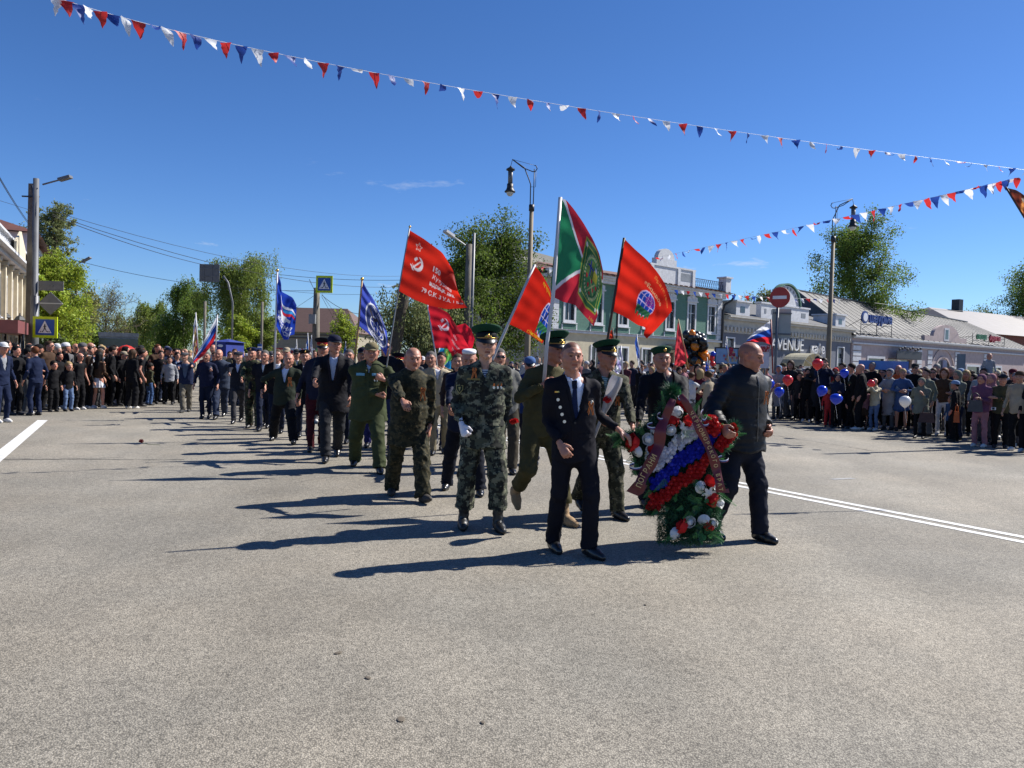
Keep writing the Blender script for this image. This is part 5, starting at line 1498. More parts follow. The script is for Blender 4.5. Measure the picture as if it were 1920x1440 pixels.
def tree(label, base, H, W, kind='broad', lm='mid', n=9000, leaf=0.16, seed=1, trunk_h=0.25, bark=None, group=None, lean=0.0, name='tree', tr=None, low=0.0):
 r = random.Random(seed); nr = np.random.RandomState(seed)
 root = empty(name, base, 0, label, 'tree', group)
 t = MB(); tips = []
 R0 = tr or H * 0.016 + 0.05
 hb = H * trunk_h
 trunk = limb_curve(r, (0, 0, -0.1), (lean, 0, 1), H * 0.86, 9, 0.035)
 t.tube(trunk, [R0 * (1 - 0.09 * i) * (1.25 if i == 0 else 1) for i in range(10)], 9)
 def at(h):
  k = min(max(h / (H * 0.86) * 9, 0), 8.99); i = int(k); return trunk[i].lerp(trunk[i + 1], k - i)
 nb = {'broad': 22, 'poplar': 26, 'birch': 20, 'bare': 26, 'spruce': 40, 'upright': 22}[kind]
 C = []
 for b in range(nb):
  f = (b + r.random()) / nb
  h = hb + (H * 0.84 - hb) * f
  a = at(h); az = r.uniform(0, 6.283)
  if kind == 'poplar': el_, L = R_(68), H * 0.22 * (0.55 + 0.8 * math.sin(math.pi * min(f * 0.9 + 0.1, 1)))
  elif kind == 'upright': el_, L = R_(62), W * 0.62 * (1.1 - 0.5 * f)
  elif kind == 'spruce': el_, L = R_(-8), W * 0.5 * (1.02 - f)
  elif kind == 'birch': el_, L = R_(42 - 10 * f), W * 0.64 * (0.55 + 0.75 * math.sin(math.pi * (0.15 + 0.75 * f)))
  else: el_, L = R_(24 + 42 * f), W * 0.62 * (0.55 + 0.65 * math.sin(math.pi * (0.2 + 0.7 * f)))
  L *= r.uniform(0.75, 1.2)
  d = Vector((math.cos(az) * math.cos(el_), math.sin(az) * math.cos(el_), math.sin(el_)))
  pts = limb_curve(r, a, d, L, 6, 0.13, 0.05 if kind in ('broad', 'poplar', 'upright', 'bare') else -0.02)
  r1 = R0 * 0.42 * (1 - 0.6 * f)
  t.tube(pts, [r1 * (1 - 0.14 * i) for i in range(7)], 5, caps=False)
  for j in range(2, 7):
   for k in range(2 if kind != 'bare' else 3):
    dd = Vector((r.gauss(0, 1), r.gauss(0, 1), r.gauss(0.25, 0.7))).normalized()
    p2 = limb_curve(r, pts[j], (d * 0.6 + dd).normalized(), L * 0.34, 4, 0.22)
    t.tube(p2, [r1 * 0.34 * (1 - 0.2 * i) + 0.006 for i in range(5)], 3, caps=False)
    if kind == 'bare':
     for q in range(4):
      p3 = limb_curve(r, p2[1 + q % 4], Vector((r.gauss(0, 1), r.gauss(0, 1), r.gauss(0.5, 0.7))), L * 0.2, 3, 0.3)
      t.tube(p3, [0.014, 0.011, 0.008, 0.006], 3, caps=False); tips.append(p3[-1]);
    tips += [p2[2], p2[4]]
 t.build('trunk', bark or M_BARK, root, True)
 T = np.array([tuple(p) for p in tips])
 if kind == 'birch':
  C = []
  ns = n // 16
  idx = nr.randint(0, len(T), ns)
  for i in idx:
   p = T[i] + nr.normal(size=3) * 0.25; L = nr.uniform(0.5, 1.0) * H * 0.16
   dz = np.linspace(0, 1, 16)[:, None]
   drift = nr.normal(size=3) * 0.35; drift[2] = -L
   C.append(p + dz * drift + nr.normal(size=(16, 3)) * 0.07)
  C = np.concatenate(C)
 elif kind == 'spruce':
  idx = nr.randint(0, len(T), n); C = T[idx] + nr.normal(size=(n, 3)) * np.array([0.25, 0.25, 0.12])
 else:
  # clumps: several dense sprays per twig tip, some tips left thin so that light comes through
  wgt = nr.rand(len(T)) ** 1.6 + 0.05; wgt /= wgt.sum()
  idx = nr.choice(len(T), n, p=wgt)
  sg = {'broad': 0.040, 'poplar': 0.026, 'bare': 0.03, 'upright': 0.034}[kind] * min(H, W * 1.6)
  C = T[idx] + nr.normal(size=(n, 3)) * sg * np.array([1, 1, 0.85])
 C = C[C[:, 2] > low]
 leaves('crown', C, leaf, LM[lm], root, seed, droop=0.8 if kind == 'birch' else 0.0, aspect=0.45 if kind in ('birch', 'spruce') else 0.62)
 return root

def tree_px(label, cx, top, wpx, Y, **k):
 b = gx(cx, Y); Ht = P(cx, top, Y).z; W = wpx / FPX * Y
 return tree(label, b, Ht, W, **k)

tree_px('tall grey-green poplar rising behind the left concrete pole', 74, 372, 70, 66, kind='poplar', lm='grey', n=20000, leaf=0.17, seed=3, trunk_h=0.12)
tree_px('bright lime-green maple behind the diamond sign on the left', 118, 486, 92, 42, kind='broad', lm='lime', n=22000, leaf=0.12, seed=5, trunk_h=0.2, tr=0.17)
tree_px('smaller lime tree close behind the left crossing sign', 88, 520, 60, 37, kind='broad', lm='lime', n=8000, leaf=0.15, seed=6, trunk_h=0.2)
tree_px('dark young spruce below the left crossing sign', 96, 612, 60, 33, kind='spruce', lm='spruce', n=9000, leaf=0.14, seed=7, trunk_h=0.05)
tree_px('thinly leaved grey tree beside the lime maple', 150, 540, 52, 60, kind='broad', lm='olive', n=3000, leaf=0.16, seed=8)
tree_px('almost bare spreading tree at the far end of the left pavement', 196, 568, 88, 80, kind='bare', lm='olive', n=2600, leaf=0.16, seed=9, trunk_h=0.2)
tree_px('green shrubby tree under the bare tree', 152, 618, 52, 62, kind='broad', lm='mid', n=6000, leaf=0.2, seed=10, trunk_h=0.1)
tree_px('low green tree left of the far bus', 178, 630, 46, 78, kind='broad', lm='mid', n=5000, leaf=0.24, seed=11, trunk_h=0.1)
tree_px('distant birch nearest the street vanishing point', 246, 602, 60, 125, kind='birch', lm='birch', n=14000, leaf=0.30, seed=12, trunk_h=0.15, bark=M_BIRCHB)
tree_px('birch with rounded top left of the tallest birch in the avenue', 290, 562, 50, 98, kind='birch', lm='birch', n=22000, leaf=0.24, seed=13, trunk_h=0.12, bark=M_BIRCHB)
tree_px('tall dense birch in the middle of the avenue', 342, 513, 56, 78, kind='birch', lm='mid', n=34000, leaf=0.19, seed=14, trunk_h=0.10, bark=M_BIRCHB)
tree_px('broad weeping birch in front of the grey sign panel', 458, 462, 84, 58, kind='birch', lm='birch', n=52000, leaf=0.135, seed=15, trunk_h=0.16, bark=M_BIRCHB)
tree_px('light bushy tree below the weeping birch', 452, 606, 56, 52, kind='broad', lm='lime', n=9000, leaf=0.16, seed=16, trunk_h=0.1)
tree_px('young bushy tree right of the weeping birch', 492, 604, 50, 54, kind='broad', lm='birch', n=7000, leaf=0.16, seed=161, trunk_h=0.1)
tree_px('small upright willow behind the brown hipped roof', 652, 588, 60, 70, kind='upright', lm='lime', n=2600, leaf=0.2, seed=17, trunk_h=0.15)
tree_px('old pollarded willow with grey-green hanging foliage behind the big red banner', 778, 552, 100, 30, kind='birch', lm='grey', n=17000, leaf=0.11, seed=18, trunk_h=0.2)
tree_px('dense dark poplar left of the street lantern', 905, 468, 178, 36, kind='broad', lm='dark', n=42000, leaf=0.105, seed=19, trunk_h=0.12, tr=0.2)
tree_px('leafy shoots of a second poplar behind the big red banner', 862, 462, 90, 38, kind='upright', lm='mid', n=9000, leaf=0.14, seed=20, trunk_h=0.12)
tree_px('dark lower tree behind the young guard in peaked cap', 862, 560, 150, 33, kind='broad', lm='dark', n=26000, leaf=0.09, seed=21, trunk_h=0.05)
tree_px('big leafy poplar behind the cafe roof and right lantern', 1598, 442, 130, 96, kind='broad', lm='mid', n=50000, leaf=0.22, seed=22, trunk_h=0.12)
tree_px('pale feathery willow between corner house and no-entry sign', 1405, 540, 80, 88, kind='upright', lm='grey', n=5000, leaf=0.24, seed=23)
tree_px('thin pale tree behind the arched cafe gable', 1518, 552, 80, 92, kind='upright', lm='olive', n=4500, leaf=0.26, seed=24)
tree_px('green tree at the right edge behind the brick house', 1900, 545, 130, 140, kind='broad', lm='mid', n=20000, leaf=0.30, seed=25)

# the thick leaning trunk beside the willow
lb = gx(722, 29.0); lt = P(758, 548, 29.0)
root = empty('leaning_tree', lb, 0, 'thick bare leaning trunk behind the big red banner', 'tree')
mb = MB(); mb.tube([(0, 0, 0), ((lt.x - lb.x) * 0.45, 0.1, lt.z * 0.45), (lt.x - lb.x, 0, lt.z), ((lt.x - lb.x) * 1.3, 0.1, lt.z * 1.35)], [0.30, 0.24, 0.22, 0.10], 10); mb.build('trunk', M_BARK, root, True)

# ------------------------------------------------------------------ poles, lanterns, signs
M_CONC = mat('weathered_concrete', (0.15, 0.135, 0.11), 0.9, 0.25, 3, 0.4, 30)
M_GALV = mat('galvanised_steel', (0.13, 0.135, 0.145), 0.5, 0.2, 2, metal=0.35)
M_OCHRE = mat('ochre_painted_pole', (0.19, 0.15, 0.095), 0.7, 0.2, 2)
M_LAMPG = mat('lamp_glass', (0.50, 0.50, 0.46), 0.2, spec=0.6)

def lantern_post(base, H, side, label):
 root = empty('street_lantern', base, 0, label, 'street lantern', 'tall ochre street lanterns')
 m = MB(); m.tube([(0, 0, 0), (0, 0, 1.2), (0, 0, H * 0.80)], [0.13, 0.115, 0.075], 12); m.build('pole', M_OCHRE, root, True)
 m = MB(); m.tube([(0, 0, H * 0.795), (0, 0, H * 0.82)], 0.10, 12); m.build('collar', M_DMETAL, root, True)
 z0 = H * 0.82; h = H - z0
 m = MB(); s = side
 m.tube([(0.055, 0, z0), (0.06, 0, z0 + h * 0.80)], 0.018, 6)
 m.tube([(-0.055, 0, z0), (-0.06, 0, z0 + h * 0.45)] + [(s * 0.25 * k / 4 - 0.05, 0, z0 + h * (0.45 + 0.25 * k / 4 + 0.03 * k)) for k in range(1, 5)] + [(s * 0.75, 0, z0 + h)], 0.020, 6)
 m.tube([(s * 0.75, 0, z0 + h), (s * 0.35, 0, z0 + h * 0.82), (0, 0, z0 + h * 0.74), (-s * 0.10, 0, z0 + h * 0.75), (-s * 0.16, 0, z0 + h * 0.81), (-s * 0.12, 0, z0 + h * 0.87), (-s * 0.06, 0, z0 + h * 0.88)], 0.018, 6)
 m.tube([(s * 0.75, 0, z0 + h), (-s * 0.08, 0, z0 + h * 0.88)], 0.007, 4); m.tube([(0.12, 0, z0 + h * 0.75), (0.12, 0, z0 + h * 0.40), (-0.06, 0, z0 + h * 0.40)], 0.009, 4)
 m.build('bracket', M_DMETAL, root, True)
 cx = s * 0.80; zt = z0 + h * 0.98
 m = MB(); m.tube([(s * 0.75, 0, zt), (cx, 0, zt - 0.22)], 0.010, 5)
 m.lathe([(0.02, 0.0), (0.05, -0.05), (0.16, -0.12), (0.155, -0.16), (0.06, -0.17)], 14, (cx, 0, zt - 0.20)); m.lathe([(0.115, -0.0), (0.115, -0.12), (0.14, -0.20), (0.20, -0.27), (0.195, -0.30), (0.10, -0.31)], 14, (cx, 0, zt - 0.85))
 m.build('lantern_cap', M_DMETAL, root, True)
 m = MB(); m.lathe([(0.090, -0.36), (0.082, -0.86)], 14, (cx, 0, zt)); m.build('lantern_body', M_GALV, root, True)
 m = MB(); m.ball((cx, 0, zt - 1.15), (0.135, 0.135, 0.15), 14); m.build('lantern_globe', M_LAMPG, root, True)
 return root
b = gx(985.5, 28.0); lantern_post(b, P(1000, 300, 28.0).z, -1, 'ochre street lantern left of the big green and red flag')
b = gx(1549, 32.7); lantern_post(b, P(1575, 372, 32.7).z, 1, 'ochre street lantern standing in front of the cafe wall')

def arm_lamp(root, p0, p1, head, m=M_GALV):
 q = MB(); q.tube([p0, p1], 0.03, 6); q.build('lamp_arm', m, root, True)
 d = (Vector(p1) - Vector(p0)).normalized()
 q = MB(); q.bar(Vector(p1) - d * 0.1, Vector(p1) + d * head, 0.24, 0.10); q.build('lamp_head', m, root)

def poles():
 Y = 29.0
 b = gx(57, Y + 0.3); root = empty('utility_pole', b, 0, 'weathered concrete pole behind the steel lamp post on the left', 'pole')
 top = P(60, 345, Y + 0.3).z
 m = MB(); m.add([(-0.16, -0.15, 0), (0.16, -0.15, 0), (0.16, 0.15, 0), (-0.16, 0.15, 0), (-0.10, -0.1, top), (0.10, -0.1, top), (0.10, 0.1, top), (-0.10, 0.1, top)], [(0, 1, 5, 4), (1, 2, 6, 5), (2, 3, 7, 6), (3, 0, 4, 7), (4, 5, 6, 7)]); m.build('pole', M_CONC, root)
 m = MB(); m.bar((-0.3, -0.15, top - 0.5), (0.35, -0.15, top - 0.5), 0.05, 0.05); m.bar((0.1, -0.2, top - 0.1), (0.3, -0.2, top - 1.1), 0.06, 0.06, up=(0, 1, 0)); m.build('bracket', M_DMETAL, root)
 b = gx(63.5, Y - 0.5); Y2 = Y - 0.5
 root = empty('lamp_post', b, 0, 'steel lamp post with single arm carrying the left crossing sign', 'lamp post')
 top = P(74, 335, Y2).z
 m = MB(); m.tube([(0, 0, 0), (0, 0, top * 0.45), (0, 0, top * 0.452), (0, 0, top)], [0.145, 0.14, 0.105, 0.10], 14); m.build('pole', M_GALV, root, True)
 a = P(80, 346, Y2) - Vector(b); c = P(116, 336, Y2) - Vector(b)
 arm_lamp(root, a, c, 0.35)
 # crossing sign with fluorescent border
 crossing_sign(root, (P(91, 614, Y2) - Vector(b)) + Vector((0, -0.2, 0)), 0.90, 0.78, 0)
 m = MB(); cpt = P(95, 569, Y2) - Vector(b); m.prism([(cpt.x - 0.46, cpt.z), (cpt.x, cpt.z + 0.42), (cpt.x + 0.46, cpt.z), (cpt.x, cpt.z - 0.42)], cpt.y - 0.02, cpt.y + 0.01)
 d_ = m.build('diamond_sign_back', M_GALV, root);
 m = MB(); m.bar((cpt.x - 0.46, cpt.y - 0.03, cpt.z), (cpt.x + 0.46, cpt.y - 0.03, cpt.z), 0.02, 0.04); m.build('stiffener', M_LAMPG, d_)
 m = MB(); cpt = P(96, 536, Y2) - Vector(b); m.box((cpt.x - 0.46, cpt.y - 0.02, cpt.z - 0.18), (cpt.x + 0.46, cpt.y + 0.01, cpt.z + 0.18)); m.bar((cpt.x - 0.4, cpt.y - 0.03, cpt.z + 0.03), (cpt.x + 0.1, cpt.y - 0.03, cpt.z + 0.0), 0.02, 0.04); m.build('plate_back', M_GALV, root)
 # pole across the street with a crossing sign on top
 Y3 = 39.0; b = gx(590, Y3); root = empty('sign_pole', b, 0, 'concrete pole with crossing sign on top and grey box, before the brown roof', 'pole')
 top = P(600, 540, Y3).z
 m = MB(); m.tube([(0, 0, 0), (0, 0, top)], [0.24, 0.15], 10); m.build('pole', M_CONC, root, True)
 m = MB(); c = P(589, 598, Y3) - Vector(b); m.box((c.x - 0.17, -0.4, c.z - 0.26), (c.x + 0.15, -0.16, c.z + 0.22)); m.build('meter_box', M_METAL, root)
 crossing_sign(root, (P(610.5, 534, Y3) - Vector(b)) + Vector((0, -0.25, 0)), 0.86, 0.86, R_(-6))
 # concrete lamp pole and steel post behind the dark poplar
 Y4 = 31.0; b = gx(872, Y4); root = empty('lamp_post', b, 0, 'old concrete lamp post with long white lamp in front of the dark poplar', 'lamp post')
 top = P(876, 458, Y4).z
 m = MB(); m.tube([(0, 0, 0), (0, 0, top)], [0.19, 0.13], 9); m.build('pole', M_CONC, root, True)
 arm_lamp(root, P(876, 462, Y4) - Vector(b), P(846, 441, Y4 - 0.6) - Vector(b), 0.35, M_WPAINT)
 b = gx(880, Y4 - 0.4); root = empty('steel_post', b, 0, 'plain grey steel post beside the old concrete lamp post', 'post')
 m = MB(); m.tube([(0, 0, 0), (0, 0, P(883, 437, Y4 - 0.4).z)], 0.06, 10); m.build('pole', M_GALV, root, True)
 # distant lamp posts along the left pavement and in the avenue
 for (px, y, top, ax, ay, lab) in ((150, 46, 490, 146, 489, 'lamp post half hidden in the lime maple'), (140, 70, 580, 155, 577, 'far lamp post left of the bare tree')):
  b = gx(px - 8, y); root = empty('lamp_post', b, 0, lab, 'lamp post')
  t = P(px - 6, top + 6, y); m = MB(); m.tube([(0, 0, 0), (0, 0, t.z)], 0.07, 8); m.build('pole', M_GALV, root, True)
  arm_lamp(root, (0, 0, t.z), P(px + 6, top, y) - Vector(b), 0.5)
 for px, y, top, lab in ((382, 46, 565, 'slim dark pole behind the striped flags'), (489, 50, 566, 'slim dark pole at the right of the weeping birch'), (112, 52, 585, 'grey pole left of the lime maple trunk')):
  b = gx(px, y); root = empty('street_pole', b, 0, lab, 'pole'); m = MB(); m.tube([(0, 0, 0), (0, 0, P(px + 1, top, y).z)], 0.085, 8); m.build('pole', M_CONC, root, True)
 # lamp post out of frame to the right: its shadow crosses the street
 root = empty('street_lantern', (14.6, 19.0, 0), 0, 'street lantern just beyond the right edge casting the long thin shadow', 'street lantern')
 m = MB(); m.tube([(0, 0, 0), (0, 0, 8.6)], [0.10, 0.06], 10); m.build('pole', M_OCHRE, root, True)

M_YEL = mat('fluorescent_yellow', (0.50, 0.62, 0.01), 0.5); M_SBLUE = mat('sign_blue', (0.008, 0.07, 0.32), 0.4); M_SRED = mat('sign_red', (0.36, 0.035, 0.028), 0.5)
def crossing_sign(parent, c, w, h, rz):
 M = Matrix.Translation(c) @ Matrix.Rotation(rz, 4, 'Z')
 m = MB(); m.box((-w / 2, -0.02, -h / 2), (w / 2, 0.02, h / 2), 0, M); so = m.build('crossing_sign', M_YEL, parent)
 m = MB(); a = w * 0.385; b_ = h * 0.37; m.box((-a, -0.028, -b_), (a, -0.022, b_), 0, M); m.build('blue_field', M_SBLUE, so)
 m = MB(); t = min(a, b_); m.prism([(-t * 0.86, -t * 0.74), (t * 0.86, -t * 0.74), (0, t * 0.84)], -0.034, -0.030, 0, M); m.build('white_triangle', M_WHT, so)
 m = MB(); k = t * 0.95
 def bar(x0, z0_, x1, z1_, w_): m.bar(M @ Vector((x0 * k, -0.038, z0_ * k)), M @ Vector((x1 * k, -0.038, z1_ * k)), 0.004, w_ * k, up=(M.to_3x3() @ Vector((0, 1, 0))) if False else (0, 0, 1)) if abs(x1 - x0) > abs(z1_ - z0_) else m.bar(M @ Vector((x0 * k, -0.038, z0_ * k)), M @ Vector((x1 * k, -0.038, z1_ * k)), w_ * k, 0.004, up=(0, 1, 0))
 m.ball(M @ Vector((0.02 * k, -0.04, 0.36 * k)), (0.075 * k, 0.004, 0.075 * k), 8)
 bar(0.0, 0.28, 0.02, -0.10, 0.17); bar(0.02, -0.08, 0.18, -0.36, 0.10); bar(0.18, -0.36, 0.24, -0.62, 0.09); bar(-0.01, -0.08, -0.10, -0.36, 0.10); bar(-0.10, -0.36, -0.26, -0.58, 0.09)
 bar(0.04, 0.22, 0.22, 0.02, 0.07); bar(-0.03, 0.22, -0.16, 0.02, 0.07)
 for x in (-0.55, -0.33, 0.36, 0.58): bar(x, -0.66, x + 0.06, -0.52, 0.12)
 m.build('walking_figure', M_BLK, so)
 return so
poles()

# blue bus-stop plates on the left
for (px, py, Y, lab) in ((124, 597, 50, 'upper of two small blue and white stop plates behind the lime maple'), (124, 612, 50, 'lower of two small blue and white stop plates behind the lime maple'), (487, 651, 48, 'small blue and white striped stop plate right of the weeping birch')):
 c = P(px, py, Y); root = empty('stop_plate', (c.x, c.y, 0), 0, lab, 'sign')
 m = MB(); m.box((-0.13, -0.02, c.z - 0.20), (0.13, 0.02, c.z + 0.20)); m.build('plate', M_SBLUE, root)
 m = MB(); m.box((-0.13, -0.03, c.z - 0.05), (0.13, -0.022, c.z + 0.05)); m.build('white_band', M_WHT, root)
 m = MB(); m.tube([(0.0, 0.06, 0), (0, 0.06, c.z + 0.3)], 0.03, 6); m.build('post', M_GALV, root)

# grey back of a large direction panel, hung over the street
Yp = 47.0; c = P(393, 512, Yp)
root = empty('direction_panel', (c.x + 0.9, c.y, 0), 0, 'grey back of a large direction panel in front of the weeping birch', 'sign')
m = MB(); a = P(374, 528, Yp); b_ = P(412, 496, Yp); m.box((a.x - c.x - 0.9, -0.03, a.z), (b_.x - c.x - 0.9, 0.0, b_.z)); po = m.build('panel', mat('grey_panel_back', (0.115, 0.12, 0.13), 0.7, 0.1), root)
m = MB()
for t in (0.3, 0.72): m.box((a.x - c.x - 0.88, -0.06, a.z + (b_.z - a.z) * t), (b_.x - c.x - 0.92, -0.032, a.z + (b_.z - a.z) * t + 0.04))
for t in (0.2, 0.62): m.box((a.x - c.x - 0.9 + (b_.x - a.x) * t, -0.062, a.z + .02), (a.x - c.x - 0.86 + (b_.x - a.x) * t, -0.034, b_.z - .02))
m.build('stiffener', M_GALV, po)
m = MB(); m.tube([(0.5, 0.1, 0), (0.5, 0.1, a.z - 1.2), (0.2, 0.1, a.z), (-0.1, 0.1, a.z + 0.4)], 0.06, 8); m.build('pole', M_GALV, root, True)

# no-entry sign with blank panel behind
Y5 = 26.5; b = gx(1450, Y5)
root = empty('no_entry_sign', b, 0, 'red round no-entry sign with white bar on grey post', 'sign')
m = MB(); top = P(1460, 560, Y5).z; m.tube([(0, 0, 0), (0, 0, top)], 0.05, 10); m.build('post', M_GALV, root, True)
c = P(1460.5, 558, Y5) - b; Mx = Matrix.Translation((c.x, -0.09, c.z)) @ Matrix.Rotation(R_(-40), 4, 'Z') @ Matrix.Rotation(R_(90), 4, 'X')
m = MB(); m.lathe([(0.35, -0.012), (0.355, 0.0), (0.35, 0.012)], 32, M=Mx); so = m.build('disc', M_SRED, root)
m = MB(); m.box((-0.24, -0.055, 0.0135), (0.24, 0.055, 0.02), 0, Mx); m.build('white_bar', M_WHT, so)
a = P(1446, 634, Y5 + 0.15) - b; d_ = P(1483, 580, Y5 + 0.15) - b
m = MB(); m.box((a.x, 0.10, a.z), (d_.x, 0.16, d_.z)); m.build('panel', mat('pale_sign_back', (0.34, 0.36, 0.33), 0.6, 0.1), root)
m = MB(); m.bar((a.x, 0.07, a.z + 0.15), (d_.x, 0.07, a.z + 0.15), 0.05, 0.05, up=(0, 1, 0)); m.bar((a.x, 0.07, d_.z - 0.15), (d_.x, 0.07, d_.z - 0.15), 0.05, 0.05, up=(0, 1, 0)); m.build('clamp', M_GALV, root)

# old-fashioned lanterns by the cream house
for px, py, lab in ((10, 603, 'left of two old-fashioned glass lanterns before the maroon awning'), (37, 608, 'right of two old-fashioned glass lanterns before the maroon awning')):
 Y = 30.0; c = P(px, py, Y); root = empty('glass_lantern', (c.x, c.y, 0), 0, lab, 'street lantern', 'old-fashioned glass lanterns')
 m = MB(); m.tube([(0, 0, 0), (0, 0, c.z - 0.25)], [0.06, 0.04], 8); m.build('pole', M_DMETAL, root, True)
 m = MB(); m.lathe([(0.10, -0.24), (0.20, 0.16)], 6, (0, 0, c.z)); m.build('lantern_glass', mat('brownish_glass', (0.16, 0.13, 0.09), 0.15), root)
 m = MB(); m.lathe([(0.23, 0.165), (0.12, 0.30), (0.03, 0.36), (0.02, 0.44)], 6, (0, 0, c.z)); m.lathe([(0.05, -0.30), (0.12, -0.245)], 6, (0, 0, c.z)); m.build('lantern_cap', M_DMETAL, root)

# ------------------------------------------------------------------ overhead wires
M_WIRE = mat('black_cable', (0.02, 0.02, 0.022), 0.6)
def wire(p0, p1, sag, rad, lab, n=18):
 a, b = P(*p0), P(*p1); pts = [a.lerp(b, i / n) - Vector((0, 0, sag * 4 * (i / n) * (1 - i / n))) for i in range(n + 1)]
 m = MB(); m.tube(pts, rad, 4); tag(m.build('overhead_wire', M_WIRE), lab, 'wire', 'overhead wires')
wire((98, 405, 29), (385, 497, 47), 0.15, 0.014, 'lowest cable from the left pole to the grey direction panel')
wire((98, 402, 29), (880, 520, 60), 1.6, 0.012, 'long cable from the left pole to the dark poplar')
wire((98, 396, 29), (860, 506, 62), 1.3, 0.009, 'faint topmost cable from the left pole')
wire((-30, 280, 17), (60, 425, 29.3), 0.1, 0.010, 'upper cable entering at the left edge'); wire((-30, 283, 17), (62, 430, 29.3), 0.12, 0.010, 'second cable entering at the left edge')
wire((-20, 370, 22), (60, 395, 29.3), 0.0, 0.006, 'thin cable left of the concrete pole')
wire((120, 482, 40), (600, 545, 39.5), 0.5, 0.011, 'cable running from the lime maple to the crossing sign pole')
wire((500, 512, 60), (760, 525, 60), 0.2, 0.016, 'cable above the blue flags'); wire((500, 541, 60), (760, 548, 60), 0.3, 0.011, 'thin cable between the blue flags')
wire((594, 551, 39), (555, 577, 62), 0.0, 0.013, 'short cable from crossing sign pole to brown roof'); wire((603, 553, 39), (760, 560, 40), 0.9, 0.013, 'sagging cable from crossing sign pole to the right')
wire((603, 556, 39), (634, 612, 62), 0.0, 0.011, 'steep cable down to the hipped roof'); wire((604, 552, 39), (640, 606, 62), 0.0, 0.011, 'second steep cable to the hipped roof')
wire((1640, 568, 60), (1870, 582, 100), 0.3, 0.02, 'cable above the collapsing roof'); wire((590, 545, 39), (580, 524, 30), 0.0, 0.012, 'short cable stub left of the crossing sign')

# ------------------------------------------------------------------ bunting
def bn(name, c): return mat(name, c, 0.5, 0.12, 14, 0.2, 30, transl=0.45)
M_BN = [bn('red_pennant_cloth', (0.52, 0.03, 0.03)), bn('blue_pennant_cloth', (0.02, 0.06, 0.30)), bn('white_pennant_cloth', (0.72, 0.74, 0.78))]
def bunting(label, A_, B_, C_, n, w, seed, first=0, up=0.0):
 """quadratic string through three pixel/depth points with n cloth pennants pulled about by the wind"""
 r = random.Random(seed)
 a, b, c = P(*A_), P(*B_), P(*C_)
 def at(t): return a * ((1 - t) * (1 - 2 * t)) + b * (4 * t * (1 - t)) + c * (t * (2 * t - 1))
 root = empty('bunting_string', a, 0, label, 'bunting')
 m = MB(); m.tube([at(i / 60) - a for i in range(61)], 0.0035 if w < 0.3 else 0.006, 4); m.build('string', M_WHT, root)
 for i in range(n):
  t = (i + 0.5) / n
  p = at(t); d = (at(min(t + 0.01, 1)) - at(max(t - 0.01, 0))).normalized()
  s_ = w * r.uniform(0.42, 0.5); h = w * 1.25 * r.uniform(0.75, 1.05)
  mode = r.random()
  blow = r.uniform(0.1, 1.25) if mode > up else r.uniform(1.5, 2.6)
  side = r.choice((-1, 1)); nn = d.cross(Vector((0, 0, 1))).normalized() * side
  m = MB(); rows = 6; vs = []; fs = []
  for j in range(rows + 1):
   v = j / rows; ang = blow * v ** 0.7 + 0.25 * math.sin(3 * v + i)
   dn = Vector((0, 0, -1)) * math.cos(ang * 0.5 + (blow > 1.4) * 1.2 * v) + nn * math.sin(ang)
   if j == 0: cpt = p.copy()
   else: cpt = cpt + dn.normalized() * h / rows + d * (h / rows) * r.uniform(-0.1, 0.55)
   hw = s_ * (1 - v) ** 0.9 + 0.001
   tw = r.uniform(0.3, 1.0) * math.sin(2.6 * v + i * 1.3)
   for k in (-1, 0, 1):
    vs.append(cpt + (d * math.cos(tw) + nn * math.sin(tw)) * hw * k + nn * (0.03 * w if k == 0 else 0) - a)
  for j in range(rows):
   for k in (0, 1): q = 3 * j + k; fs.append((q, q + 1, q + 4, q + 3))
  m.add(vs, fs); o = m.build('pennant', M_BN[(i + first) % 3], root, True)
bunting('upper bunting string of red, white and blue pennants across the whole sky', (96, -8, 9.2), (1010, 190, 13.2), (1935, 320, 20.5), 64, 0.185, 5, 2, 0.12)
bunting('middle bunting string rising to the upper right corner over the right lantern', (1225, 484, 34), (1560, 412, 23.5), (1912, 332, 19.5), 46, 0.26, 8, 0, 0.35)
bunting('bunting along the eaves of the green corner house', (1120, 508, 47), (1010, 500, 45), (900, 492, 44), 14, 0.36, 11, 0)
bunting('low bunting running from the corner house past the no-entry sign', (1262, 543, 44), (1420, 556, 42), (1580, 561, 44), 26, 0.26, 12, 1)
# ------------------------------------------------------------------ flags: wind-blown cloth sheets, the print is woven in as vertex colours
M_FLAG = mat('flag_cloth', (1, 1, 1), 0.62, 0.06, 9, 0.15, 60, attr='Col', transl=0.62, spec=0.3)
M_FLAGT = mat('thin_flag_cloth', (1, 1, 1), 0.5, 0.05, 9, 0.1, 60, attr='Col', transl=0.45, spec=0.35)
M_POLEW = mat('white_pole', (0.50, 0.49, 0.50), 0.4, 0.1, 5)
M_POLED = mat('dark_wood_pole', (0.055, 0.030, 0.018), 0.6, 0.3, 5)
M_POLEL = mat('pine_pole', (0.36, 0.22, 0.10), 0.6, 0.25, 5)

def poly_at(pts, t):
 pts = np.array(pts, float); d = np.r_[0, np.cumsum(np.linalg.norm(np.diff(pts[:, :2], axis=0), axis=1))]
 d /= d[-1]
 return np.stack([np.interp(t, d, pts[:, k]) for k in range(2)], -1)
def smooth_poly(pts, n=40, it=2):
 t = np.linspace(0, 1, n); q = poly_at(pts, t)
 for _ in range(it): q[1:-1] = q[1:-1] * 0.5 + (q[:-2] + q[2:]) * 0.25
 return q

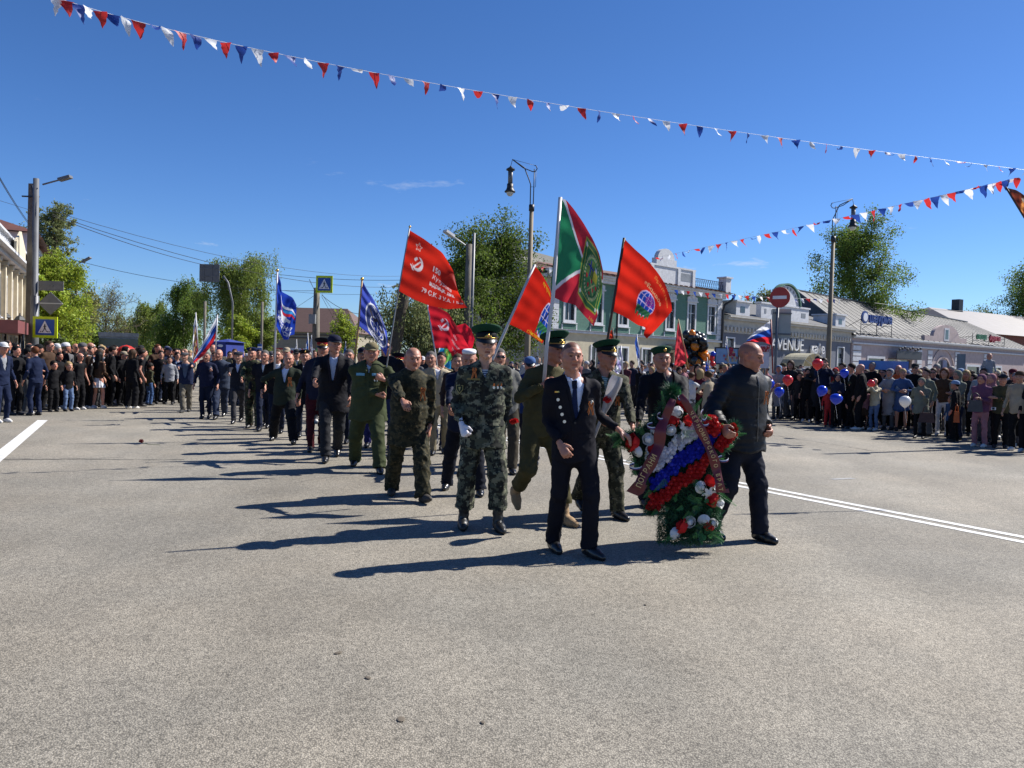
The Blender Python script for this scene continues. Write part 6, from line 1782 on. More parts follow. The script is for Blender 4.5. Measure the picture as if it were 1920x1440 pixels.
def flag(label, Y, hoist, top, fly, bottom, pattern, pole=None, polem=None, prad=0.012, n=(110, 90), amp=0.05, waves=3.0, ph=0.0, slope=0.0, group=None, m=None, finial=True, diag=0.6, cat='flag'):
 """hoist/fly run top to bottom, top/bottom run from hoist to fly, all (px, py); pattern(u, v) -> rgb arrays"""
 nu, nv = n
 U, V = np.meshgrid(np.linspace(0, 1, nu), np.linspace(0, 1, nv))
 H, T_, F_, B_ = [smooth_poly(q) for q in (hoist, top, fly, bottom)]
 tt = np.linspace(0, 1, 40)
 ev = lambda Q, t: np.stack([np.interp(t, tt, Q[:, k]) for k in (0, 1)], -1)
 c00, c10, c01, c11 = H[0], T_[-1], H[-1], F_[-1]
 uu, vv = U[..., None], V[..., None]
 Q = (1 - uu) * ev(H, V) + uu * ev(F_, V) + (1 - vv) * ev(T_, U) + vv * ev(B_, U) - ((1 - uu) * (1 - vv) * c00 + uu * (1 - vv) * c10 + (1 - uu) * vv * c01 + uu * vv * c11)
 g = U ** 0.6; amp *= 0.85
 rip = amp * g * (np.sin(waves * 6.283 * (U * (1 - diag * 0.5) + V * diag) + ph + 1.3 * np.sin(V * 3 + ph)) + 0.22 * np.sin(waves * 9.1 * (U * 0.9 + V * 0.15) + ph * 2 + 1.1 * np.sin(V * 5)) + 0.10 * np.sin(waves * 19 * (U * .9 + V * .5) + ph))
 rip += amp * 0.35 * (1 - g) * np.sin(V * 26 + ph) * 0.5
 D = Y + rip + slope * U
 d = np.array(_f)[None, None] + (Q[..., :1] - 960) / FPX * np.array(_r) + (720 - Q[..., 1:]) / FPX * np.array(_u)
 W = np.array(CAM) + d * (D / d[..., 1])[..., None]
 base = P(*(pole[-1] if pole else hoist[-1]), Y)
 W = W.reshape(-1, 3) - np.array(base)
 idx = np.arange(nu * nv).reshape(nv, nu)
 F = np.stack([idx[:-1, :-1], idx[1:, :-1], idx[1:, 1:], idx[:-1, 1:]], -1).reshape(-1, 4)
 C = pattern(U, V).reshape(-1, 3)
 root = empty('flag', base, 0, label, cat, group)
 link('cloth', npmesh('flag_cloth', W, F, m or M_FLAG, True, col=C), root)
 if pole:
  k = MB(); pp = [P(*q, Y) - base for q in pole]; k.tube(pp, prad, 10); k.build('pole', polem or M_POLEW, root, True)
  if finial: k = MB(); k.ball(pp[0], prad * 1.9, 8); k.build('finial', M_GOLD, root, True)
 return root

def C3(shape, c): return np.broadcast_to(np.array(c, float), shape + (3,)).copy()
def stamp(c, U, V, txt, cx, cy, size, col, asp=1.5, rot=0.0, bold=0.0):
 """print text on cloth; size is the letter height as a share of the flag height"""
 tr = text_tris(txt, 1.0, 'CENTER', bold)
 x = (U - cx) * asp / size; y = -(V - cy) / size
 X = x * math.cos(rot) + y * math.sin(rot); Y_ = -x * math.sin(rot) + y * math.cos(rot)
 c[in_tris(X, Y_, tr)] = col
RED = (0.50, 0.020, 0.010); CRIM = (0.45, 0.014, 0.026); FG = (0.02, 0.16, 0.055); FB = (0.018, 0.045, 0.38); FW = (0.72, 0.73, 0.76)

def sickle(c, U, V, cx, cy, s, col, asp=1.5):
 x = (U - cx) * asp / s; y = -(V - cy) / s
 r = np.hypot(x, y)
 r2 = np.hypot(x + 0.16, y - 0.10)
 cres = (r < 0.62) & (r2 > 0.50) & ~((x < -0.1) & (y > 0.35))
 a, b = (x + y) * 0.7071, (-x + y) * 0.7071
 hdl = (np.abs(a - 0.0) < 0.60) & (np.abs(b + 0.0) < 0.07) | False
 handle = (np.abs(x - (-0.1 - (y + 0.1) * -0.9)) < 0.08) & (y > -0.62) & (y < 0.30)
 headb = (np.abs(a2 := (x * 0.72 - y * 0.69 + 0.42)) < 0.11) & (np.abs(x * 0.69 + y * 0.72 - 0.02) < 0.20)
 tail = (np.abs(x + y * 0.0 + 0.52 + (y + 0.55)) < 0.09) & (y < -0.30) & (y > -0.72)
 c[cres | handle | headb | tail] = col
def star5(c, U, V, cx, cy, s, col, asp=1.5):
 x = (U - cx) * asp / s; y = -(V - cy) / s; th = np.arctan2(x, y); r = np.hypot(x, y)
 k = np.cos(((th + math.pi / 5) % (2 * math.pi / 5)) - math.pi / 5)
 rad = 0.38 / np.maximum(np.cos((np.abs(((th) % (2 * math.pi / 5)) - math.pi / 5)) ), 0.3) * 0.0 + (0.40 + 0.60 * np.abs((((th) / (2 * math.pi / 5)) % 1) - 0.5) * 2) ** 1.0
 m_ = (r < rad) & (r > rad * 0.72)
 c[m_] = col
def globe(c, U, V, cx, cy, rx, ry, asp=1.5, white=(0.6, 0.65, 0.85), blue=(0.01, 0.05, 0.33), parach=True):
 x = (U - cx) * asp / rx; y = -(V - cy) / ry; r = np.hypot(x, y)
 c[r < 1.05] = white; c[r < 0.97] = blue
 g = (np.abs(y) < 0.04) | (np.abs(x) < 0.035) | (np.abs(np.abs(x) - 0.55 * np.sqrt(np.maximum(1 - y * y, 0))) < 0.035) | (np.abs(np.abs(y) - 0.5) < 0.03)
 c[(r < 0.97) & g] = white
def pat_banner(small=False):
 def f(U, V):
  c = C3(U.shape, CRIM if small else RED); Wt = (0.66, 0.60, 0.60)
  if not small:
   star5(c, U, V, 0.17, 0.17, 0.075, (0.62, 0.40, 0.35)); sickle(c, U, V, 0.20, 0.43, 0.19, Wt)
   stamp(c, U, V, '150', 0.47, 0.36, 0.13, Wt, bold=0.01); stamp(c, U, V, 'Кутузова', 0.60, 0.50, 0.115, Wt, rot=-0.04); stamp(c, U, V, 'идрицк. див.', 0.62, 0.62, 0.105, Wt, bold=0.02)
   stamp(c, U, V, '79 С.К. 3 У.А. 1 Б.Ф.', 0.66, 0.79, 0.115, Wt, bold=0.01)
  else:
   sickle(c, U, V, 0.30, 0.36, 0.27, (0.66, 0.50, 0.56)); stamp(c, U, V, '150', 0.62, 0.38, 0.13, (0.6, 0.4, 0.45)); stamp(c, U, V, 'идрицк', 0.70, 0.56, 0.13, (0.6, 0.4, 0.45)); stamp(c, U, V, '79 С.К.', 0.75, 0.8, 0.13, (0.6, 0.4, 0.45))
  return c
 return f
flag('large orange-red banner with hammer and sickle and lettering 79, high on a thin pole', 11.2,
  [(767, 431), (757, 487), (747, 545)], [(767, 431), (795, 448), (830, 474), (850, 508), (858, 546)], [(858, 546), (865, 560), (876, 577)],
  [(747, 545), (775, 561), (805, 573), (838, 580), (876, 577)], pat_banner(), [(768.5, 425), (747, 547), (719, 724), (714, 742)], M_METAL, 0.010, amp=0.05, waves=2.0, ph=0.5, n=(150, 110))
flag('smaller crimson flag with pale hammer and sickle below the large banner', 13.6,
  [(802, 571), (808, 610), (815, 653)], [(802, 571), (818, 575), (840, 586), (857, 612), (880, 652)], [(880, 652), (874, 658), (862, 665)],
  [(815, 653), (838, 652), (849, 669), (862, 665)], pat_banner(True), [(801, 568), (815, 653), (822, 702)], M_POLEW, 0.013, amp=0.07, waves=2.2, ph=2, n=(120, 100), finial=False)
flag('plain crimson flag billowing behind the small hammer and sickle flag', 15.0,
  [(852, 612), (856, 640), (862, 668)], [(852, 612), (872, 606), (884, 618)], [(884, 618), (890, 636), (886, 652)], [(862, 668), (872, 664), (886, 652)],
  lambda U, V: C3(U.shape, (0.50, 0.012, 0.03)), [(851, 610), (863, 690)], M_POLEW, 0.012, amp=0.09, waves=1.2, ph=1, n=(40, 40), finial=False)
def pat_vdv(U, V):
 c = C3(U.shape, (0.02, 0.25, 0.50)); c[(V < 0.45) & (U > 0.45)] = (0.10, 0.32, 0.10); c[np.hypot((U - .72), (V - .16)) < .10] = (0.55, 0.6, 0.1)
 c[np.abs(V - 0.5 + (U - 0.5) * 0.5) < 0.10] = (0.12, 0.42, 0.10); stamp(c, U, V, 'ВДВ', 0.55, 0.52, 0.2, (0.5, 0.55, 0.1), 1.0, rot=0.4); return c
flag('green and sky-blue flag half hidden behind the marching men', 14.6, [(824, 652), (819, 675), (815, 705)], [(824, 652), (835, 654), (845, 655)], [(845, 655), (846, 680), (845, 704)], [(815, 705), (830, 706), (845, 704)],
  pat_vdv, [(825, 648), (812, 720)], M_POLEW, 0.012, amp=0.05, n=(60, 60), finial=False)
def pat_globe1(U, V):
 c = C3(U.shape, (0.48, 0.016, 0.008)); globe(c, U, V, 0.86, 0.56, 0.24, 0.36, 1.2, (0.55, 0.5, 0.6))
 g = (np.abs((U - .86) * 1.2) < 0.22) & (V > 0.66) & (V < 0.92 - 0.15 * np.sin(U * 40) ** 2); c[g] = (0.02, 0.10, 0.045); c[g & (np.sin(U * 70 + V * 50) > 0.4)] = (0.05, 0.20, 0.08)
 # crossed dark emblem over the globe
 e = (np.abs((U - .84) * 1.2 + (V - .42) * 0.5) < 0.022) & (V > .28) & (V < .66); c[e] = (0.02, 0.02, 0.05)
 stamp(c, U, V, 'ветераны', 0.60, 0.07, 0.10, (0.62, 0.36, 0.02), 1.2, bold=0.01); stamp(c, U, V, 'г.Чистополь', 0.74, 0.955, 0.095, (0.62, 0.40, 0.02), 1.2, bold=0.02); return c
flag('red flag with blue globe emblem and yellow lettering on a slanting white pole', 8.9,
  [(1003, 498), (978, 550), (953, 607)], [(1003, 498), (1017, 516), (1031, 541), (1037, 566)], [(1037, 566), (1036, 590), (1028, 622), (1017, 644)],
  [(953, 607), (975, 617), (1000, 632), (1017, 644)], pat_globe1, [(1003, 496), (953, 607), (926, 668), (906, 712)], M_POLEW, 0.016, amp=0.035, waves=1.6, ph=1.2, n=(100, 100), slope=-0.1, finial=False)
def pat_border(U, V):
 a = np.abs(V - 0.47) * 1.08; b = np.abs(U - 0.62) * 0.95 - 0.05
 c = C3(U.shape, (0.47, 0.025, 0.045)); c[b > a] = (0.022, 0.21, 0.095); c[np.abs(a - b) < 0.026] = FW
 x = (U - 0.72) / 0.25; y = (V - 0.46) / 0.40; r = np.hypot(x, y)
 sh = np.maximum(np.abs(x) * 1.02, np.abs(y)) + 0.12 * np.maximum(0, np.abs(x * y)) * 1.3
 c[sh < 1.08] = (0.33, 0.34, 0.05); c[sh < 1.02] = (0.030, 0.13, 0.045); c[(sh < 0.86) & (sh > 0.82)] = (0.33, 0.36, 0.08)
 for (ax, ay) in ((-.8, -.75), (.8, -.75), (-.8, .78), (.8, .78)): c[np.hypot(x - ax, y - ay) < 0.075] = (0.5, 0.52, 0.5)
 rr_ = np.hypot(x * 1.05, y)
 tr_ = (rr_ < 0.80) & (rr_ > 0.60); c[tr_] = (0.05, 0.17, 0.07)
 th = np.arctan2(y, x); c[tr_ & (np.sin(th * 34) > 0.1) & (np.abs(rr_ - 0.70) < 0.055)] = (0.45, 0.48, 0.25)
 inn = rr_ < 0.58; c[inn] = (0.055, 0.22, 0.08)
 q = inn & (x < 0.02) & (y < 0.05); c[q] = (0.10, 0.17, 0.05); c[q & ((np.abs(x + 0.28) < 0.035) | (np.abs(y + 0.28) < 0.035))] = (0.02, 0.03, 0.25)
 q = inn & (x > 0.0) & (x < 0.40) & (y > -0.34) & (y < 0.02); c[q] = (0.50, 0.46, 0.05); c[q & (np.sin(x * 60) > 0.5)] = (0.25, 0.22, 0.02)
 q = inn & (x > 0.1) & (x < 0.3) & (y <= -0.34) & (y > -0.50); c[q] = (0.45, 0.5, 0.55)
 q = inn & (y > 0.06) & (np.sin(x * 14 + 2) * np.sin(y * 14) > 0.45); c[q] = (0.45, 0.02, 0.03)
 q = inn & ((np.abs(y - x * 0.9 - 0.22) < 0.03) | (np.abs(y + x * 0.9 - 0.32) < 0.03)) & (y > 0.05); c[q] = (0.50, 0.50, 0.2)
 c[U < 0.025] *= 0.75
 stamp(c, U, V, 'ПВ', 0.90, 0.955, 0.07, (0.55, 0.45, 0.05), 0.8)
 return c
flag('tall red and green border flag with white edging and a large green shield emblem', 7.75,
  [(1051, 372), (1045, 418), (1036, 500), (1033, 555)], [(1051, 372), (1060, 373), (1076, 392), (1094, 418), (1112, 449), (1124, 476), (1131, 509)],
  [(1131, 509), (1129, 550), (1121, 590), (1113, 612)], [(1033, 555), (1056, 566), (1078, 571), (1092, 588), (1104, 601), (1113, 612)],
  pat_border, [(1050.5, 370), (1037, 556), (1026, 640), (1020, 716)], M_POLEW, 0.019, amp=0.045, waves=2.4, ph=0.3, n=(150, 160), slope=0.25, finial=False, diag=0.35)
def pat_globe2(U, V):
 c = C3(U.shape, (0.50, 0.018, 0.009)); globe(c, U, V, 0.55, 0.60, 0.17, 0.21, 1.1, (0.5, 0.4, 0.6))
 g = (np.abs((U - .55) * 1.1) < 0.15) & (V > 0.68) & (V < 0.86 - 0.08 * np.sin(U * 50) ** 2); c[g] = (0.02, 0.10, 0.045); c[g & (np.sin(U * 80 + V * 60) > 0.4)] = (0.05, 0.18, 0.08)
 c[(np.hypot((U - .60) * 1.1, V - .52) < .09) & (np.sin(U * 150) * np.sin(V * 150) > 0)] = (0.35, 0.03, 0.25)
 stamp(c, U, V, '«Боевое', 0.60, 0.33, 0.105, (0.62, 0.42, 0.22), 1.1, rot=-0.15); stamp(c, U, V, 'братство»', 0.72, 0.12, 0.09, (0.62, 0.22, 0.05), 1.1, rot=-0.1); return c
flag('wide red flag with small blue globe emblem on a dark wooden pole', 8.9,
  [(1170, 447), (1160, 510), (1148, 583)], [(1170, 447), (1190, 467), (1213, 487), (1231, 508), (1247, 532), (1258, 562), (1260, 582)], [(1260, 582), (1250, 596), (1232, 616), (1213, 635)],
  [(1148, 583), (1172, 594), (1195, 609), (1211, 614), (1206, 628), (1213, 635)], pat_globe2, [(1170.5, 446), (1148, 583), (1138, 645), (1132, 700)], M_POLED, 0.016, amp=0.06, waves=1.7, ph=2.6, n=(110, 100), slope=-0.25, finial=False)
def pat_party(U, V):
 c = C3(U.shape, (0.016, 0.05, 0.36)); k = (V - 0.36) - (U - 0.55) * 0.34 + 0.05 * np.sin(U * 9)
 z = (U > 0.36) & (U < 0.97)
 c[z & (k > -0.13) & (k < -0.07)] = FW; c[z & (k > -0.05) & (k < 0.01)] = (0.04, 0.28, 0.60); c[z & (k > 0.02) & (k < 0.08)] = (0.55, 0.03, 0.04)
 bear = (np.hypot((U - .48) * 1.0, (V - .56) * 1.6) < 0.16) | ((np.abs(U - .62) < .16) & (np.abs(V - .56 - (U - .6) * .35) < .035)); c[bear & (k > 0.09)] = FW
 stamp(c, U, V, 'ЕДИНАЯ', 0.52, 0.74, 0.115, FW, 0.62, rot=-0.42, bold=0.03); stamp(c, U, V, 'РОССИЯ', 0.50, 0.86, 0.115, FW, 0.62, rot=-0.42, bold=0.03); return c
flag('deep blue flag with white, blue and red ribbon logo on a white pole', 14.6,
  [(520, 508), (518, 560), (517, 609)], [(520, 508), (527, 530), (528, 547), (538, 552), (549, 558), (556, 572)], [(556, 572), (555, 598), (552, 627)],
  [(517, 609), (523, 621), (532, 637), (541, 637), (543, 629), (552, 627)], pat_party, [(520, 507), (517, 609), (514.5, 706)], M_POLEW, 0.017, amp=0.08, waves=2.0, ph=0.2, n=(80, 110))
def pat_recon(U, V):
 c = C3(U.shape, (0.055, 0.085, 0.42)); x = (U - .56) / .34 * 1.0; y = (V - .56) / .40; r = np.hypot(x, y)
 c[(r < 1.16) & (r > 1.08)] = FW; c[r < 1.08] = (0.045, 0.06, 0.16)
 yy = (V - .62) / .28; rr = np.hypot(x, yy); c[rr < 0.72] = (0.03, 0.05, 0.25)
 g = (np.abs(rr - 0.70) < 0.035) | ((rr < 0.7) & ((np.abs(yy) < .03) | (np.abs(x) < .025) | (np.abs(np.abs(x) - 0.42 * np.sqrt(np.maximum(1 - yy * yy * 2, 0))) < .03))); c[g] = FW
 bat = (np.abs(yy + 0.55 + 0.25 * np.cos(x * 8)) < 0.18) & (np.abs(x) < 0.8) & (r < 1.0); c[bat] = (0.05, 0.045, 0.05)
 stamp(c, U, V, 'ВОЕННАЯ', 0.52, 0.20, 0.085, FW, 0.9); stamp(c, U, V, 'РАЗВЕДКА', 0.58, 0.90, 0.10, FW, 0.9, rot=0.0, bold=0.02); return c
flag('violet-blue flag with white globe and РАЗВЕДКА lettering on a wooden pole', 12.6,
  [(679, 525), (676, 570), (672, 611)], [(679, 525), (687, 541), (701, 562), (714, 591), (725, 621)], [(725, 621), (727, 648), (724, 668)],
  [(672, 611), (684, 620), (700, 632), (712, 648), (724, 668)], pat_recon, [(679, 523), (672, 611), (665.5, 672)], M_POLEL, 0.016, amp=0.06, waves=2.0, ph=1.0, n=(100, 105))
def tric(U, V):
 c = C3(U.shape, FW); c[V > 1 / 3] = (0.03, 0.10, 0.42); c[V > 2 / 3] = (0.50, 0.02, 0.03); return c
flag('Russian tricolour dipping to the left above the far marchers', 17.5, [(407, 592), (406, 612), (405, 633)], [(407, 592), (396, 612), (382, 640), (364, 672)], [(364, 672), (362, 677), (364, 681)], [(405, 633), (394, 652), (380, 668), (364, 681)],
  tric, [(407.5, 590), (404, 660)], M_POLEW, 0.016, amp=0.10, waves=1.6, n=(90, 60), finial=False)
def pat_mix(U, V):
 c = tric(U, V); q = (V > 0.25) & (V < 0.75); c[q] = (0.35, 0.22, 0.20); c[q & (np.sin(U * 30) * np.sin(V * 20) > 0.2)] = (0.5, 0.38, 0.06); c[q & (np.sin(U * 43 + 1) * np.sin(V * 27) > 0.5)] = (0.12, 0.05, 0.05); return c
flag('narrow furled flag with mixed coloured print left of the dipping tricolour', 18.5, [(367, 588), (368, 610), (370, 640)], [(367, 588), (363, 610), (361, 650), (360, 672)], [(360, 672), (364, 677), (370, 679)], [(370, 640), (371, 655), (370, 679)],
  pat_mix, [(367, 586), (372, 665)], M_POLEW, 0.015, amp=0.08, n=(60, 40), finial=False)
flag('slim pinkish-red furled flag on a pine stick before the black balloons', 17.0, [(1271, 603), (1281, 640), (1291, 668)], [(1271, 603), (1267, 640), (1264, 684)], [(1264, 684), (1270, 686), (1278, 687)], [(1291, 668), (1286, 680), (1278, 687)][::1],
  lambda U, V: C3(U.shape, (0.50, 0.045, 0.06)), [(1271.5, 598), (1291, 690)], M_POLEL, 0.014, amp=0.05, n=(40, 50), finial=False)
flag('orange-red tip of a furled flag behind the right peaked cap', 16.5, [(1147, 618), (1152, 640)], [(1147, 618), (1140, 628), (1139, 642)], [(1139, 642), (1146, 645)], [(1152, 640), (1150, 646), (1146, 645)], lambda U, V: C3(U.shape, (0.58, 0.05, 0.02)), [(1148, 614), (1153, 660)], M_POLED, 0.014, n=(24, 24), finial=False, amp=0.03)
flag('pale violet and white furled flag behind the officer with the bouquet', 12.0, [(1163, 652), (1168, 672), (1166, 690)], [(1163, 652), (1160, 670), (1152, 700)], [(1152, 700), (1151, 706)], [(1166, 690), (1160, 702), (1151, 706)], lambda U, V: np.where((np.sin(U * 14 + V * 4) > 0)[..., None], C3(U.shape, (0.40, 0.36, 0.62)), C3(U.shape, FW)), [(1164, 648), (1168, 705)], M_POLEW, 0.010, n=(40, 30), finial=False, amp=0.03)
flag('thin blue and white furled flag before the cream ground floor', 20.0, [(1194, 628), (1199, 655), (1201, 688)], [(1194, 628), (1190, 642), (1194, 670), (1198, 690)], [(1198, 690), (1200, 691)], [(1201, 688), (1201, 690), (1200, 691)], lambda U, V: np.where((U > 0.45 + 0.2 * np.sin(V * 7))[..., None], C3(U.shape, FW), C3(U.shape, (0.05, 0.13, 0.48))), [(1194, 626), (1202, 700)], M_POLEW, 0.010, n=(40, 24), finial=False, amp=0.03)
flag('Russian tricolour streaming left beside the no-entry sign', 24.0, [(1445, 601), (1446, 624), (1447, 647)], [(1445, 601), (1430, 611), (1415, 622), (1401, 636)], [(1401, 636), (1400, 639), (1402, 642)], [(1447, 647), (1430, 641), (1416, 641), (1402, 642)],
  tric, [(1445.5, 599), (1449, 700)], mat('red_pole', (0.25, 0.03, 0.03), 0.5), 0.022, amp=0.08, n=(90, 60), finial=False)
flag('tip of a blue and white flag left of the cafe door', 26.0, [(1362, 633), (1364, 645), (1366, 655)], [(1362, 633), (1360, 645)], [(1360, 645), (1362, 655)], [(1366, 655), (1362, 655)], lambda U, V: np.where((V > 0.5)[..., None], C3(U.shape, (0.04, 0.1, 0.42)), C3(U.shape, FW)), [(1362, 631), (1368, 690)], M_POLEW, 0.012, n=(14, 14), finial=False, amp=0.02)
flag('small deep-blue flag tip beside the orange balloons', 26.0, [(1326, 672), (1330, 690)], [(1326, 672), (1322, 690)], [(1322, 690), (1324, 700)], [(1330, 690), (1324, 700)], lambda U, V: C3(U.shape, (0.02, 0.05, 0.36)), [(1326, 670), (1329, 705)], M_POLEW, 0.012, n=(14, 14), finial=False, amp=0.02)
def pat_dark(U, V):
 c = C3(U.shape, (0.16, 0.035, 0.02)); c[(np.abs(np.sin(U * 5 + V * 4)) < 0.25)] = (0.55, 0.22, 0.06); c[V < 0.12] = (0.05, 0.02, 0.02); c[np.hypot(U - .45, V - .3) < .12] = (0.5, 0.4, 0.3); return c
flag('brown and orange printed banner cut by the right edge', 10.5, [(1887, 352), (1905, 382), (1925, 415)], [(1887, 352), (1905, 356), (1915, 362), (1945, 385)], [(1945, 385), (1950, 400), (1955, 420)], [(1925, 415), (1940, 418), (1955, 420)],
  pat_dark, [(1886, 351), (1925, 415), (1990, 520)], M_POLED, 0.012, n=(50, 50), amp=0.03, finial=False)
flag('tricolour on the cream house wall at the left edge', 30.0, [(-8, 556), (-6, 575), (-4, 592)], [(-8, 556), (4, 562), (9, 578), (13, 592)], [(13, 592), (10, 598)], [(-4, 592), (4, 596), (10, 598)], lambda U, V: tric(U, U)[..., [0, 1, 2]] if False else np.where((U > 0.66)[..., None], C3(U.shape, (0.45, 0.03, 0.03)), np.where((U > 0.4)[..., None], C3(U.shape, FW), C3(U.shape, (0.04, 0.06, 0.4)))), None, n=(30, 30), amp=0.05)
for k, (px, py, c1, c2) in enumerate(((577, 636, (0.03, 0.12, 0.42), FW), (584, 640, FW, (0.5, 0.03, 0.04)), (596, 650, (0.05, 0.30, 0.08), FW), (556, 648, FW, (0.05, 0.1, 0.42)), (613, 648, (0.04, 0.14, 0.42), (0.05, 0.12, 0.4)), (648, 652, (0.05, 0.16, 0.42), FW))):
 lab = ['thin blue and white hand flag over the red banner', 'thin white and red hand flag over the red banner', 'green and white hand flag right of the red banner', 'tiny white and blue hand flag before the red banner', 'small blue hand flag left of the tall capped man', 'small blue and white hand flag under the violet flag'][k]
 w_ = 5 + k % 3; h_ = 30 - k % 2 * 4
 flag(lab, 24.0 + k, [(px, py - 10), (px + 1, py + h_ - 10)], [(px, py - 10), (px - w_ * 0.4, py + 4), (px - w_, py + h_ - 6)], [(px - w_, py + h_ - 6), (px - w_ * .6, py + h_ - 4)], [(px + 1, py + h_ - 10), (px - w_ * .6, py + h_ - 4)],
   lambda U, V, c1=c1, c2=c2: np.where((U > 0.5)[..., None], C3(U.shape, c2), C3(U.shape, c1)), [(px, py - 12), (px + 3, py + 45)], M_POLEW, 0.012, n=(20, 20), finial=False, amp=0.03)

# ------------------------------------------------------------------ banner, tent, billboard, poster, balloons
def board(name, label, cat, x0, y0, x1, y1, Y, m, thick=0.05, post=True, pm=None, bow=0.0):
 a, b = P(x0, y1, Y), P(x1, y0, Y); b0 = Vector(((a.x + b.x) / 2, Y, 0))
 root = empty(name, b0, 0, label, cat)
 q = MB(); q.box((a.x - b0.x, 0, a.z), (b.x - b0.x, thick, b.z)); q.build('panel', m, root)
 if post:
  q = MB();
  for xx in (a.x - b0.x + 0.1, b.x - b0.x - 0.1): q.tube([(xx, thick + 0.05, 0), (xx, thick + 0.05, b.z)], 0.03, 6)
  q.build('post', pm or M_GALV, root)
 return root, a.x - b0.x, b.x - b0.x, a.z, b.z
r_, xa, xb, za, zb = board('red_banner', 'long red cloth banner reading ПОБЕДА behind the far marchers', 'banner', 513, 654, 581, 669, 32.0, mat('red_banner_cloth', (0.45, 0.03, 0.04), 0.7))
lettering('ПОБЕДА', (zb - za) * 1.05, r_, (xa + 0.62, -0.03, (za + zb) / 2), M_WHT, 0.004, bold=0.03)
r_, xa, xb, za, zb = board('promotional_tent', 'blue tent canopy with small white oval logo behind the marchers', 'tent', 397, 641, 424, 668, 27.0, mat('blue_tent', (0.02, 0.035, 0.20), 0.6), 1.8)
q = MB(); q.add([(xa, 0, zb), (xb + 0.1, 0, zb), (xb + 0.1, 1.8, zb), (xa, 1.8, zb), ((xa + xb) / 2, 0.9, zb + 0.12)], [(0, 1, 4), (1, 2, 4), (2, 3, 4), (3, 0, 4)]); q.build('tent_top', mat('blue_tent_top', (0.02, 0.035, 0.20), 0.6), r_)
q = MB(); q.ball(((xa + xb) / 2 + 0.05, -0.01, (za + zb) / 2 + 0.12), (0.10, 0.004, 0.05), 14); q.build('oval_logo', M_WHT, r_, True)
r_, xa, xb, za, zb = board('billboard', 'pale blue billboard with 9 МАЯ and golden print left of the cafe', 'billboard', 1339, 652, 1386, 683, 34.0, mat('pale_blue_board', (0.20, 0.34, 0.52), 0.4), 0.08)
fr_ = MB(); t = 0.05
for a_, b__ in (((xa, za), (xb, za + t)), ((xa, zb - t), (xb, zb)), ((xa, za + t), (xa + t, zb - t)), ((xb - t, za + t), (xb, zb - t))): fr_.box((a_[0], -0.04, a_[1]), (b__[0], -0.003, b__[1]))
fr_.build('frame', M_DMETAL, r_)
q = MB(); rr = random.Random(3)
for k in range(26): x = rr.uniform(0.35, 0.9); z = rr.uniform(0.15, 0.8 - abs(x - .65)); q.box((xa + (xb - xa) * x, -0.03 + 0.0006 * k, za + (zb - za) * z), (xa + (xb - xa) * x + 0.08, -0.028 + 0.0006 * k, za + (zb - za) * z + 0.10), k % 2)
q.build('golden_print', [mat('gold_print', (0.42, 0.34, 0.20), 0.6), mat('rose_print', (0.35, 0.10, 0.12), 0.6)], r_)
lettering('9', 0.36, r_, (xa + (xb - xa) * 0.58, -0.045, za + (zb - za) * 0.80), mat('red_print', (0.42, 0.02, 0.05), 0.5), 0.004, bold=0.02); lettering('МАЯ', 0.15, r_, (xa + (xb - xa) * 0.53, -0.045, za + (zb - za) * 0.58), mat('red_print2', (0.42, 0.02, 0.05), 0.5), 0.004, bold=0.01)
r_, xa, xb, za, zb = board('poster', 'tilted white placard with red lettering held up beside the no-entry post', 'placard', 1424, 648, 1443, 690, 23.0, mat('white_placard', (0.50, 0.47, 0.52), 0.6), 0.02, True)
lettering('КИЙ', 0.17, r_, (xa + 0.02, -0.02, zb - 0.12), mat('red_print3', (0.38, 0.03, 0.04), 0.5), 0.003, bold=0.02, sx=0.7)
r_, xa, xb, za, zb = board('blue_banner', 'light blue banner behind heads before the pink wall', 'banner', 1610, 678, 1704, 692, 23.0, mat('light_blue_cloth', (0.10, 0.22, 0.50), 0.7), 0.02, False)
r_, xa, xb, za, zb = board('letter_cutout', 'pale pink and white upright placard before the arched passage', 'placard', 1768, 676, 1776, 700, 22.0, mat('pinkish_board', (0.5, 0.45, 0.5), 0.6), 0.04, True)
r_, xa, xb, za, zb = board('column_board', 'grey-blue narrow column board between arch and shop window', 'placard', 1797, 664, 1811, 694, 30.0, mat('bluegrey_board', (0.10, 0.14, 0.18), 0.6), 0.15, True)

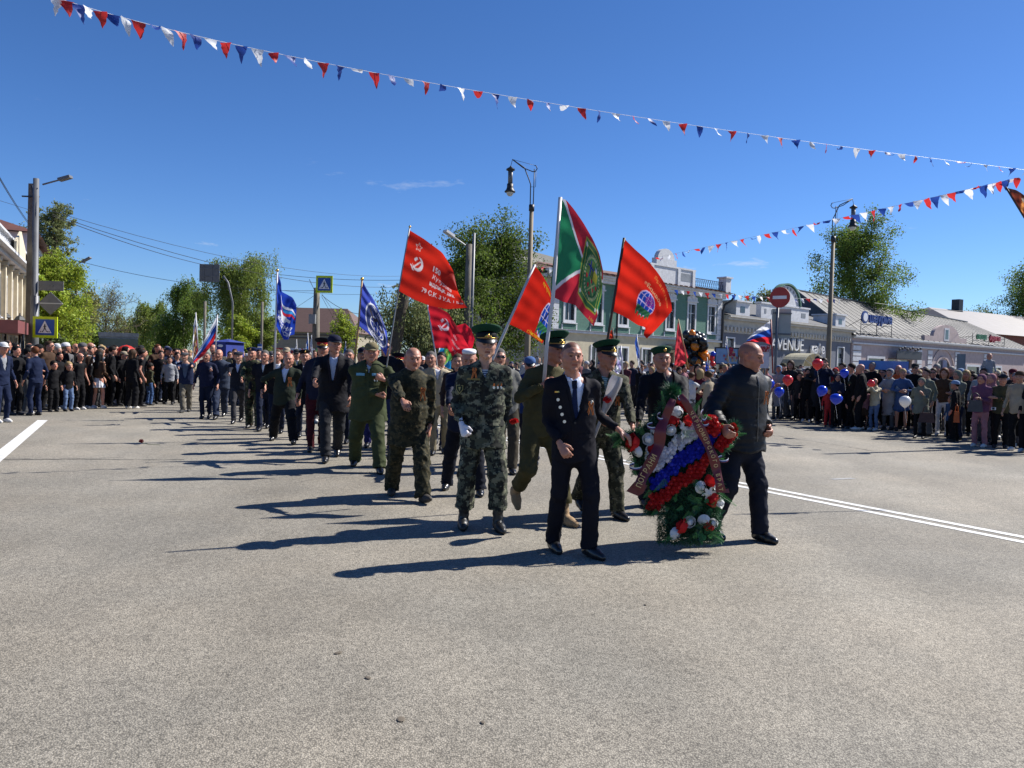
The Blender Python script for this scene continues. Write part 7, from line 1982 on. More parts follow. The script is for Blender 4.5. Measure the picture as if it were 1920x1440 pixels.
def bmat(n, c): return mat(n, c, 0.22, 0.04, 3, spec=0.6, transl=0.25)
MBR, MBB, MBW, MBK, MBO = bmat('red_balloon_rubber', (0.62, 0.03, 0.03)), bmat('blue_balloon_rubber', (0.015, 0.055, 0.55)), bmat('white_balloon_rubber', (0.75, 0.74, 0.72)), mat('black_balloon_rubber', (0.012, 0.012, 0.012), 0.3, spec=0.6), bmat('orange_balloon_rubber', (0.75, 0.22, 0.01))
def balloon(px, py, rpx, Y, m, lab, sx=1.0, tail=0.5, rot=0.0):
 tail = min(tail, 0.3)
 c = P(px, py, Y); r = rpx / FPX * Y
 root = empty('balloon', c, 0, lab, 'balloon')
 M = Matrix.Rotation(rot, 4, 'Y')
 q = MB(); q.lathe([(0.0, -1.16 * r), (0.06 * r, -1.14 * r), (0.35 * r, -0.95 * r), (0.72 * r, -0.62 * r), (0.95 * r, -0.2 * r), (1.0 * r, 0.12 * r), (0.93 * r, 0.48 * r), (0.68 * r, 0.82 * r), (0.35 * r, 1.0 * r), (0, 1.06 * r)], 18, (0, 0, 0), 0, sx, 1, False, M); q.build('balloon_skin', m, root, True)
 q = MB(); q.lathe([(0.02 * r, -1.13 * r), (0.10 * r, -1.25 * r)], 8, (0, 0, 0), M=M); q.build('knot', m, root)
 q = MB(); q.tube([M @ Vector((0, 0, -1.2 * r)), M @ Vector((0.02, 0, -1.2 * r)) + Vector((0.02, 0.02, -tail * 0.5)), M @ Vector((0, 0, -1.2 * r)) + Vector((0.05, 0, -tail))], 0.0018, 4); q.build('string', M_WHT, root)
for a in ((1533, 683, 10, 17.8, MBR, 'bright red balloon held highest in front of the cafe wall'), (1477, 713, 9.5, 17.3, MBR, 'red balloon between two blue balloons at the left of the crowd'), (1443, 720, 9, 17.0, MBB, 'blue balloon touching the padded jacket man on the right'),
   (1461, 735, 9, 17.0, MBB, 'lower blue balloon beside the left red balloon'), (1541, 733, 10, 17.0, MBB, 'blue balloon tilted in front of the navy hooded boy', 0.95, 0.5, 0.4), (1568, 748, 9.5, 16.7, MBB, 'wide blue balloon held low by the hooded child', 1.25, 0.6, 0.1),
   (1633, 719, 6.5, 16.5, MBR, 'small red balloon at the mouth of the child in cream', 1.1, 0.1, 1.2), (1697, 753, 10.5, 15.9, MBW, 'white balloon with red star print before the woman in blue coat'), (1501, 668, 0.1, 17, MBB, '') , (1299, 730, 7, 20.0, MBR, 'small red balloon between the beret man and the padded jacket man'),
   (1583, 700, 8, 19.0, MBB, 'blue balloon half hidden behind the green knit hat')):
 if a[2] > 1: balloon(*a)
for k, (px, py, r_px, m) in enumerate(((1337, 664, 5, MBB), (1334, 672, 5.5, MBR), (1336, 683, 5.5, MBR), (1332, 690, 5, MBW))):
 balloon(px, py, r_px, 33.5, m, ['blue small balloon at the upper corner of the billboard', 'upper red small balloon beside the billboard', 'lower red small balloon beside the billboard', 'white small balloon below the billboard'][k], tail=0.1)
# black and orange balloon column
def column():
 Y = 27.0; base = gx(1306, Y); root = empty('balloon_column', base, 0, 'tall cluster of black and orange balloons right of the red furled flag', 'balloon cluster')
 q = MB(); q.tube([(0, 0, 0), (0, 0, 2.8)], 0.03, 6); q.build('pole', M_DMETAL, root)
 r = random.Random(12); me = {}
 for m, nm in ((MBK, 'k'), (MBO, 'o')):
  q = MB(); q.ball((0, 0, 0), (0.145, 0.145, 0.17), 14); me[nm] = q.data('balloon', m, True)
 spots = [(1290, 640, 'k'), (1296, 632, 'k'), (1293, 652, 'k'), (1303, 632, 'k'), (1289, 663, 'k'), (1310, 635, 'k'), (1318, 641, 'k'), (1314, 646, 'k'), (1303, 644, 'k'), (1308, 654, 'k'), (1316, 655, 'k'), (1299, 660, 'k'), (1306, 668, 'k'), (1313, 665, 'k'), (1294, 672, 'k'), (1301, 676, 'k'), (1312, 677, 'k'),
    (1287, 627, 'k'), (1297, 626, 'o'), (1303, 650, 'o'), (1318, 662, 'o'), (1322, 668, 'o'), (1294, 671, 'o'), (1300, 671, 'o'), (1306, 680, 'o'), (1287, 684, 'o'), (1294, 686, 'o'), (1281, 650, 'k'), (1279, 640, 'k'), (1320, 650, 'k'), (1308, 628, 'k'), (1315, 632, 'k'), (1315, 685, 'k'), (1281, 672, 'o'), (1277, 690, 'o'), (1300, 692, 'o')]
 for i, (px, py, k) in enumerate(spots):
  p = P(px, py, Y + r.uniform(-0.3, 0.3)) - base; sc = r.uniform(0.85, 1.1)
  o = link('balloon', me[k], root, p, (r.uniform(-1, 1), r.uniform(-1, 1), 0)); o.scale = (sc, sc, sc)
column()

# red carnation dropped on the road
def carnation_mesh(m, seed=0, n=60, R=1.0):
 """ruffled ball of crinkled petals, unit radius"""
 r = random.Random(seed); q = MB()
 for i in range(n):
  th = i * 2.39996; z = 1 - 1.25 * (i + 0.5) / n; s_ = math.sqrt(max(1 - z * z, 0))
  d = Vector((s_ * math.cos(th), s_ * math.sin(th), z)).normalized()
  t = d.cross(Vector((r.uniform(-1, 1), r.uniform(-1, 1), r.uniform(-1, 1)))).normalized(); b = d.cross(t)
  w = 0.26 * r.uniform(0.8, 1.2); c = d * 0.62; e = d * r.uniform(0.9, 1.06)
  q.add([c - t * w * 0.4, c + t * w * 0.4, e + t * w + b * 0.10, e + b * -0.06 + d * 0.07, e - t * w + b * 0.10], [(0, 1, 2, 3, 4)])
 q.ball((0, 0, 0), 0.70, 8)
 return q.data('petals', m)
M_RP = mat('red_petals', (0.50, 0.012, 0.012), 0.85, 0.25, 20, transl=0.2)
c = G(265, 834); root = empty('carnation', (c.x, c.y, 0.06), 0.4, 'single dark red carnation lying on the empty asphalt', 'flower')
o = link('flower_head', carnation_mesh(mat('wilted_red_petals', (0.13, 0.008, 0.010), 0.8), 3, 40), root); o.scale = (0.04, 0.04, 0.04)
q = MB(); q.tube([(0, 0, -0.02), (0.12, -0.05, -0.05), (0.3, -0.1, -0.053)], 0.004, 5); q.build('stem', mat('green_stem', (0.03, 0.07, 0.02), 0.6), root)
# ------------------------------------------------------------------ the large wreath
def wreath():
 Y = 6.72
 base = gx(1285, Y); base.z = 0
 k = 0.0;
 root = empty('wreath', base, 0, 'big star-shaped flower wreath with tricolour carnation stripes and dark red ribbons', 'wreath')
 dep = lambda py: 0.05 + (1020 - py) / 290.0 * 0.16          # leans slightly back towards the top
 def W(px, py, off=0.0):
  p = P(px, py, Y + dep(py) - off); return p - base
 r = random.Random(21); nr = np.random.RandomState(21)
 # base shape in pixels: star body with five lobes, plus the foot
 star = [(1258, 728), (1272, 730), (1290, 760), (1312, 782), (1330, 792), (1352, 798), (1384, 796), (1386, 812), (1370, 838), (1350, 860), (1345, 880), (1352, 905), (1356, 930), (1350, 955), (1335, 962), (1300, 945), (1270, 935), (1250, 945), (1228, 965), (1212, 968), (1206, 955),
   (1215, 925), (1212, 900), (1185, 888), (1184, 862), (1176, 842), (1152, 832), (1148, 818), (1160, 808), (1190, 806), (1212, 790), (1232, 765), (1246, 740)]
 foot = [(1234, 930), (1350, 930), (1352, 1018), (1290, 1022), (1232, 1018)]
 def inside(poly, x, y):
  ok = False; n = len(poly); j = n - 1
  for i in range(n):
   xi, yi = poly[i]; xj, yj = poly[j]
   if (yi > y) != (yj > y) and x < (xj - xi) * (y - yi) / (yj - yi) + xi: ok = not ok
   j = i
  return ok
 # backing board
 for nm, poly in (('backing', star), ('foot', [(1250, 930), (1338, 930), (1338, 1008), (1250, 1008)])):
  q = MB(); f_ = [W(1275 + (x - 1275) * 0.93, 870 + (y - 870) * 0.95 if nm == 'backing' else y, 0.0) for x, y in poly]; b_ = [v + Vector((0, 0.07, 0)) for v in f_]; n = len(poly)
  q.add(f_ + b_, [tuple(range(n)), tuple(reversed(range(n, 2 * n)))] + [(i, (i + 1) % n, n + (i + 1) % n, n + i) for i in range(n)]); q.build(nm, mat('dark_green_backing', (0.008, 0.02, 0.012), 0.9), root)
 # fir-like tinsel needles over the whole front and edges
 cs, ds = [], []
 for poly, n, in ((star, 19000), (foot, 11000)):
  xs = [p[0] for p in poly]; ys = [p[1] for p in poly]; c_ = 0
  while c_ < n:
   x, y = r.uniform(min(xs) - 4, max(xs) + 4), r.uniform(min(ys) - 4, max(ys) + 4)
   if inside(poly, x, y):
    cs.append(W(x, y, r.uniform(-0.07, 0.035))); c_ += 1
 C = np.array([tuple(v) for v in cs]); n = len(C)
 d = nr.normal(size=(n, 3)) * np.array([1, 0.8, 1]); d[:, 1] -= 0.25; d /= np.linalg.norm(d, axis=1)[:, None]
 e = np.cross(d, nr.normal(size=(n, 3))); e /= np.linalg.norm(e, axis=1)[:, None]
 L = 0.036 * (0.5 + 0.9 * nr.rand(n))[:, None]; w = 0.0022
 V = np.stack([C - e * w, C + e * w, C + d * L + e * w * 0.4, C + d * L - e * w * 0.4], 1).reshape(-1, 3)
 t = 0.7 + 0.8 * nr.rand(n); col = np.repeat(np.stack([t * (0.7 + 0.5 * nr.rand(n)), t, t * 0.9], 1), 4, 0)
 o = link('fir_needles', npmesh('fir_needles', V, np.arange(4 * n).reshape(-1, 4), mat('fir_green', (0.020, 0.085, 0.036), 0.5, 0.3, 6, attr='Col', transl=0.15), False, col=col), root); o['kind'] = 'stuff'
 # carnation stripes
 MW = mat('white_petals', (0.66, 0.66, 0.74), 0.6, 0.12, 20, transl=0.2); MBl = mat('blue_petals', (0.012, 0.022, 0.42), 0.6, 0.25, 20, transl=0.2); MRd = mat('red_stripe_petals', (0.48, 0.010, 0.010), 0.6, 0.25, 20, transl=0.2)
 me = {m: [carnation_mesh(m, s, 44) for s in (1, 2, 3)] for m in (MW, MBl, MRd, M_RP)}
 def bloom(px, py, rad, m, off=0.055, nm='carnation'):
  o = link(nm, r.choice(me[m]), root, W(px, py, off), (R_(78) + r.uniform(-0.3, 0.3), r.uniform(-0.3, 0.3), r.uniform(0, 6)))
  o.scale = (rad,) * 3
 # each stripe: polygons in pixels filled with rows of blooms
 def fill(poly, m, step=8.6, rad=0.030, off=0.055, jit=1.3):
  xs = [p[0] for p in poly]; ys = [p[1] for p in poly]
  y = min(ys) + step * 0.4; row = 0
  while y < max(ys):
   x = min(xs) + (step / 2 if row % 2 else 0)
   while x < max(xs):
    if inside(poly, x, y): bloom(x + r.uniform(-jit, jit), y + r.uniform(-jit, jit), rad * r.uniform(0.9, 1.15), m, off + r.uniform(-0.006, 0.006))
    x += step
   y += step * 0.86; row += 1
 fill([(1222, 886), (1240, 850), (1255, 832), (1290, 800), (1302, 794), (1312, 808), (1300, 826), (1276, 840), (1252, 866), (1236, 884)], MW)
 fill([(1219, 924), (1220, 900), (1240, 884), (1262, 858), (1296, 834), (1318, 806), (1336, 800), (1350, 812), (1330, 838), (1306, 858), (1270, 884), (1240, 912)], MBl)
 fill([(1212, 955), (1218, 930), (1244, 918), (1274, 890), (1308, 866), (1326, 852), (1332, 872), (1312, 892), (1280, 912), (1250, 938), (1226, 960)], MRd)
 fill([(1322, 786), (1340, 782), (1350, 800), (1344, 818), (1326, 808)], MRd, 8.4, 0.036, 0.085)
 fill([(1343, 836), (1362, 804), (1378, 796), (1383, 808), (1366, 834), (1350, 852)], MRd, 8.2, 0.031, 0.07)
 fill([(1268, 742), (1284, 750), (1290, 768), (1276, 772)], MRd, 8.5, 0.03, 0.04)
 # large roses, peonies and lilies
 MRo = mat('white_rose_petals', (0.66, 0.67, 0.66), 0.85, 0.10, 12, transl=0.15)
 def rose_mesh(m, seed):
  q = MB(); rr = random.Random(seed)
  q.ball((0, 0, 0.1), (0.55, 0.55, 0.6), 10)
  for ring, (nn, R_0, z0, sz) in enumerate(((3, 0.34, 0.42, 0.42), (5, 0.58, 0.20, 0.52), (6, 0.82, -0.12, 0.58))):
   for i in range(nn):
    a = 6.283 * i / nn + ring * 0.6 + rr.uniform(-0.15, 0.15); vs = []
    for v in range(4):
     for u in range(5):
      uu = (u / 4 - 0.5) * 2; vv = v / 3
      ang = a + uu * 0.62 * (1 - 0.2 * vv) * (1.1 if ring else 1.2)
      rad = R_0 * (0.60 + 0.42 * vv + 0.10 * vv * vv) + 0.05 * abs(uu) * vv
      vs.append((rad * math.cos(ang), rad * math.sin(ang), z0 - 0.40 + sz * 1.25 * vv * (1 - 0.18 * uu * uu) + (0.03 if v == 3 else 0)))
    q.add(vs, [(v * 5 + u, v * 5 + u + 1, (v + 1) * 5 + u + 1, (v + 1) * 5 + u) for v in range(3) for u in range(4)])
  return q.data('rose_petals', m, True)
 roses = [rose_mesh(MRo, 1), rose_mesh(MRo, 2)]; redr = [rose_mesh(M_RP, 3)]
 def big(px, py, rad, lst, nm, off=0.085, tilt=80):
  o = link(nm, r.choice(lst), root, W(px, py, off), (R_(tilt) + r.uniform(-.25, .25), r.uniform(-.3, .3), r.uniform(0, 6))); o.scale = (rad * 1.22,) * 3
 for x, y, s_ in ((1271, 774, 0.052), (1215, 824, 0.050), (1257, 806, 0.045), (1228, 810, 0.040), (1195, 847, 0.046), (1315, 914, 0.050), (1345, 913, 0.045), (1350, 943, 0.046), (1338, 958, 0.0), (1294, 979, 0.048), (1266, 1001, 0.050), (1320, 976, 0.048), (1339, 981, 0.040)):
  if s_: big(x, y, s_, roses, 'white_rose')
 for x, y, s_ in ((1186, 830, 0.078), (1228, 842, 0.055), (1262, 790, 0.055), (1290, 788, 0.052), (1330, 902, 0.052), (1336, 938, 0.058), (1279, 987, 0.068), (1330, 987, 0.045)): big(x, y, s_, redr, 'red_peony', 0.075)
 q = MB()      # lily: six pointed recurved petals
 for i in range(6):
  a = 6.283 * i / 6; d2 = Vector((math.cos(a), math.sin(a), 0)); t2 = Vector((-math.sin(a), math.cos(a), 0)); vs = []
  for v, (rr2, zz, ww) in enumerate(((0.08, -0.1, 0.10), (0.4, 0.22, 0.27), (0.8, 0.34, 0.22), (1.12, 0.22, 0.01))):
   vs += [d2 * rr2 - t2 * ww + Vector((0, 0, zz)), d2 * rr2 + Vector((0, 0, zz - 0.07)), d2 * rr2 + t2 * ww + Vector((0, 0, zz))]
  q.add(vs, [(3 * v + u, 3 * v + u + 1, 3 * v + u + 4, 3 * v + u + 3) for v in range(3) for u in range(2)])
 for i in range(5): a = 6.283 * i / 5; q.tube([(0, 0, 0), (0.1 * math.cos(a), 0.1 * math.sin(a), 0.3), (0.2 * math.cos(a), 0.2 * math.sin(a), 0.42)], 0.025, 4, 1)
 ly = [q.data('lily_petals', [MRo, mat('stamen_yellow', (0.45, 0.40, 0.08), 0.6)], True)]
 for x, y in ((1262, 826), (1215, 850), (1277, 802), (1331, 927), (1283, 818)): big(x, y, 0.052, ly, 'white_lily', 0.10, 84)
 # ferns
 def fern(px, py, dx, dy, L, m, off=0.10):
  q = MB(); a = W(px, py, off); b = W(px + dx, py + dy, off + 0.03); d2 = (b - a).normalized(); n = 16; s = d2.cross(Vector((0, 1, 0))).normalized()
  q.tube([a, b], 0.002, 4)
  for i in range(n):
   t = i / n; p = a.lerp(b, t); ll = L * (1 - t) ** 0.7 * 0.28 + 0.005
   for sg in (-1, 1):
    e = p + (s * sg + d2 * 0.55).normalized() * ll + Vector((0, -0.01, 0.0))
    q.add([p, p + d2 * 0.0028 + (e - p) * 0.5, e, p - d2 * 0.0018 + (e - p) * 0.5], [(0, 1, 2, 3)])
  q.build('fern_leaf', m, root)
 MF1 = mat('fern_green', (0.06, 0.21, 0.06), 0.5, 0.2, 12, transl=0.3); MF3 = mat('deep_fern_green', (0.018, 0.075, 0.03), 0.5, 0.2, 12, transl=0.2); MF2 = mat('pale_fern', (0.30, 0.42, 0.27), 0.5, 0.2, 12, transl=0.3)
 for a in ((1248, 775, -8, -42, 0.11, MF1), (1296, 775, 20, -28, 0.11, MF1), (1205, 815, -6, -28, 0.08, MF1), (1270, 815, 38, 8, 0.12, MF2), (1280, 812, 24, -4, 0.10, MF2), (1345, 925, 36, 24, 0.14, MF1), (1335, 950, 25, -22, 0.10, MF1), (1330, 1000, 28, 16, 0.11, MF1), (1312, 1000, 4, 22, 0.10, MF1), (1320, 995, 38, 8, 0.11, MF1),
    (1290, 930, 25, 14, 0.14, MF1), (1310, 950, -25, 30, 0.14, MF1), (1300, 900, 22, 30, 0.12, MF1), (1250, 900, -25, 22, 0.12, MF1), (1262, 1005, -20, 10, 0.10, MF1), (1170, 822, -20, 12, 0.09, MF1), (1195, 870, -12, 24, 0.10, MF1), (1318, 780, 16, 6, 0.10, MF1)):
  fern(*a)
 for i in range(34):
  x, y = r.uniform(1240, 1345), r.uniform(935, 1012)
  fern(x, y, r.uniform(-16, 16), r.uniform(-12, 14), 0.09, r.choice((MF1, MF3)), r.uniform(0.05, 0.10))
 for i in range(30):
  t_ = star[i % len(star)]; x, y = 1272 + (t_[0] - 1272) * 0.9, 860 + (t_[1] - 860) * 0.92
  fern(x, y, (t_[0] - x) * 1.6 + r.uniform(-8, 8), (t_[1] - y) * 1.3 + r.uniform(-8, 8), 0.09, r.choice((MF1, MF3)), r.uniform(0.03, 0.07))
 # dark red ribbons with gold lettering
 MRib = mat('dark_red_satin', (0.115, 0.010, 0.018), 0.42, 0.15, 3, spec=0.5); MGl = mat('gold_lettering', (0.50, 0.36, 0.16), 0.5)
 def ribbon(pts, wpx, txt, t0, t1, size, flip=False):
  q = MB(); n = 40; L = []
  pp = smooth_poly(pts, n + 1, 1)
  for i in range(n + 1):
   a, b = pp[min(i + 1, n)], pp[max(i - 1, 0)]; dx, dy = a - b; l_ = math.hypot(dx, dy); nx, ny = -dy / l_, dx / l_
   w_ = wpx * (0.55 + 0.45 * min(1, i / n * 3)) / 2 + 1.0 * math.sin(i * 0.5)
   o_ = 0.145 + 0.02 * math.sin(i * 0.55)
   L += [W(pp[i][0] - nx * w_, pp[i][1] - ny * w_, o_), W(pp[i][0], pp[i][1], o_ + 0.012), W(pp[i][0] + nx * w_, pp[i][1] + ny * w_, o_ - 0.01)]
  q.add(L, [(3 * i + k_, 3 * i + k_ + 1, 3 * i + k_ + 4, 3 * i + k_ + 3) for i in range(n) for k_ in (0, 1)]); ro = q.build('ribbon', MRib, root, True)
  # lettering follows the ribbon
  cum = np.r_[0, np.cumsum(np.linalg.norm(np.diff(pp, axis=0), axis=1))]; tot = cum[-1]
  for i, ch in enumerate(txt):
   if ch == ' ': continue
   s_ = (t0 + (t1 - t0) * (i + 0.5) / len(txt)) * tot
   x, y = np.interp(s_, cum, pp[:, 0]), np.interp(s_, cum, pp[:, 1]); x2, y2 = np.interp(s_ + 2, cum, pp[:, 0]), np.interp(s_ + 2, cum, pp[:, 1])
   ang = math.atan2(-(y2 - y), x2 - x) + (math.pi if flip else 0)
   me_ = textmesh(ch, size, 0.0008, 'CENTER', 0.92, 0.0008); me_.materials.clear(); me_.materials.append(MGl)
   o = link('letter', me_, ro); o.matrix_local = Matrix.Translation(W(x, y, 0.186)) @ Matrix.Rotation(-ang, 4, 'Y') @ Matrix.Rotation(R_(90), 4, 'X')
 ribbon([(1276, 740), (1290, 762), (1304, 788), (1322, 822), (1338, 858), (1346, 892), (1352, 922)], 17, 'ЧЕРНОМОРСКОГО БРАТ', 0.18, 1.0, 0.047)
 ribbon([(1262, 748), (1250, 778), (1238, 806), (1236, 836), (1222, 866), (1206, 892), (1196, 918)], 21, 'ПОГРАНИ', 0.98, 0.60, 0.066, True)
 q = MB(); q.add([W(1174, 921, 0.12), W(1190, 903, 0.14), W(1214, 910, 0.15), W(1206, 925, 0.14), W(1196, 930, 0.12)], [(0, 1, 2, 3, 4)]); q.build('ribbon_tail', MRib, root)
 q = MB(); q.add([W(1352, 918, 0.13), W(1366, 916, 0.12), W(1368, 924, 0.12), W(1350, 924, 0.13)], [(0, 1, 2, 3)]); q.build('ribbon_tail', MRib, root)
 # tricolour ribbon loops round the edge
 for (cx, cy, rx, ry) in ((1226, 796, 13, 5), (1240, 778, 8, 6), (1320, 776, 6, 10), (1322, 790, 8, 6), (1192, 872, 12, 5), (1356, 858, 10, 5), (1278, 744, 7, 4)):
  q = MB(); n = 14; rings = []
  for k_ in range(4):
   rings.append([W(cx + rx * math.cos(6.283 * i / n), cy + ry * math.sin(6.283 * i / n) + k_ * 1.6, 0.10 + 0.03 * math.sin(6.283 * i / n)) for i in range(n + 1)])
  for k_ in range(3):
   q.add(rings[k_] + rings[k_ + 1], [(i, i + 1, n + 2 + i, n + 1 + i) for i in range(int(n * 0.72))], k_)
  q.build('tricolour_loop', [M_WHT, M_BLUEL, MRib], root, True)
 # tufts at the top and the left arm
 for (px, py, n_, rad) in ((1259, 735, 1500, 0.062), (1164, 820, 900, 0.055), (1376, 800, 700, 0.05), (1222, 958, 500, 0.04)):
  C = np.array(W(px, py, 0.05))[None] + nr.normal(size=(n_, 3)) * rad * 0.35; d = C - np.array(W(px, py, 0.05)); d /= np.linalg.norm(d, axis=1)[:, None]
  e = np.cross(d, nr.normal(size=(n_, 3))); e /= np.linalg.norm(e, axis=1)[:, None]; L = rad * 0.9; w = 0.0012
  V = np.stack([C - e * w, C + e * w, C + d * L + e * w * .3, C + d * L - e * w * .3], 1).reshape(-1, 3); t = 0.6 + 0.8 * nr.rand(n_)
  o = link('fir_tuft', npmesh('fir_tuft', V, np.arange(4 * n_).reshape(-1, 4), mat('fir_tuft_green', (0.012, 0.075, 0.032), 0.5, 0.3, 6, attr='Col', transl=0.15), False, col=np.repeat(np.stack([t, t, t], 1), 4, 0)), root); o['kind'] = 'stuff'
 return base
wreath()
# ------------------------------------------------------------------ the marching veterans, one by one
HATX = {'peaked': 0.052, 'cap': 0.018, 'beret': 0.022, 'flatcap': 0.006, 'beanie': 0.02, 'skullcap': 0.008, 'scarf': 0.02, None: 0.0}
def solve(feet, headtop, hatx, lean=0.03):
 H = 1.76
 for _ in range(6):
  s = H / 1.75; hx = 0.088 * s; hz = 2
  cx = (feet[0][0] + feet[1][0]) / 2; cy = (feet[0][1] + feet[1][1]) / 2
  for sd, f in zip((-1, 1), feet):
   pit = f[3] if len(f) > 3 else 0
   az = 0.085 * s + (f[2] if len(f) > 2 else 0) + 0.17 * s * math.sin(max(pit, 0))
   dd = math.hypot(cx + sd * hx - f[0], cy - f[1])
   hz = min(hz, az + math.sqrt(max((0.85 * s * 0.992) ** 2 - dd * dd, 0.1)))
  hz = min(hz, 0.925 * s)
  top = hz + (0.705 + 0.122 * 1.05) * s + hatx * s * 1.05
  H *= headtop / top
 return min(max(H, 1.0), 2.05)

def hero(label, feet, head, hands=((None), (None)), rz=0.0, mats=None, hat=None, hatm=None, glasses=False, tone=1.0, red=0.0, deco=None, seed=1, group='veterans marching in the column', Y=None, **sp):
 """feet: (px, py[, lift, pitch, turn]) for the image-left and image-right foot; head: (px, top py); hands: (px, py, Y) wrists"""
 fw = []
 for f in feet:
  f = tuple(f) + (0, 0, 0)
  g = G(f[0], f[1], f[2]); fw.append((g.x, g.y, f[2], f[3], f[4]))
 root = Vector(((fw[0][0] + fw[1][0]) / 2, (fw[0][1] + fw[1][1]) / 2, 0))
 def loc(v):
  q = rotz(A(v[0] - root.x, v[1] - root.y, v[2]), -rz); return q
 lf = []
 for f in fw:
  q = loc((f[0], f[1], 0)); fdir = rotz(A(0, -1, 0), f[4]); q = q - fdir * 0.05
  lf.append((q[0], q[1], f[2], f[3], f[4]))
 hp = P(head[0], head[1], root.y - 0.02)
 H = solve(lf, hp.z, HATX[hat])
 hl = loc((hp.x, hp.y, 0))
 side = (hl[0] - (lf[0][0] + lf[1][0]) / 2) / (0.74 * H / 1.75)
 hs = []
 for h in hands:
  if h is None: hs.append(None); continue
  w = P(h[0], h[1], h[2] if len(h) > 2 else root.y - 0.12); hs.append(tuple(loc(w)))
 spec = dict(H=H, feet=tuple(lf), hands=tuple(hs), side=max(-0.25, min(0.25, side)))
 spec.update(sp)
 return make_person(label, spec, mats, root, rz, group, seed, hat, hatm, glasses, tone, red, deco)

GRN = cloth((0.008, 0.045, 0.024), 0.75); GBAND = cloth((0.006, 0.008, 0.010), 0.6)
PK = dict(main=GRN, band=GBAND, visor=M_BLK)
M_JBLK = cloth((0.0085, 0.0085, 0.0115), 0.7, bump=0.08); M_TNAVY = cloth((0.010, 0.012, 0.022), 0.75); M_JNAVY = cloth((0.010, 0.014, 0.034), 0.7)
M_PUFF = mat('quilted_nylon', (0.007, 0.0075, 0.010), 0.55, 0.1, 8, 0.1, 90, spec=0.25)
M_HGREY = cloth((0.10, 0.095, 0.09), 0.8); M_HDK = cloth((0.018, 0.013, 0.010), 0.7); M_HBR = cloth((0.07, 0.045, 0.028), 0.7); M_HFAIR = cloth((0.30, 0.21, 0.11), 0.7)

def medals(surf, root, pts, r=0.016, rib=True):
 q = MB()
 for i, (x, z) in enumerate(pts):
  c = surf.hit(x, z, 0.006)
  if c is None: continue
  q.lathe([(r, -0.003), (r, 0.003)], 10, (0, 0, 0), 0, M=Matrix.Translation(c) @ Matrix.Rotation(R_(90), 4, 'X'))
  if rib: q.cbox(c + Vector((0, 0, r * 1.9)), (r * 1.3, 0.004, r * 2.0), 1)
 if q.v: q.build('medal', [M_SILVER, M_ORANGE], root)

def deco1(root, surf, info, parts):
 sp_ = info['spn']; us = Surf(*parts['under'])
 z = sp_(0.5)[2]; x0 = sp_(0.5)[0]
 q = pin_strip(us, [(x0, z + 0.02), (x0 + 0.006, z - 0.05)], 0.042, 0.010); q.build('tie_knot', cloth(NAVY), root, True)
 pin_strip(us, [(x0 + 0.006, z - 0.04), (x0 + 0.012, z - 0.36)], 0.075, 0.008, lambda t: 0.42 + 0.58 * t).build('tie', cloth((0.012, 0.020, 0.06)), root, True)
 # lapels
 zb = sp_(0.185)[2]; zt = sp_(0.50)[2]
 for sg in (-1, 1):
  pin_strip(surf, [(x0 + sg * 0.012, zb), (x0 + sg * 0.062, zb + 0.14), (x0 + sg * 0.098, zt - 0.06)], 0.052, 0.009, lambda t: 0.25 + 0.75 * math.sin(min(t * 1.3, 1) * math.pi / 2)).build('lapel', M_SUIT, root, True)
 pin_strip(surf, [(x0 - 0.012, zb), (x0 - 0.002, zb - 0.26)], 0.006, 0.006).build('front_edge', M_JBLK, root)
 zc = sp_(0.37)[2]
 medals(surf, root, [(x0 - 0.128, zc - 0.01), (x0 - 0.108, zc - 0.075), (x0 - 0.092, zc - 0.135), (x0 - 0.072, zc - 0.195)], 0.014, False)
 pin_patch(surf, x0 - 0.135, zc + 0.055, 0.05, 0.012, 0.007).build('gold_bar', M_GOLD, root)
 ribbon_bow(surf, x0 + 0.145, zc - 0.075, root, 1.0)
 c = surf.hit(x0 + 0.145, zc - 0.03, 0.02)
 if c: q = MB(); q.ball(c, (0.014, 0.008, 0.024), 10); q.build('ribbon_badge', M_PALE, root, True)
 for sg in (-1, 1): pin_patch(surf, x0 + sg * 0.11, zb - 0.12, 0.13, 0.035, 0.006).build('pocket_flap', M_SUIT, root)
 q = MB(); c = surf.hit(x0 + 0.012, zb - 0.01, 0.006)
 if c: q.lathe([(0.010, -0.003), (0.010, 0.003)], 10, M=Matrix.Translation(c) @ Matrix.Rotation(R_(90), 4, 'X')); q.build('button', M_BLK, root)
R1 = hero('thin short-haired man in dark suit and navy tie holding the left arm of the wreath', [(1040, 1034, 0, 0.0, 0.15), (1112, 1046, 0, 0.0, 0.5)], (1073, 641), ((1050, 832, 6.45), (1160, 806, 6.72)), 0.12,
  dict(top=M_SUIT, bottom=M_SUIT, under=M_SHIRT), top='suit', vneck=(0.2, 0.082), buzz=(0.10, 0.085, 0.07, 0.75), stubble=0.10, w=0.98, headyaw=0.06, red=0.35, tone=0.86, deco=deco1, seed=3, hem=0.80, curl=(0.9, 0.45), palm=((0.2, 0.9, 0.1), (0, 0, -1)), bag=1.06, fold=0.8, elbow=((-0.6, 1, -0.1), (0.2, 0.6, -0.8)), group='men carrying the wreath')
def deco2(root, surf, info, parts):
 sp_ = info['spn']; x0 = sp_(0.3)[0]
 pin_strip(surf, [(x0, sp_(0.54)[2]), (x0, sp_(0.30)[2]), (x0, sp_(-0.02)[2])], 0.016, 0.004).build('zip', M_BLK, root)
 ribbon_bow(surf, x0 + 0.10, sp_(0.36)[2], root, 1.1)
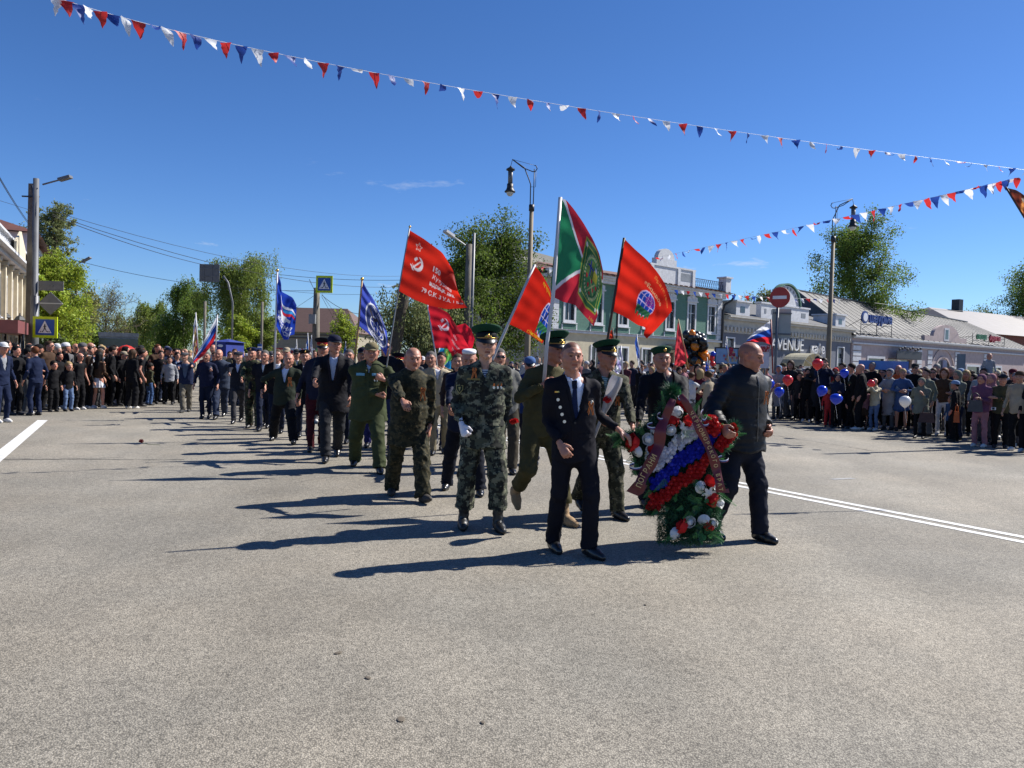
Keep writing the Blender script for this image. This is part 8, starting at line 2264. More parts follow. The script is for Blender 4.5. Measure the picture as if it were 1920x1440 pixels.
R2 = hero('bald heavy man in black padded jacket stepping right behind the wreath', [(1338, 1010, 0, 0.15, 0.0), (1432, 1016, 0, 0.0, 0.1)], (1403, 642), ((1354, 800, 6.86), (1438, 800, 7.35)), 0.52,
  dict(top=M_PUFF, bottom=M_TNAVY), top='puffer', puff=7, w=1.20, belly=0.12, fat=1.16, headyaw=0.42, headpitch=0.22, tone=0.80, red=0.45, deco=deco2, seed=5, hem=0.86, bag=1.22, fold=0.9, stubble=0.12, buzz=(0.2, 0.17, 0.14, 0.35), curl=(0.9, 0.8), armw=1.12, elbow=((-0.3, 1, -0.4), (0.5, 1, 0)), group='men carrying the wreath', lean=0.10)
def deco3(root, surf, info, parts):
 sp_ = info['spn']; x0 = sp_(0.3)[0]
 for sg in (-1, 1): pin_strip(surf, [(x0 + sg * 0.03, sp_(0.34)[2]), (x0 + sg * 0.075, sp_(0.53)[2])], 0.03, 0.008).build('collar_flap', M_JBLK, root, True)
R3 = hero('man in green beret and black jacket walking behind the top of the wreath', [(1208, 950), (1290, 962)], (1242, 648), ((1190, 830, 8.3), (1290, 800, 7.9)), 0.05,
  dict(top=M_JBLK, bottom=M_TNAVY, under=cloth((0.10, 0.085, 0.085))), top='jacket', vneck=(0.28, 0.05), w=1.10, fat=1.05, hat='beret', hatm=dict(main=GRN), buzz=(0.07, 0.06, 0.05, 0.8), tone=0.85, red=0.3, seed=7, deco=deco3, bag=1.1, hem=0.80, group='men carrying the wreath')
def uniform(strip_col=None, ribbon=None, award=None, shield=False, zz=0.36):
 def f(root, surf, info, parts):
  sp_ = info['spn']; x0 = sp_(0.3)[0]; z = sp_(zz)[2]; m = None
  pin_strip(surf, [(x0, sp_(0.50)[2]), (x0, sp_(-0.02)[2])], 0.030, 0.004).build('button_placket', strip_col, root)
  for sg in (-1, 1):
   pin_patch(surf, x0 + sg * 0.105, z - 0.035, 0.115, 0.11, 0.008).build('chest_pocket', strip_col, root)
   pin_patch(surf, x0 + sg * 0.105, z + 0.025, 0.12, 0.035, 0.013).build('pocket_flap', strip_col, root)
   pin_patch(surf, x0 + sg * 0.12, sp_(0.06)[2], 0.13, 0.12, 0.008).build('hip_pocket', strip_col, root)
   pin_strip(surf, [(x0 + sg * 0.015, sp_(0.44)[2]), (x0 + sg * 0.07, sp_(0.53)[2])], 0.04, 0.010).build('collar_flap', strip_col, root)
  if ribbon: ribbon_bow(surf, x0 + ribbon[0], z + ribbon[1], root, 0.95)
  if award:
   for i in range(award): medals(surf, root, [(x0 + 0.085 + 0.034 * i, z - 0.02)], 0.014)
  if shield:
   q = MB(); h = surf.hit(info['sh'][0][0] * 0.5 + info['el'][0][0] * 0.5 - 0.0, info['sh'][0][2] * 0.45 + info['el'][0][2] * 0.55, 0.006)
   if h:
    q.prism([(-0.034, 0.04), (0.034, 0.04), (0.034, -0.005), (0.0, -0.048), (-0.034, -0.005)], -0.006, 0, 0, Matrix.Translation(h)); q.prism([(-0.027, 0.033), (0.027, 0.033), (0.027, -0.003), (0.0, -0.038), (-0.027, -0.003)], -0.009, -0.006, 1, Matrix.Translation(h)); q.prism([(-0.012, 0.02), (0.012, 0.02), (0.0, -0.02)], -0.012, -0.009, 0, Matrix.Translation(h))
    q.build('arm_patch', [mat('yellow_thread', (0.33, 0.30, 0.12), 0.7), cloth((0.03, 0.04, 0.03))], root)
   pin_patch(surf, x0 - 0.105, z + 0.055, 0.12, 0.018, 0.015).build('name_strip', mat('ochre_strip', (0.16, 0.13, 0.04), 0.7), root)
 return f
def stripes_shirt(cw=(0.55, 0.58, 0.6), cb=(0.02, 0.05, 0.14)):
 m, n, l, b = _nt('striped_shirt'); t = n.new('ShaderNodeTexCoord'); s_ = n.new('ShaderNodeSeparateXYZ'); l.new(t.outputs['Object'], s_.inputs[0])
 mm = n.new('ShaderNodeMath'); mm.operation = 'MULTIPLY'; mm.inputs[1].default_value = 290; l.new(s_.outputs['Z'], mm.inputs[0]); si = n.new('ShaderNodeMath'); si.operation = 'SINE'; l.new(mm.outputs[0], si.inputs[0])
 gt = n.new('ShaderNodeMath'); gt.operation = 'GREATER_THAN'; gt.inputs[1].default_value = 0.1; l.new(si.outputs[0], gt.inputs[0]); mx = n.new('ShaderNodeMixRGB'); mx.inputs[1].default_value = c4(cw); mx.inputs[2].default_value = c4(cb)
 l.new(gt.outputs[0], mx.inputs[0]); l.new(mx.outputs[0], b.inputs['Base Color']); return m
STR1 = stripes_shirt(); STR2 = stripes_shirt((0.5, 0.58, 0.55), (0.02, 0.12, 0.09))
R4 = hero('stout officer in green peaked cap and camouflage carrying a wrapped red flower', [(1086, 958, 0.02, 0.5, 0.1), (1162, 974, 0, 0, 0.35)], (1141, 637), ((1122, 782, 7.9), (1186, 800, 8.0)), 0.18,
  dict(top=M_PIX2, bottom=M_PIX2, under=STR2, shoe=M_BLACKSHOE), top='camo', w=1.08, belly=0.06, fat=1.12, hat='peaked', hatm=PK, vneck=(0.36, 0.045), nocollar=True, tshirtneck=True, headyaw=0.35, tone=0.84, red=0.35, seed=9, deco=uniform(M_PIX2, (0.135, -0.09), 2), bag=1.22, buzz=(0.2, 0.18, 0.15, 0.6), elbow=((-0.7, 0.6, -0.3), (0.6, 1, 0)))
R5 = hero('officer in olive fatigues and green peaked cap holding the tall white flag pole', [(966, 958, 0.06, 0.75, 0.0), (1064, 985, 0, 0, 0.3)], (1046, 621), ((1018, 722, 7.72), (1060, 800, 7.9)), 0.30,
  dict(top=M_KHAKI, bottom=M_KHAKI, shoe=M_TAN), top='camo', boots=True, w=1.0, hat='peaked', hatm=dict(main=GRN, band=cloth((0.01, 0.02, 0.014)), visor=M_BLK), headyaw=0.25, tone=0.78, red=0.5, seed=11, deco=uniform(M_KHAKI), bag=1.15, curl=(1.5, 0.8), elbow=((-0.9, 0.3, -0.7), (0.5, 1, 0)), palm=((0.9, -0.1, 0.2), None))
R6 = hero('young guard in digital camouflage, white gloves and green peaked cap, marching stiffly', [(868, 991, 0, 0, 0.0), (936, 997, 0, 0.0, 0.25)], (913, 609), ((866, 797, 7.30), (941, 806, 7.6)), 0.05,
  dict(top=M_DIGI, bottom=M_DIGI, under=STR1, shoe=M_BOOT), top='camo', boots=True, w=0.98, gloves=(1.5, 2.6, 3.9), hat='peaked', hatm=PK, vneck=(0.42, 0.045), nocollar=True, tshirtneck=True, headyaw=0.12, tone=1.0, seed=13, deco=uniform(M_DIGI, (-0.10, 0.11), 3, True), bag=1.28, curl=(1.5, 1.5), fold=1.3, hs=1.03, buzz=(0.12, 0.09, 0.06, 0.5), elbow=((-0.7, 1, 0), (0.7, 1, 0)), palm=((0.4, 0.9, 0.1), None), hem=0.80)
R7 = hero('bald man in baggy dark green camouflage overalls with one arm swung forward', [(734, 928, 0, 0.0, -0.1), (796, 944, 0.0, -0.25, 0.35)], (776, 652), ((762, 766, 8.3), (806, 800, 9.0)), 0.22,
  dict(top=M_FLORA, bottom=M_FLORA, shoe=mat('dusty_shoe', (0.04, 0.035, 0.03), 0.7)), top='camo', w=1.14, belly=0.10, fat=1.12, headyaw=0.15, headpitch=0.12, tone=0.92, red=0.3, seed=15, bag=1.42, fold=1.6, hem=0.62, armw=1.12, buzz=(0.2, 0.18, 0.16, 0.3), curl=(0.6, 0.6), elbow=((-1, 0.6, -0.6), (0.6, 1, 0)), palm=((0.3, 0.5, -0.8), None),
  deco=lambda root, surf, info, parts: (pin_strip(surf, [(info['spn'](0.3)[0], info['spn'](0.52)[2]), (info['spn'](0.3)[0], info['spn'](-0.1)[2])], 0.022, 0.004).build('zip_flap', M_FLORA, root), ribbon_bow(surf, info['spn'](0.3)[0] + 0.13, info['spn'](0.32)[2], root, 1.3)))
def deco8(root, surf, info, parts):
 uniform(M_OLIVE, None, 2)(root, surf, info, parts); sp_ = info['spn']; x0 = sp_(0.3)[0]; z = sp_(0.36)[2]
 for sg in (-1, 1): pin_patch(surf, x0 + sg * 0.11, z + 0.065, 0.12, 0.035, 0.014).build('blue_name_strip', mat('blue_strip', (0.12, 0.30, 0.42), 0.7), root)
R8 = hero('stocky man in olive uniform and tan cap gripping the pole of the large banner', [(664, 874, 0, 0.1, -0.1), (712, 888, 0, 0.0, 0.2)], (697, 641), ((708, 740, 11.0), (720, 712, 11.05)), 0.10,
  dict(top=M_OLIVE, bottom=M_OLIVE, under=M_WHITE, shoe=M_BLACKSHOE), top='camo', w=1.22, belly=0.22, fat=1.2, hat='cap', hatm=dict(main=cloth((0.16, 0.135, 0.075)), visor=cloth((0.14, 0.12, 0.07))), vneck=(0.44, 0.04), headyaw=0.05, tone=0.9, red=0.35, seed=17, deco=deco8, bag=1.35, hem=0.72, curl=(1.4, 1.4), elbow=((-1, 0.5, -0.3), (1, 0.4, -0.6)), palm=((0.7, 0.1, 0.5), (-0.8, 0.1, 0.3)))
def deco9(root, surf, info, parts):
 sp_ = info['spn']; x0 = sp_(0.3)[0]
 for sg in (-1, 1): pin_strip(surf, [(x0 + sg * 0.03, sp_(0.22)[2]), (x0 + sg * 0.085, sp_(0.50)[2])], 0.03, 0.008).build('jacket_facing', cloth((0.02, 0.016, 0.022)), root, True)
R9 = hero('tall man in navy cap and open black jacket over white shirt looking sideways', [(610, 868, 0, 0.1, 0.0), (632, 856, 0, 0.3, 0.1)], (628, 627), ((582, 742, 11.2), (658, 748, 11.9)), 0.15,
  dict(top=M_JBLK, bottom=cloth((0.022, 0.023, 0.026)), under=cloth((0.50, 0.56, 0.70))), top='jacket', w=1.08, hat='cap', hatm=dict(main=cloth((0.012, 0.014, 0.035)), visor=M_BLK), vneck=(0.22, 0.075), headyaw=0.45, tone=0.9, red=0.3, seed=19, deco=deco9, bag=1.12, hem=0.76, buzz=(0.1, 0.1, 0.1, 0.6), elbow=((-0.8, 1, 0), (0.6, 1, 0)))
R10 = hero('old man in white skullcap and navy jacket half hidden behind the young guard', [(836, 918, 0, 0, -0.1), (900, 930, 0, 0, 0.1)], (880, 654), ((842, 795, 8.8), (915, 800, 9.2)), 0.0,
  dict(top=M_JNAVY, bottom=cloth((0.010, 0.012, 0.02))), top='jacket', w=1.12, belly=0.08, hat='skullcap', hatm=dict(main=M_WHITE), tone=0.9, red=0.3, seed=21, res=0.0125, bag=1.25, hem=0.76, headpitch=0.3, fat=1.08)
R11 = hero('bald older man in dark green jacket holding the deep blue flag pole', [(511, 826, 0, 0, -0.1), (550, 834, 0, -0.2, 0.2)], (542, 662), ((512, 706, 14.5), (562, 760, 14.6)), 0.12,
  dict(top=cloth((0.022, 0.028, 0.020)), bottom=cloth((0.008, 0.008, 0.010)), under=M_SHIRT), top='jacket', w=1.06, belly=0.08, fat=1.08, vneck=(0.28, 0.075), tone=0.95, red=0.3, seed=23, res=0.012, buzz=(0.3, 0.28, 0.26, 0.4), curl=(1.4, 0.7), bag=1.35, hem=0.70, elbow=((-1, 0.3, -0.7), (0.5, 1, 0)),
  deco=lambda root, surf, info, parts: (ribbon_bow(surf, info['spn'](0.3)[0] + 0.10, info['spn'](0.30)[2], root, 1.5), None))
R12 = hero('man in woodland camouflage and blue beret with a colourful award on the chest', [(466, 803, 0, 0, -0.1), (484, 806, 0, 0, 0.1)], (472, 651), ((449, 733, 15.9), (500, 745, 16.3)), 0.05,
  dict(top=M_WOOD, bottom=M_WOOD, shoe=M_BOOT), top='camo', w=1.08, hat='beret', hatm=dict(main=cloth((0.01, 0.018, 0.06))), tone=0.95, red=0.3, seed=25, bag=1.35, res=0.014,
  deco=lambda root, surf, info, parts: (uniform(M_WOOD, None, 1)(root, surf, info, parts), pin_patch(surf, info['spn'](0.3)[0] + 0.09, info['spn'](0.36)[2], 0.12, 0.13, 0.012).build('award_sash', mat('peach_cloth', (0.42, 0.22, 0.12), 0.7), root)))
MG = dict(res=0.0175)
hero('bald man in two-tone navy and grey jacket beside the woodland camouflage man', [(404, 787, 0, 0.1), (420, 781, 0, 0.2)], (410, 655), ((391, 726, 17.0), (436, 735, 17.6)), 0.1, dict(top=cloth((0.035, 0.045, 0.07)), bottom=cloth((0.022, 0.030, 0.055))), top='jacket', w=1.1, tone=0.95, red=0.3, seed=31, bag=1.2, hem=0.74, **MG)
hero('man in grey flat cap and navy waistcoat holding a pale flag stick', [(341, 774, 0, 0, -0.1), (354, 772, 0, 0, 0.2)], (346, 660), ((330, 722, 18.4), (362, 697, 18.4)), 0.1, dict(top=cloth((0.014, 0.020, 0.05)), bottom=cloth((0.11, 0.10, 0.08)), under=cloth((0.08, 0.11, 0.17)), shoe=cloth((0.05, 0.05, 0.05))), top='jacket', vneck=(0.05, 0.12), nocollar=True, w=1.05, hat='flatcap', hatm=dict(main=cloth((0.07, 0.07, 0.075))), tone=0.95, seed=33, bag=1.2, **MG)
hero('man in dark cap and dark jacket between grey jacket and woodland camouflage', [(437, 795, 0, 0.1), (452, 790, 0, 0.1)], (447, 658), ((423, 732, 16.6), (462, 740, 16.9)), 0.1, dict(top=cloth((0.012, 0.014, 0.022)), bottom=cloth((0.03, 0.03, 0.035)), under=M_SHIRT), top='jacket', vneck=(0.3, 0.05), w=1.0, hat='flatcap', hatm=dict(main=cloth((0.03, 0.032, 0.045))), seed=35, **MG)
hero('dark-haired man in black suit behind the blue flag pole', [(508, 815), (524, 812, 0, 0.2)], (523, 655), (None, None), 0.2, dict(top=M_JBLK, bottom=M_JBLK, under=M_WHITE), top='suit', vneck=(0.2, 0.07), hair='short', seed=37, **{**MG, **{}}) if False else None
def plain(label, fx, fy, hy, rz=0.1, top=BLACK, bot=NAVY, hat=None, hatc=None, glasses=False, hair='crop', hairc=None, seed=1, **k):
 dx = 8.5 * (fy - 664) / 150
 kk = dict(res=0.0185, top='jacket', w=1.04); kk.update(k)
 m = dict(top=cloth(top), bottom=cloth(bot), under=kk.pop('underm', M_WHITE)); m['hair'] = hairc or M_HDK
 r = random.Random(seed)
 st = r.uniform(-3, 3) * (fy - 664) / 120
 if kk.get('buzz') is None and hair and not (hat in ('beret', 'cap', 'peaked', 'flatcap')): kk['hair'] = hair
 elif hat: kk['buzz'] = (0.08, 0.07, 0.06, 0.8)
 kk.setdefault('tone', r.uniform(0.82, 1.05)); kk.setdefault('red', r.uniform(0.1, 0.4))
 hd = kk.pop('hands', (None, None))
 return hero(label, [(fx - dx, fy + st, 0, 0.1 if st < 0 else 0), (fx + dx, fy - st, 0, 0.1 if st > 0 else 0)], (kk.pop('hx', fx + 2), hy), hd, rz, m, hat, dict(main=cloth(hatc or BLACK), band=cloth((0.25, 0.02, 0.02)), visor=M_BLK) if hat else None, glasses, seed=seed, **kk)
plain('dark-haired man in black suit and white shirt behind the blue flag pole', 518, 814, 655, 0.25, vneck=(0.2, 0.07), seed=37, hairc=M_HBR)
plain('officer with black and red peaked cap and red-striped trousers behind the tall capped man', 592, 846, 634, 0.1, top=(0.012, 0.014, 0.03), bot=(0.05, 0.008, 0.012), hat='peaked', hatc=(0.01, 0.01, 0.015), seed=38, hx=606)
plain('man in black beret and black suit left of the red banner end', 570, 822, 655, 0.3, hat='beret', seed=39, vneck=(0.3, 0.05))
plain('man with sunglasses and black jacket behind the olive uniform', 722, 848, 637, 0.0, top=(0.010, 0.011, 0.016), bot=(0.02, 0.03, 0.09), glasses=True, seed=40, w=1.1)
plain('man in dark cap between the tall capped man and the olive uniform', 678, 838, 650, 0.0, hat='cap', hatc=(0.012, 0.012, 0.03), bot=(0.03, 0.03, 0.12), seed=41)
plain('man in cream jacket holding up the small hammer and sickle flag', 822, 852, 659, 0.0, top=(0.34, 0.29, 0.20), bot=(0.20, 0.17, 0.11), hairc=M_HGREY, seed=42, hx=800, hands=(None, (822, 700, 13.5)), curl=(0.6, 1.4), vneck=(0.35, 0.05))
plain('man in sunglasses and pale grey waistcoat carrying the slanting red flag', 948, 884, 654, 0.2, top=(0.13, 0.13, 0.12), bot=(0.05, 0.042, 0.03), glasses=True, hairc=M_HGREY, seed=43, hx=936, hands=((908, 712, 8.9), None), bag=1.2, curl=(1.4, .7))
plain('man in blue cap and bright blue jacket bent over, holding red flowers', 992, 872, 668, 0.1, top=(0.015, 0.035, 0.13), bot=(0.012, 0.014, 0.025), hat='cap', hatc=(0.05, 0.10, 0.24), seed=44, hands=((962, 792, 9.9), None), headpitch=0.35)
plain('brown-haired man right behind the skullcap man', 862, 872, 664, 0.0, top=(0.03, 0.02, 0.02), seed=45, hx=858, hairc=M_HBR)
plain('grey-haired man between blue beret and blue flag pole', 494, 806, 657, 0.1, top=(0.010, 0.011, 0.018), seed=46, hairc=M_HGREY, vneck=(0.25, 0.06))
plain('grey-bearded man in grey cap beside the blue flag pole', 505, 800, 658, 0.0, top=(0.012, 0.012, 0.015), hat='cap', hatc=(0.08, 0.08, 0.085), seed=47, hx=509)
plain('man in navy suit with grey hair behind the bald grey jacket man', 385, 785, 660, 0.1, top=(0.010, 0.013, 0.035), hairc=M_HGREY, seed=48)
plain('man in dark peaked cap behind the olive uniform cap', 745, 842, 662, 0.0, top=(0.02, 0.02, 0.024), hat='peaked', hatc=(0.01, 0.012, 0.02), seed=49)
plain('tall suited man with medals at the back between the blue flags', 640, 832, 655, 0.1, top=(0.011, 0.012, 0.016), seed=50, hx=655, hairc=M_HGREY, vneck=(0.2, 0.07))

# bouquet in clear wrapping, and other things carried
def bouquet(a, b, Y, w, label, flower, paper=True):
 p0, p1 = P(*a, Y), P(*b, Y); root = empty('bouquet', p0, 0, label, 'bouquet'); d = (p1 - p0); L = d.length; dn = d.normalized()
 Mx = dn.to_track_quat('Z', 'Y').to_matrix().to_4x4()
 if paper:
  q = MB(); q.lathe([(0.03, 0), (0.035, L * 0.35), (w * 0.75, L * 0.62), (w, L * 0.9), (w * 0.85, L)], 14, sx=1.0, sy=0.5, M=Mx, caps=False); q.build('wrapping', mat('clear_film', (0.42, 0.40, 0.40), 0.25, 0.2, 12, spec=0.6, transl=0.3), root, True)
 q = MB(); q.tube([(0, 0, 0), dn * L * 0.75], 0.006, 5); q.build('stems', mat('stem_green', (0.03, 0.08, 0.02), 0.6), root)
 for i in range(flower):
  o = link('flower_head', carnation_mesh(M_RP, i, 36), root, dn * L * (0.62 + 0.06 * i) + Vector((0.02 * (i - 1), -w * 0.55 - 0.012, 0))); o.scale = (0.042,) * 3
bouquet((1113, 822), (1158, 706), 7.55, 0.13, 'clear-wrapped bouquet with red flower held by the stout officer', 1)
bouquet((968, 800), (962, 786), 9.7, 0.05, 'small bunch of red carnations in the hand of the blue-capped man', 3, False)
# ------------------------------------------------------------------ spectators: a few figures built once, each person dressed individually
ARCH = {}
def arch(key, seed, keep=('body', 'top', 'bottom', 'shoe0', 'shoe1', 'under'), **sp):
 sp.setdefault('res', 0.019); sp['fine'] = False; sp.setdefault('H', 1.75)
 parts, info = figure(sp, seed)
 out = []
 V, F, C = parts['body']; out.append(('body', npmesh('body', V, F, skin(0.95, 0.2), col=C), 'skin'))
 tn = {'tee': 't_shirt', 'coat': 'coat', 'suit': 'suit_jacket', 'puffer': 'padded_jacket'}.get(sp.get('top', 'jacket'), 'jacket')
 out.append((tn, npmesh('garment', *parts['top'], M_BLK), 'top'))
 if parts.get('bottom'): out.append(({'skirt': 'skirt', 'shorts': 'shorts'}.get(sp.get('bottom'), 'trousers'), npmesh('trousers', *parts['bottom'], M_BLK), 'bottom'))
 if parts.get('under'): out.append(('shirt', npmesh('shirt', *parts['under'], M_BLK), 'under'))
 for i in (0, 1): out.append(('shoe', npmesh('shoe', *parts['shoe%d' % i], M_BLK), 'shoe'))
 ARCH[key] = (out, info, sp)
a_ = arch
a_('stand', 1); a_('stand2', 2, feet=((-0.13, 0.04, 0), (0.12, -0.05, 0)), w=1.08, belly=0.08, bag=1.15)
a_('clasp', 3, hands=((-0.04, -0.25, 0.92), (0.05, -0.26, 0.93)), w=1.05, bag=1.1); a_('crossed', 4, hands=((0.13, -0.24, 1.16), (-0.13, -0.25, 1.20)), w=1.06, bag=1.1, elbow=((-1, 0, -0.6), (1, 0, -0.6)))
a_('phone', 5, hands=((-0.05, -0.36, 1.50), (0.08, -0.36, 1.50)), elbow=((-0.7, 0, -1), (0.7, 0, -1)))
a_('onehand', 6, hands=(None, (0.12, -0.30, 1.30)), elbow=(None, (0.6, 0, -1)))
a_('walk', 7, feet=((-0.10, 0.22, 0.0, 0.5), (0.10, -0.26, 0)), hands=((-0.27, -0.20, 0.92), (0.27, 0.18, 0.93)), vneck=(0.3, 0.06)); a_('walk2', 8, feet=((-0.10, -0.26, 0), (0.10, 0.22, 0, 0.5)), hands=((-0.28, 0.16, 0.92), (0.28, -0.20, 0.93)), w=1.1, belly=0.08, bag=1.1)
a_('suit', 9, top='suit', vneck=(0.2, 0.08), bag=1.05); a_('tee', 10, top='tee', sleeve=0.3, w=1.02, bag=1.15); a_('baggy', 11, w=1.0, bag=1.5, top='jacket', hem=0.78, feet=((-0.14, 0.0, 0), (0.14, -0.02, 0)))
a_('woman', 12, w=0.88, bust=1, H=1.75, top='jacket', bag=0.95, hem=0.86); a_('coat', 13, w=0.92, top='coat', hem=0.42, hands=((-0.08, -0.24, 1.12), (0.08, -0.25, 1.15)), elbow=((-1, 0, -0.6), (1, 0, -0.6)), barelegs=False)
a_('coatdress', 14, w=0.92, top='coat', hem=0.55, bottom='skirt', skirtlen=0.34, barelegs=True, hands=((-0.06, -0.25, 1.12), (0.08, -0.25, 1.15)), elbow=((-1, 0, -0.6), (1, 0, -0.6)))
a_('skirt', 15, w=0.86, bottom='skirt', skirtlen=0.27, barelegs=True, hem=0.95, feet=((-0.15, 0, 0), (0.17, 0, 0)), hands=((-0.20, -0.20, 1.0), (0.16, -0.25, 1.12)))
a_('hooded', 16, w=1.0, hood=True, hands=((0.02, -0.28, 1.08), (0.10, -0.30, 1.16)), bag=1.05); a_('hoodeds', 17, w=1.12, hood=True, belly=0.10, hem=0.72, hands=((-0.26, -0.04, 0.95), (0.1, -0.28, 1.28)))
a_('child', 18, hs=1.36, w=0.98, bag=1.15, hem=0.82); a_('childhood', 19, hs=1.36, w=1.0, hood=True, bag=1.1, hem=0.72); a_('childskirt', 20, hs=1.36, w=0.95, bottom='skirt', skirtlen=0.36, hem=0.78, hands=((-0.22, -0.05, 0.93), (0.22, -0.05, 0.93)))
a_('longskirt', 21, w=0.92, bottom='skirt', skirtlen=0.62, bust=1, hem=0.88, hands=((-0.05, -0.25, 1.05), (0.05, -0.26, 1.07)))
TEEB = mat('dark_shoe', (0.02, 0.02, 0.022), 0.6); WSHOE = mat('white_trainer', (0.55, 0.54, 0.52), 0.6)
def tint_set(c): return cloth(c, name='clothing')
COLN = {'black': (0.0085, 0.0085, 0.010), 'charcoal': (0.022, 0.023, 0.026), 'navy': (0.010, 0.016, 0.042), 'grey': (0.10, 0.10, 0.105), 'pale grey': (0.26, 0.27, 0.29), 'beige': (0.30, 0.25, 0.18), 'cream': (0.46, 0.41, 0.29),
  'olive': (0.055, 0.055, 0.032), 'sage green': (0.135, 0.145, 0.115), 'burgundy': (0.085, 0.012, 0.022), 'brown': (0.06, 0.035, 0.022), 'blue': (0.045, 0.085, 0.19), 'light blue': (0.17, 0.25, 0.38), 'white': (0.52, 0.52, 0.53), 'mauve': (0.12, 0.05, 0.095),
  'dusty pink': (0.27, 0.13, 0.15), 'red': (0.38, 0.03, 0.03), 'orange': (0.55, 0.10, 0.03), 'teal': (0.03, 0.10, 0.11), 'denim blue': (0.10, 0.15, 0.26), 'dark denim': (0.018, 0.025, 0.05), 'khaki': (0.12, 0.105, 0.06), 'wine': (0.12, 0.02, 0.03)}
HAIRC = {'dark hair': (0.014, 0.010, 0.008), 'black hair': (0.006, 0.006, 0.006), 'brown hair': (0.05, 0.028, 0.016), 'fair hair': (0.30, 0.21, 0.10), 'grey hair': (0.20, 0.19, 0.18), 'reddish hair': (0.10, 0.035, 0.015)}
USED = {}
PEOPLE = []
def person(kind, loc, rz, H, top, bottom, hairc='dark hair', hair='short', hat=None, hatc=None, shoe=None, glasses=False, where='', group=None, extra='', label=None, tone=None, seed=0, probe=False):
 global GLASS_ME
 out, info, sp = ARCH[kind]
 r = random.Random(seed)
 nm = sp.get('top', 'jacket')
 tw = {'tee': 'T-shirt', 'coat': 'coat', 'suit': 'suit', 'puffer': 'padded jacket'}.get(nm, 'jacket')
 bw = {'skirt': 'skirt', 'shorts': 'shorts'}.get(sp.get('bottom'), 'trousers')
 who = 'child' if kind.startswith('child') or H < 1.45 else 'woman' if kind in ('woman', 'coat', 'coatdress', 'skirt', 'longskirt') else 'man' if kind in ('suit', 'walk', 'walk2', 'stand2', 'tee', 'stand', 'clasp', 'crossed') and hair not in ('long', 'bob', 'bun') else 'person'
 if label is None:
  hd = ('in %s hood' % top) if sp.get('hood') else (('in %s %s' % (hatc, {'cap': 'cap', 'flatcap': 'flat cap', 'beanie': 'knit hat', 'peaked': 'peaked cap', 'beret': 'beret', 'scarf': 'headscarf', 'skullcap': 'skullcap'}[hat])) if hat else ('bald' if hair == 'bald' else 'with %s%s' % ('long ' if hair == 'long' else '', hairc)))
  gl = ' and sunglasses' if glasses else ''
  if hd == 'bald': base = 'bald %s%s, %s %s, %s %s' % (who, ' with sunglasses' if glasses else '', top, tw, bottom, bw)
  else: base = '%s %s%s, %s %s, %s %s' % (who, hd, gl, top, tw, bottom, bw)
  label = base + (', ' + where if where else '')
  if len(label.split()) > 16: label = '%s %s, %s %s, %s' % (who, hd, top, tw, where)
  if probe: return label
 n = USED.get(label, 0); USED[label] = n + 1
 root = empty('person', loc, rz, label, 'person', group)
 sc = H / 1.75; root.scale = (sc, sc, sc)
 sk = skin(tone or r.choice((0.80, 0.88, 0.95, 1.03)), r.choice((0.1, 0.25, 0.4)))
 M_ = {'skin': sk, 'top': tint_set(COLN[top]), 'bottom': tint_set(COLN[bottom]), 'under': tint_set(COLN['pale grey' if top == 'white' else r.choice(('white', 'light blue', 'pale grey', 'charcoal'))]), 'shoe': shoe or r.choice((TEEB, TEEB, TEEB, WSHOE))}
 for name, me, key in out:
  o = link(name, me, root); o.material_slots[0].link = 'OBJECT'; o.material_slots[0].material = M_[key]
 if not sp.get('hood'):
  if hat: put_hat(root, info, hat, dict(main=cloth(COLN[hatc]), band=cloth(BLACK), visor=cloth(COLN[hatc])))
  if hair != 'bald' and not (hat and hair == 'short'): put_hair(root, info, hair, cloth(HAIRC[hairc], 0.6, name='hair'), 0.012)
  elif hat: put_hair(root, info, 'crop', cloth(HAIRC[hairc], 0.6, name='hair'), 0.012)
 if glasses:
  if GLASS_ME is None: GLASS_ME = _glasses()
  o = link('sunglasses', GLASS_ME, root); o.matrix_local = info['M'] @ Matrix.Scale(info['s'], 4)
 PEOPLE.append((loc[0], loc[1]))
 return root
def named(kind, px, fy, hy, rz, top, bottom, label, **k):
 g = G(px, fy); hx = HATX.get(k.get('hat'), 0) + (0.02 if ARCH[kind][2].get('hood') else 0.008)
 h = P(px, hy, g.y).z
 info = ARCH[kind][1]; t = info['hd'][2] + 0.122 * info['s'] + hx
 return person(kind, (g.x, g.y, 0), rz, 1.75 * h / t, top, bottom, label=label, **k)

# --- right-hand crowd, front people one by one
N = named; gr = 'spectators along the right kerb'
N('coat', 1457, 786, 684, -0.5, 'pale grey', 'grey', 'woman in pale blue-grey headscarf and grey clothes left of the crowd front', hat='scarf', hatc='light blue', group=gr, seed=1)
N('woman', 1479, 786, 676, -0.6, 'charcoal', 'grey', 'woman with brown hair in dark top and wide grey trousers beside the blue balloons', hairc='brown hair', hair='long', group=gr, seed=2)
N('child', 1497, 789, 697, -0.4, 'charcoal', 'black', 'child in dark clothes under the left red balloon', group=gr, seed=3); N('woman', 1512, 791, 690, -0.5, 'black', 'black', 'woman with dark hair in black holding a bundle, next to the red balloon child', hairc='black hair', hair='bun', group=gr, seed=4)
N('phone', 1540, 796, 671, -0.3, 'navy', 'black', 'tall man in long navy clothes raising both hands below the high red balloon', group=gr, seed=5); N('coat', 1530, 792, 668, -0.4, 'charcoal', 'black', 'woman with long hair in charcoal coat left of the tall navy man', hairc='dark hair', hair='long', group=gr, seed=6)
N('child', 1552, 800, 724, -0.2, 'red', 'red', 'small child in red trousers between the blue balloons', hat='beanie', hatc='olive', group=gr, seed=7)
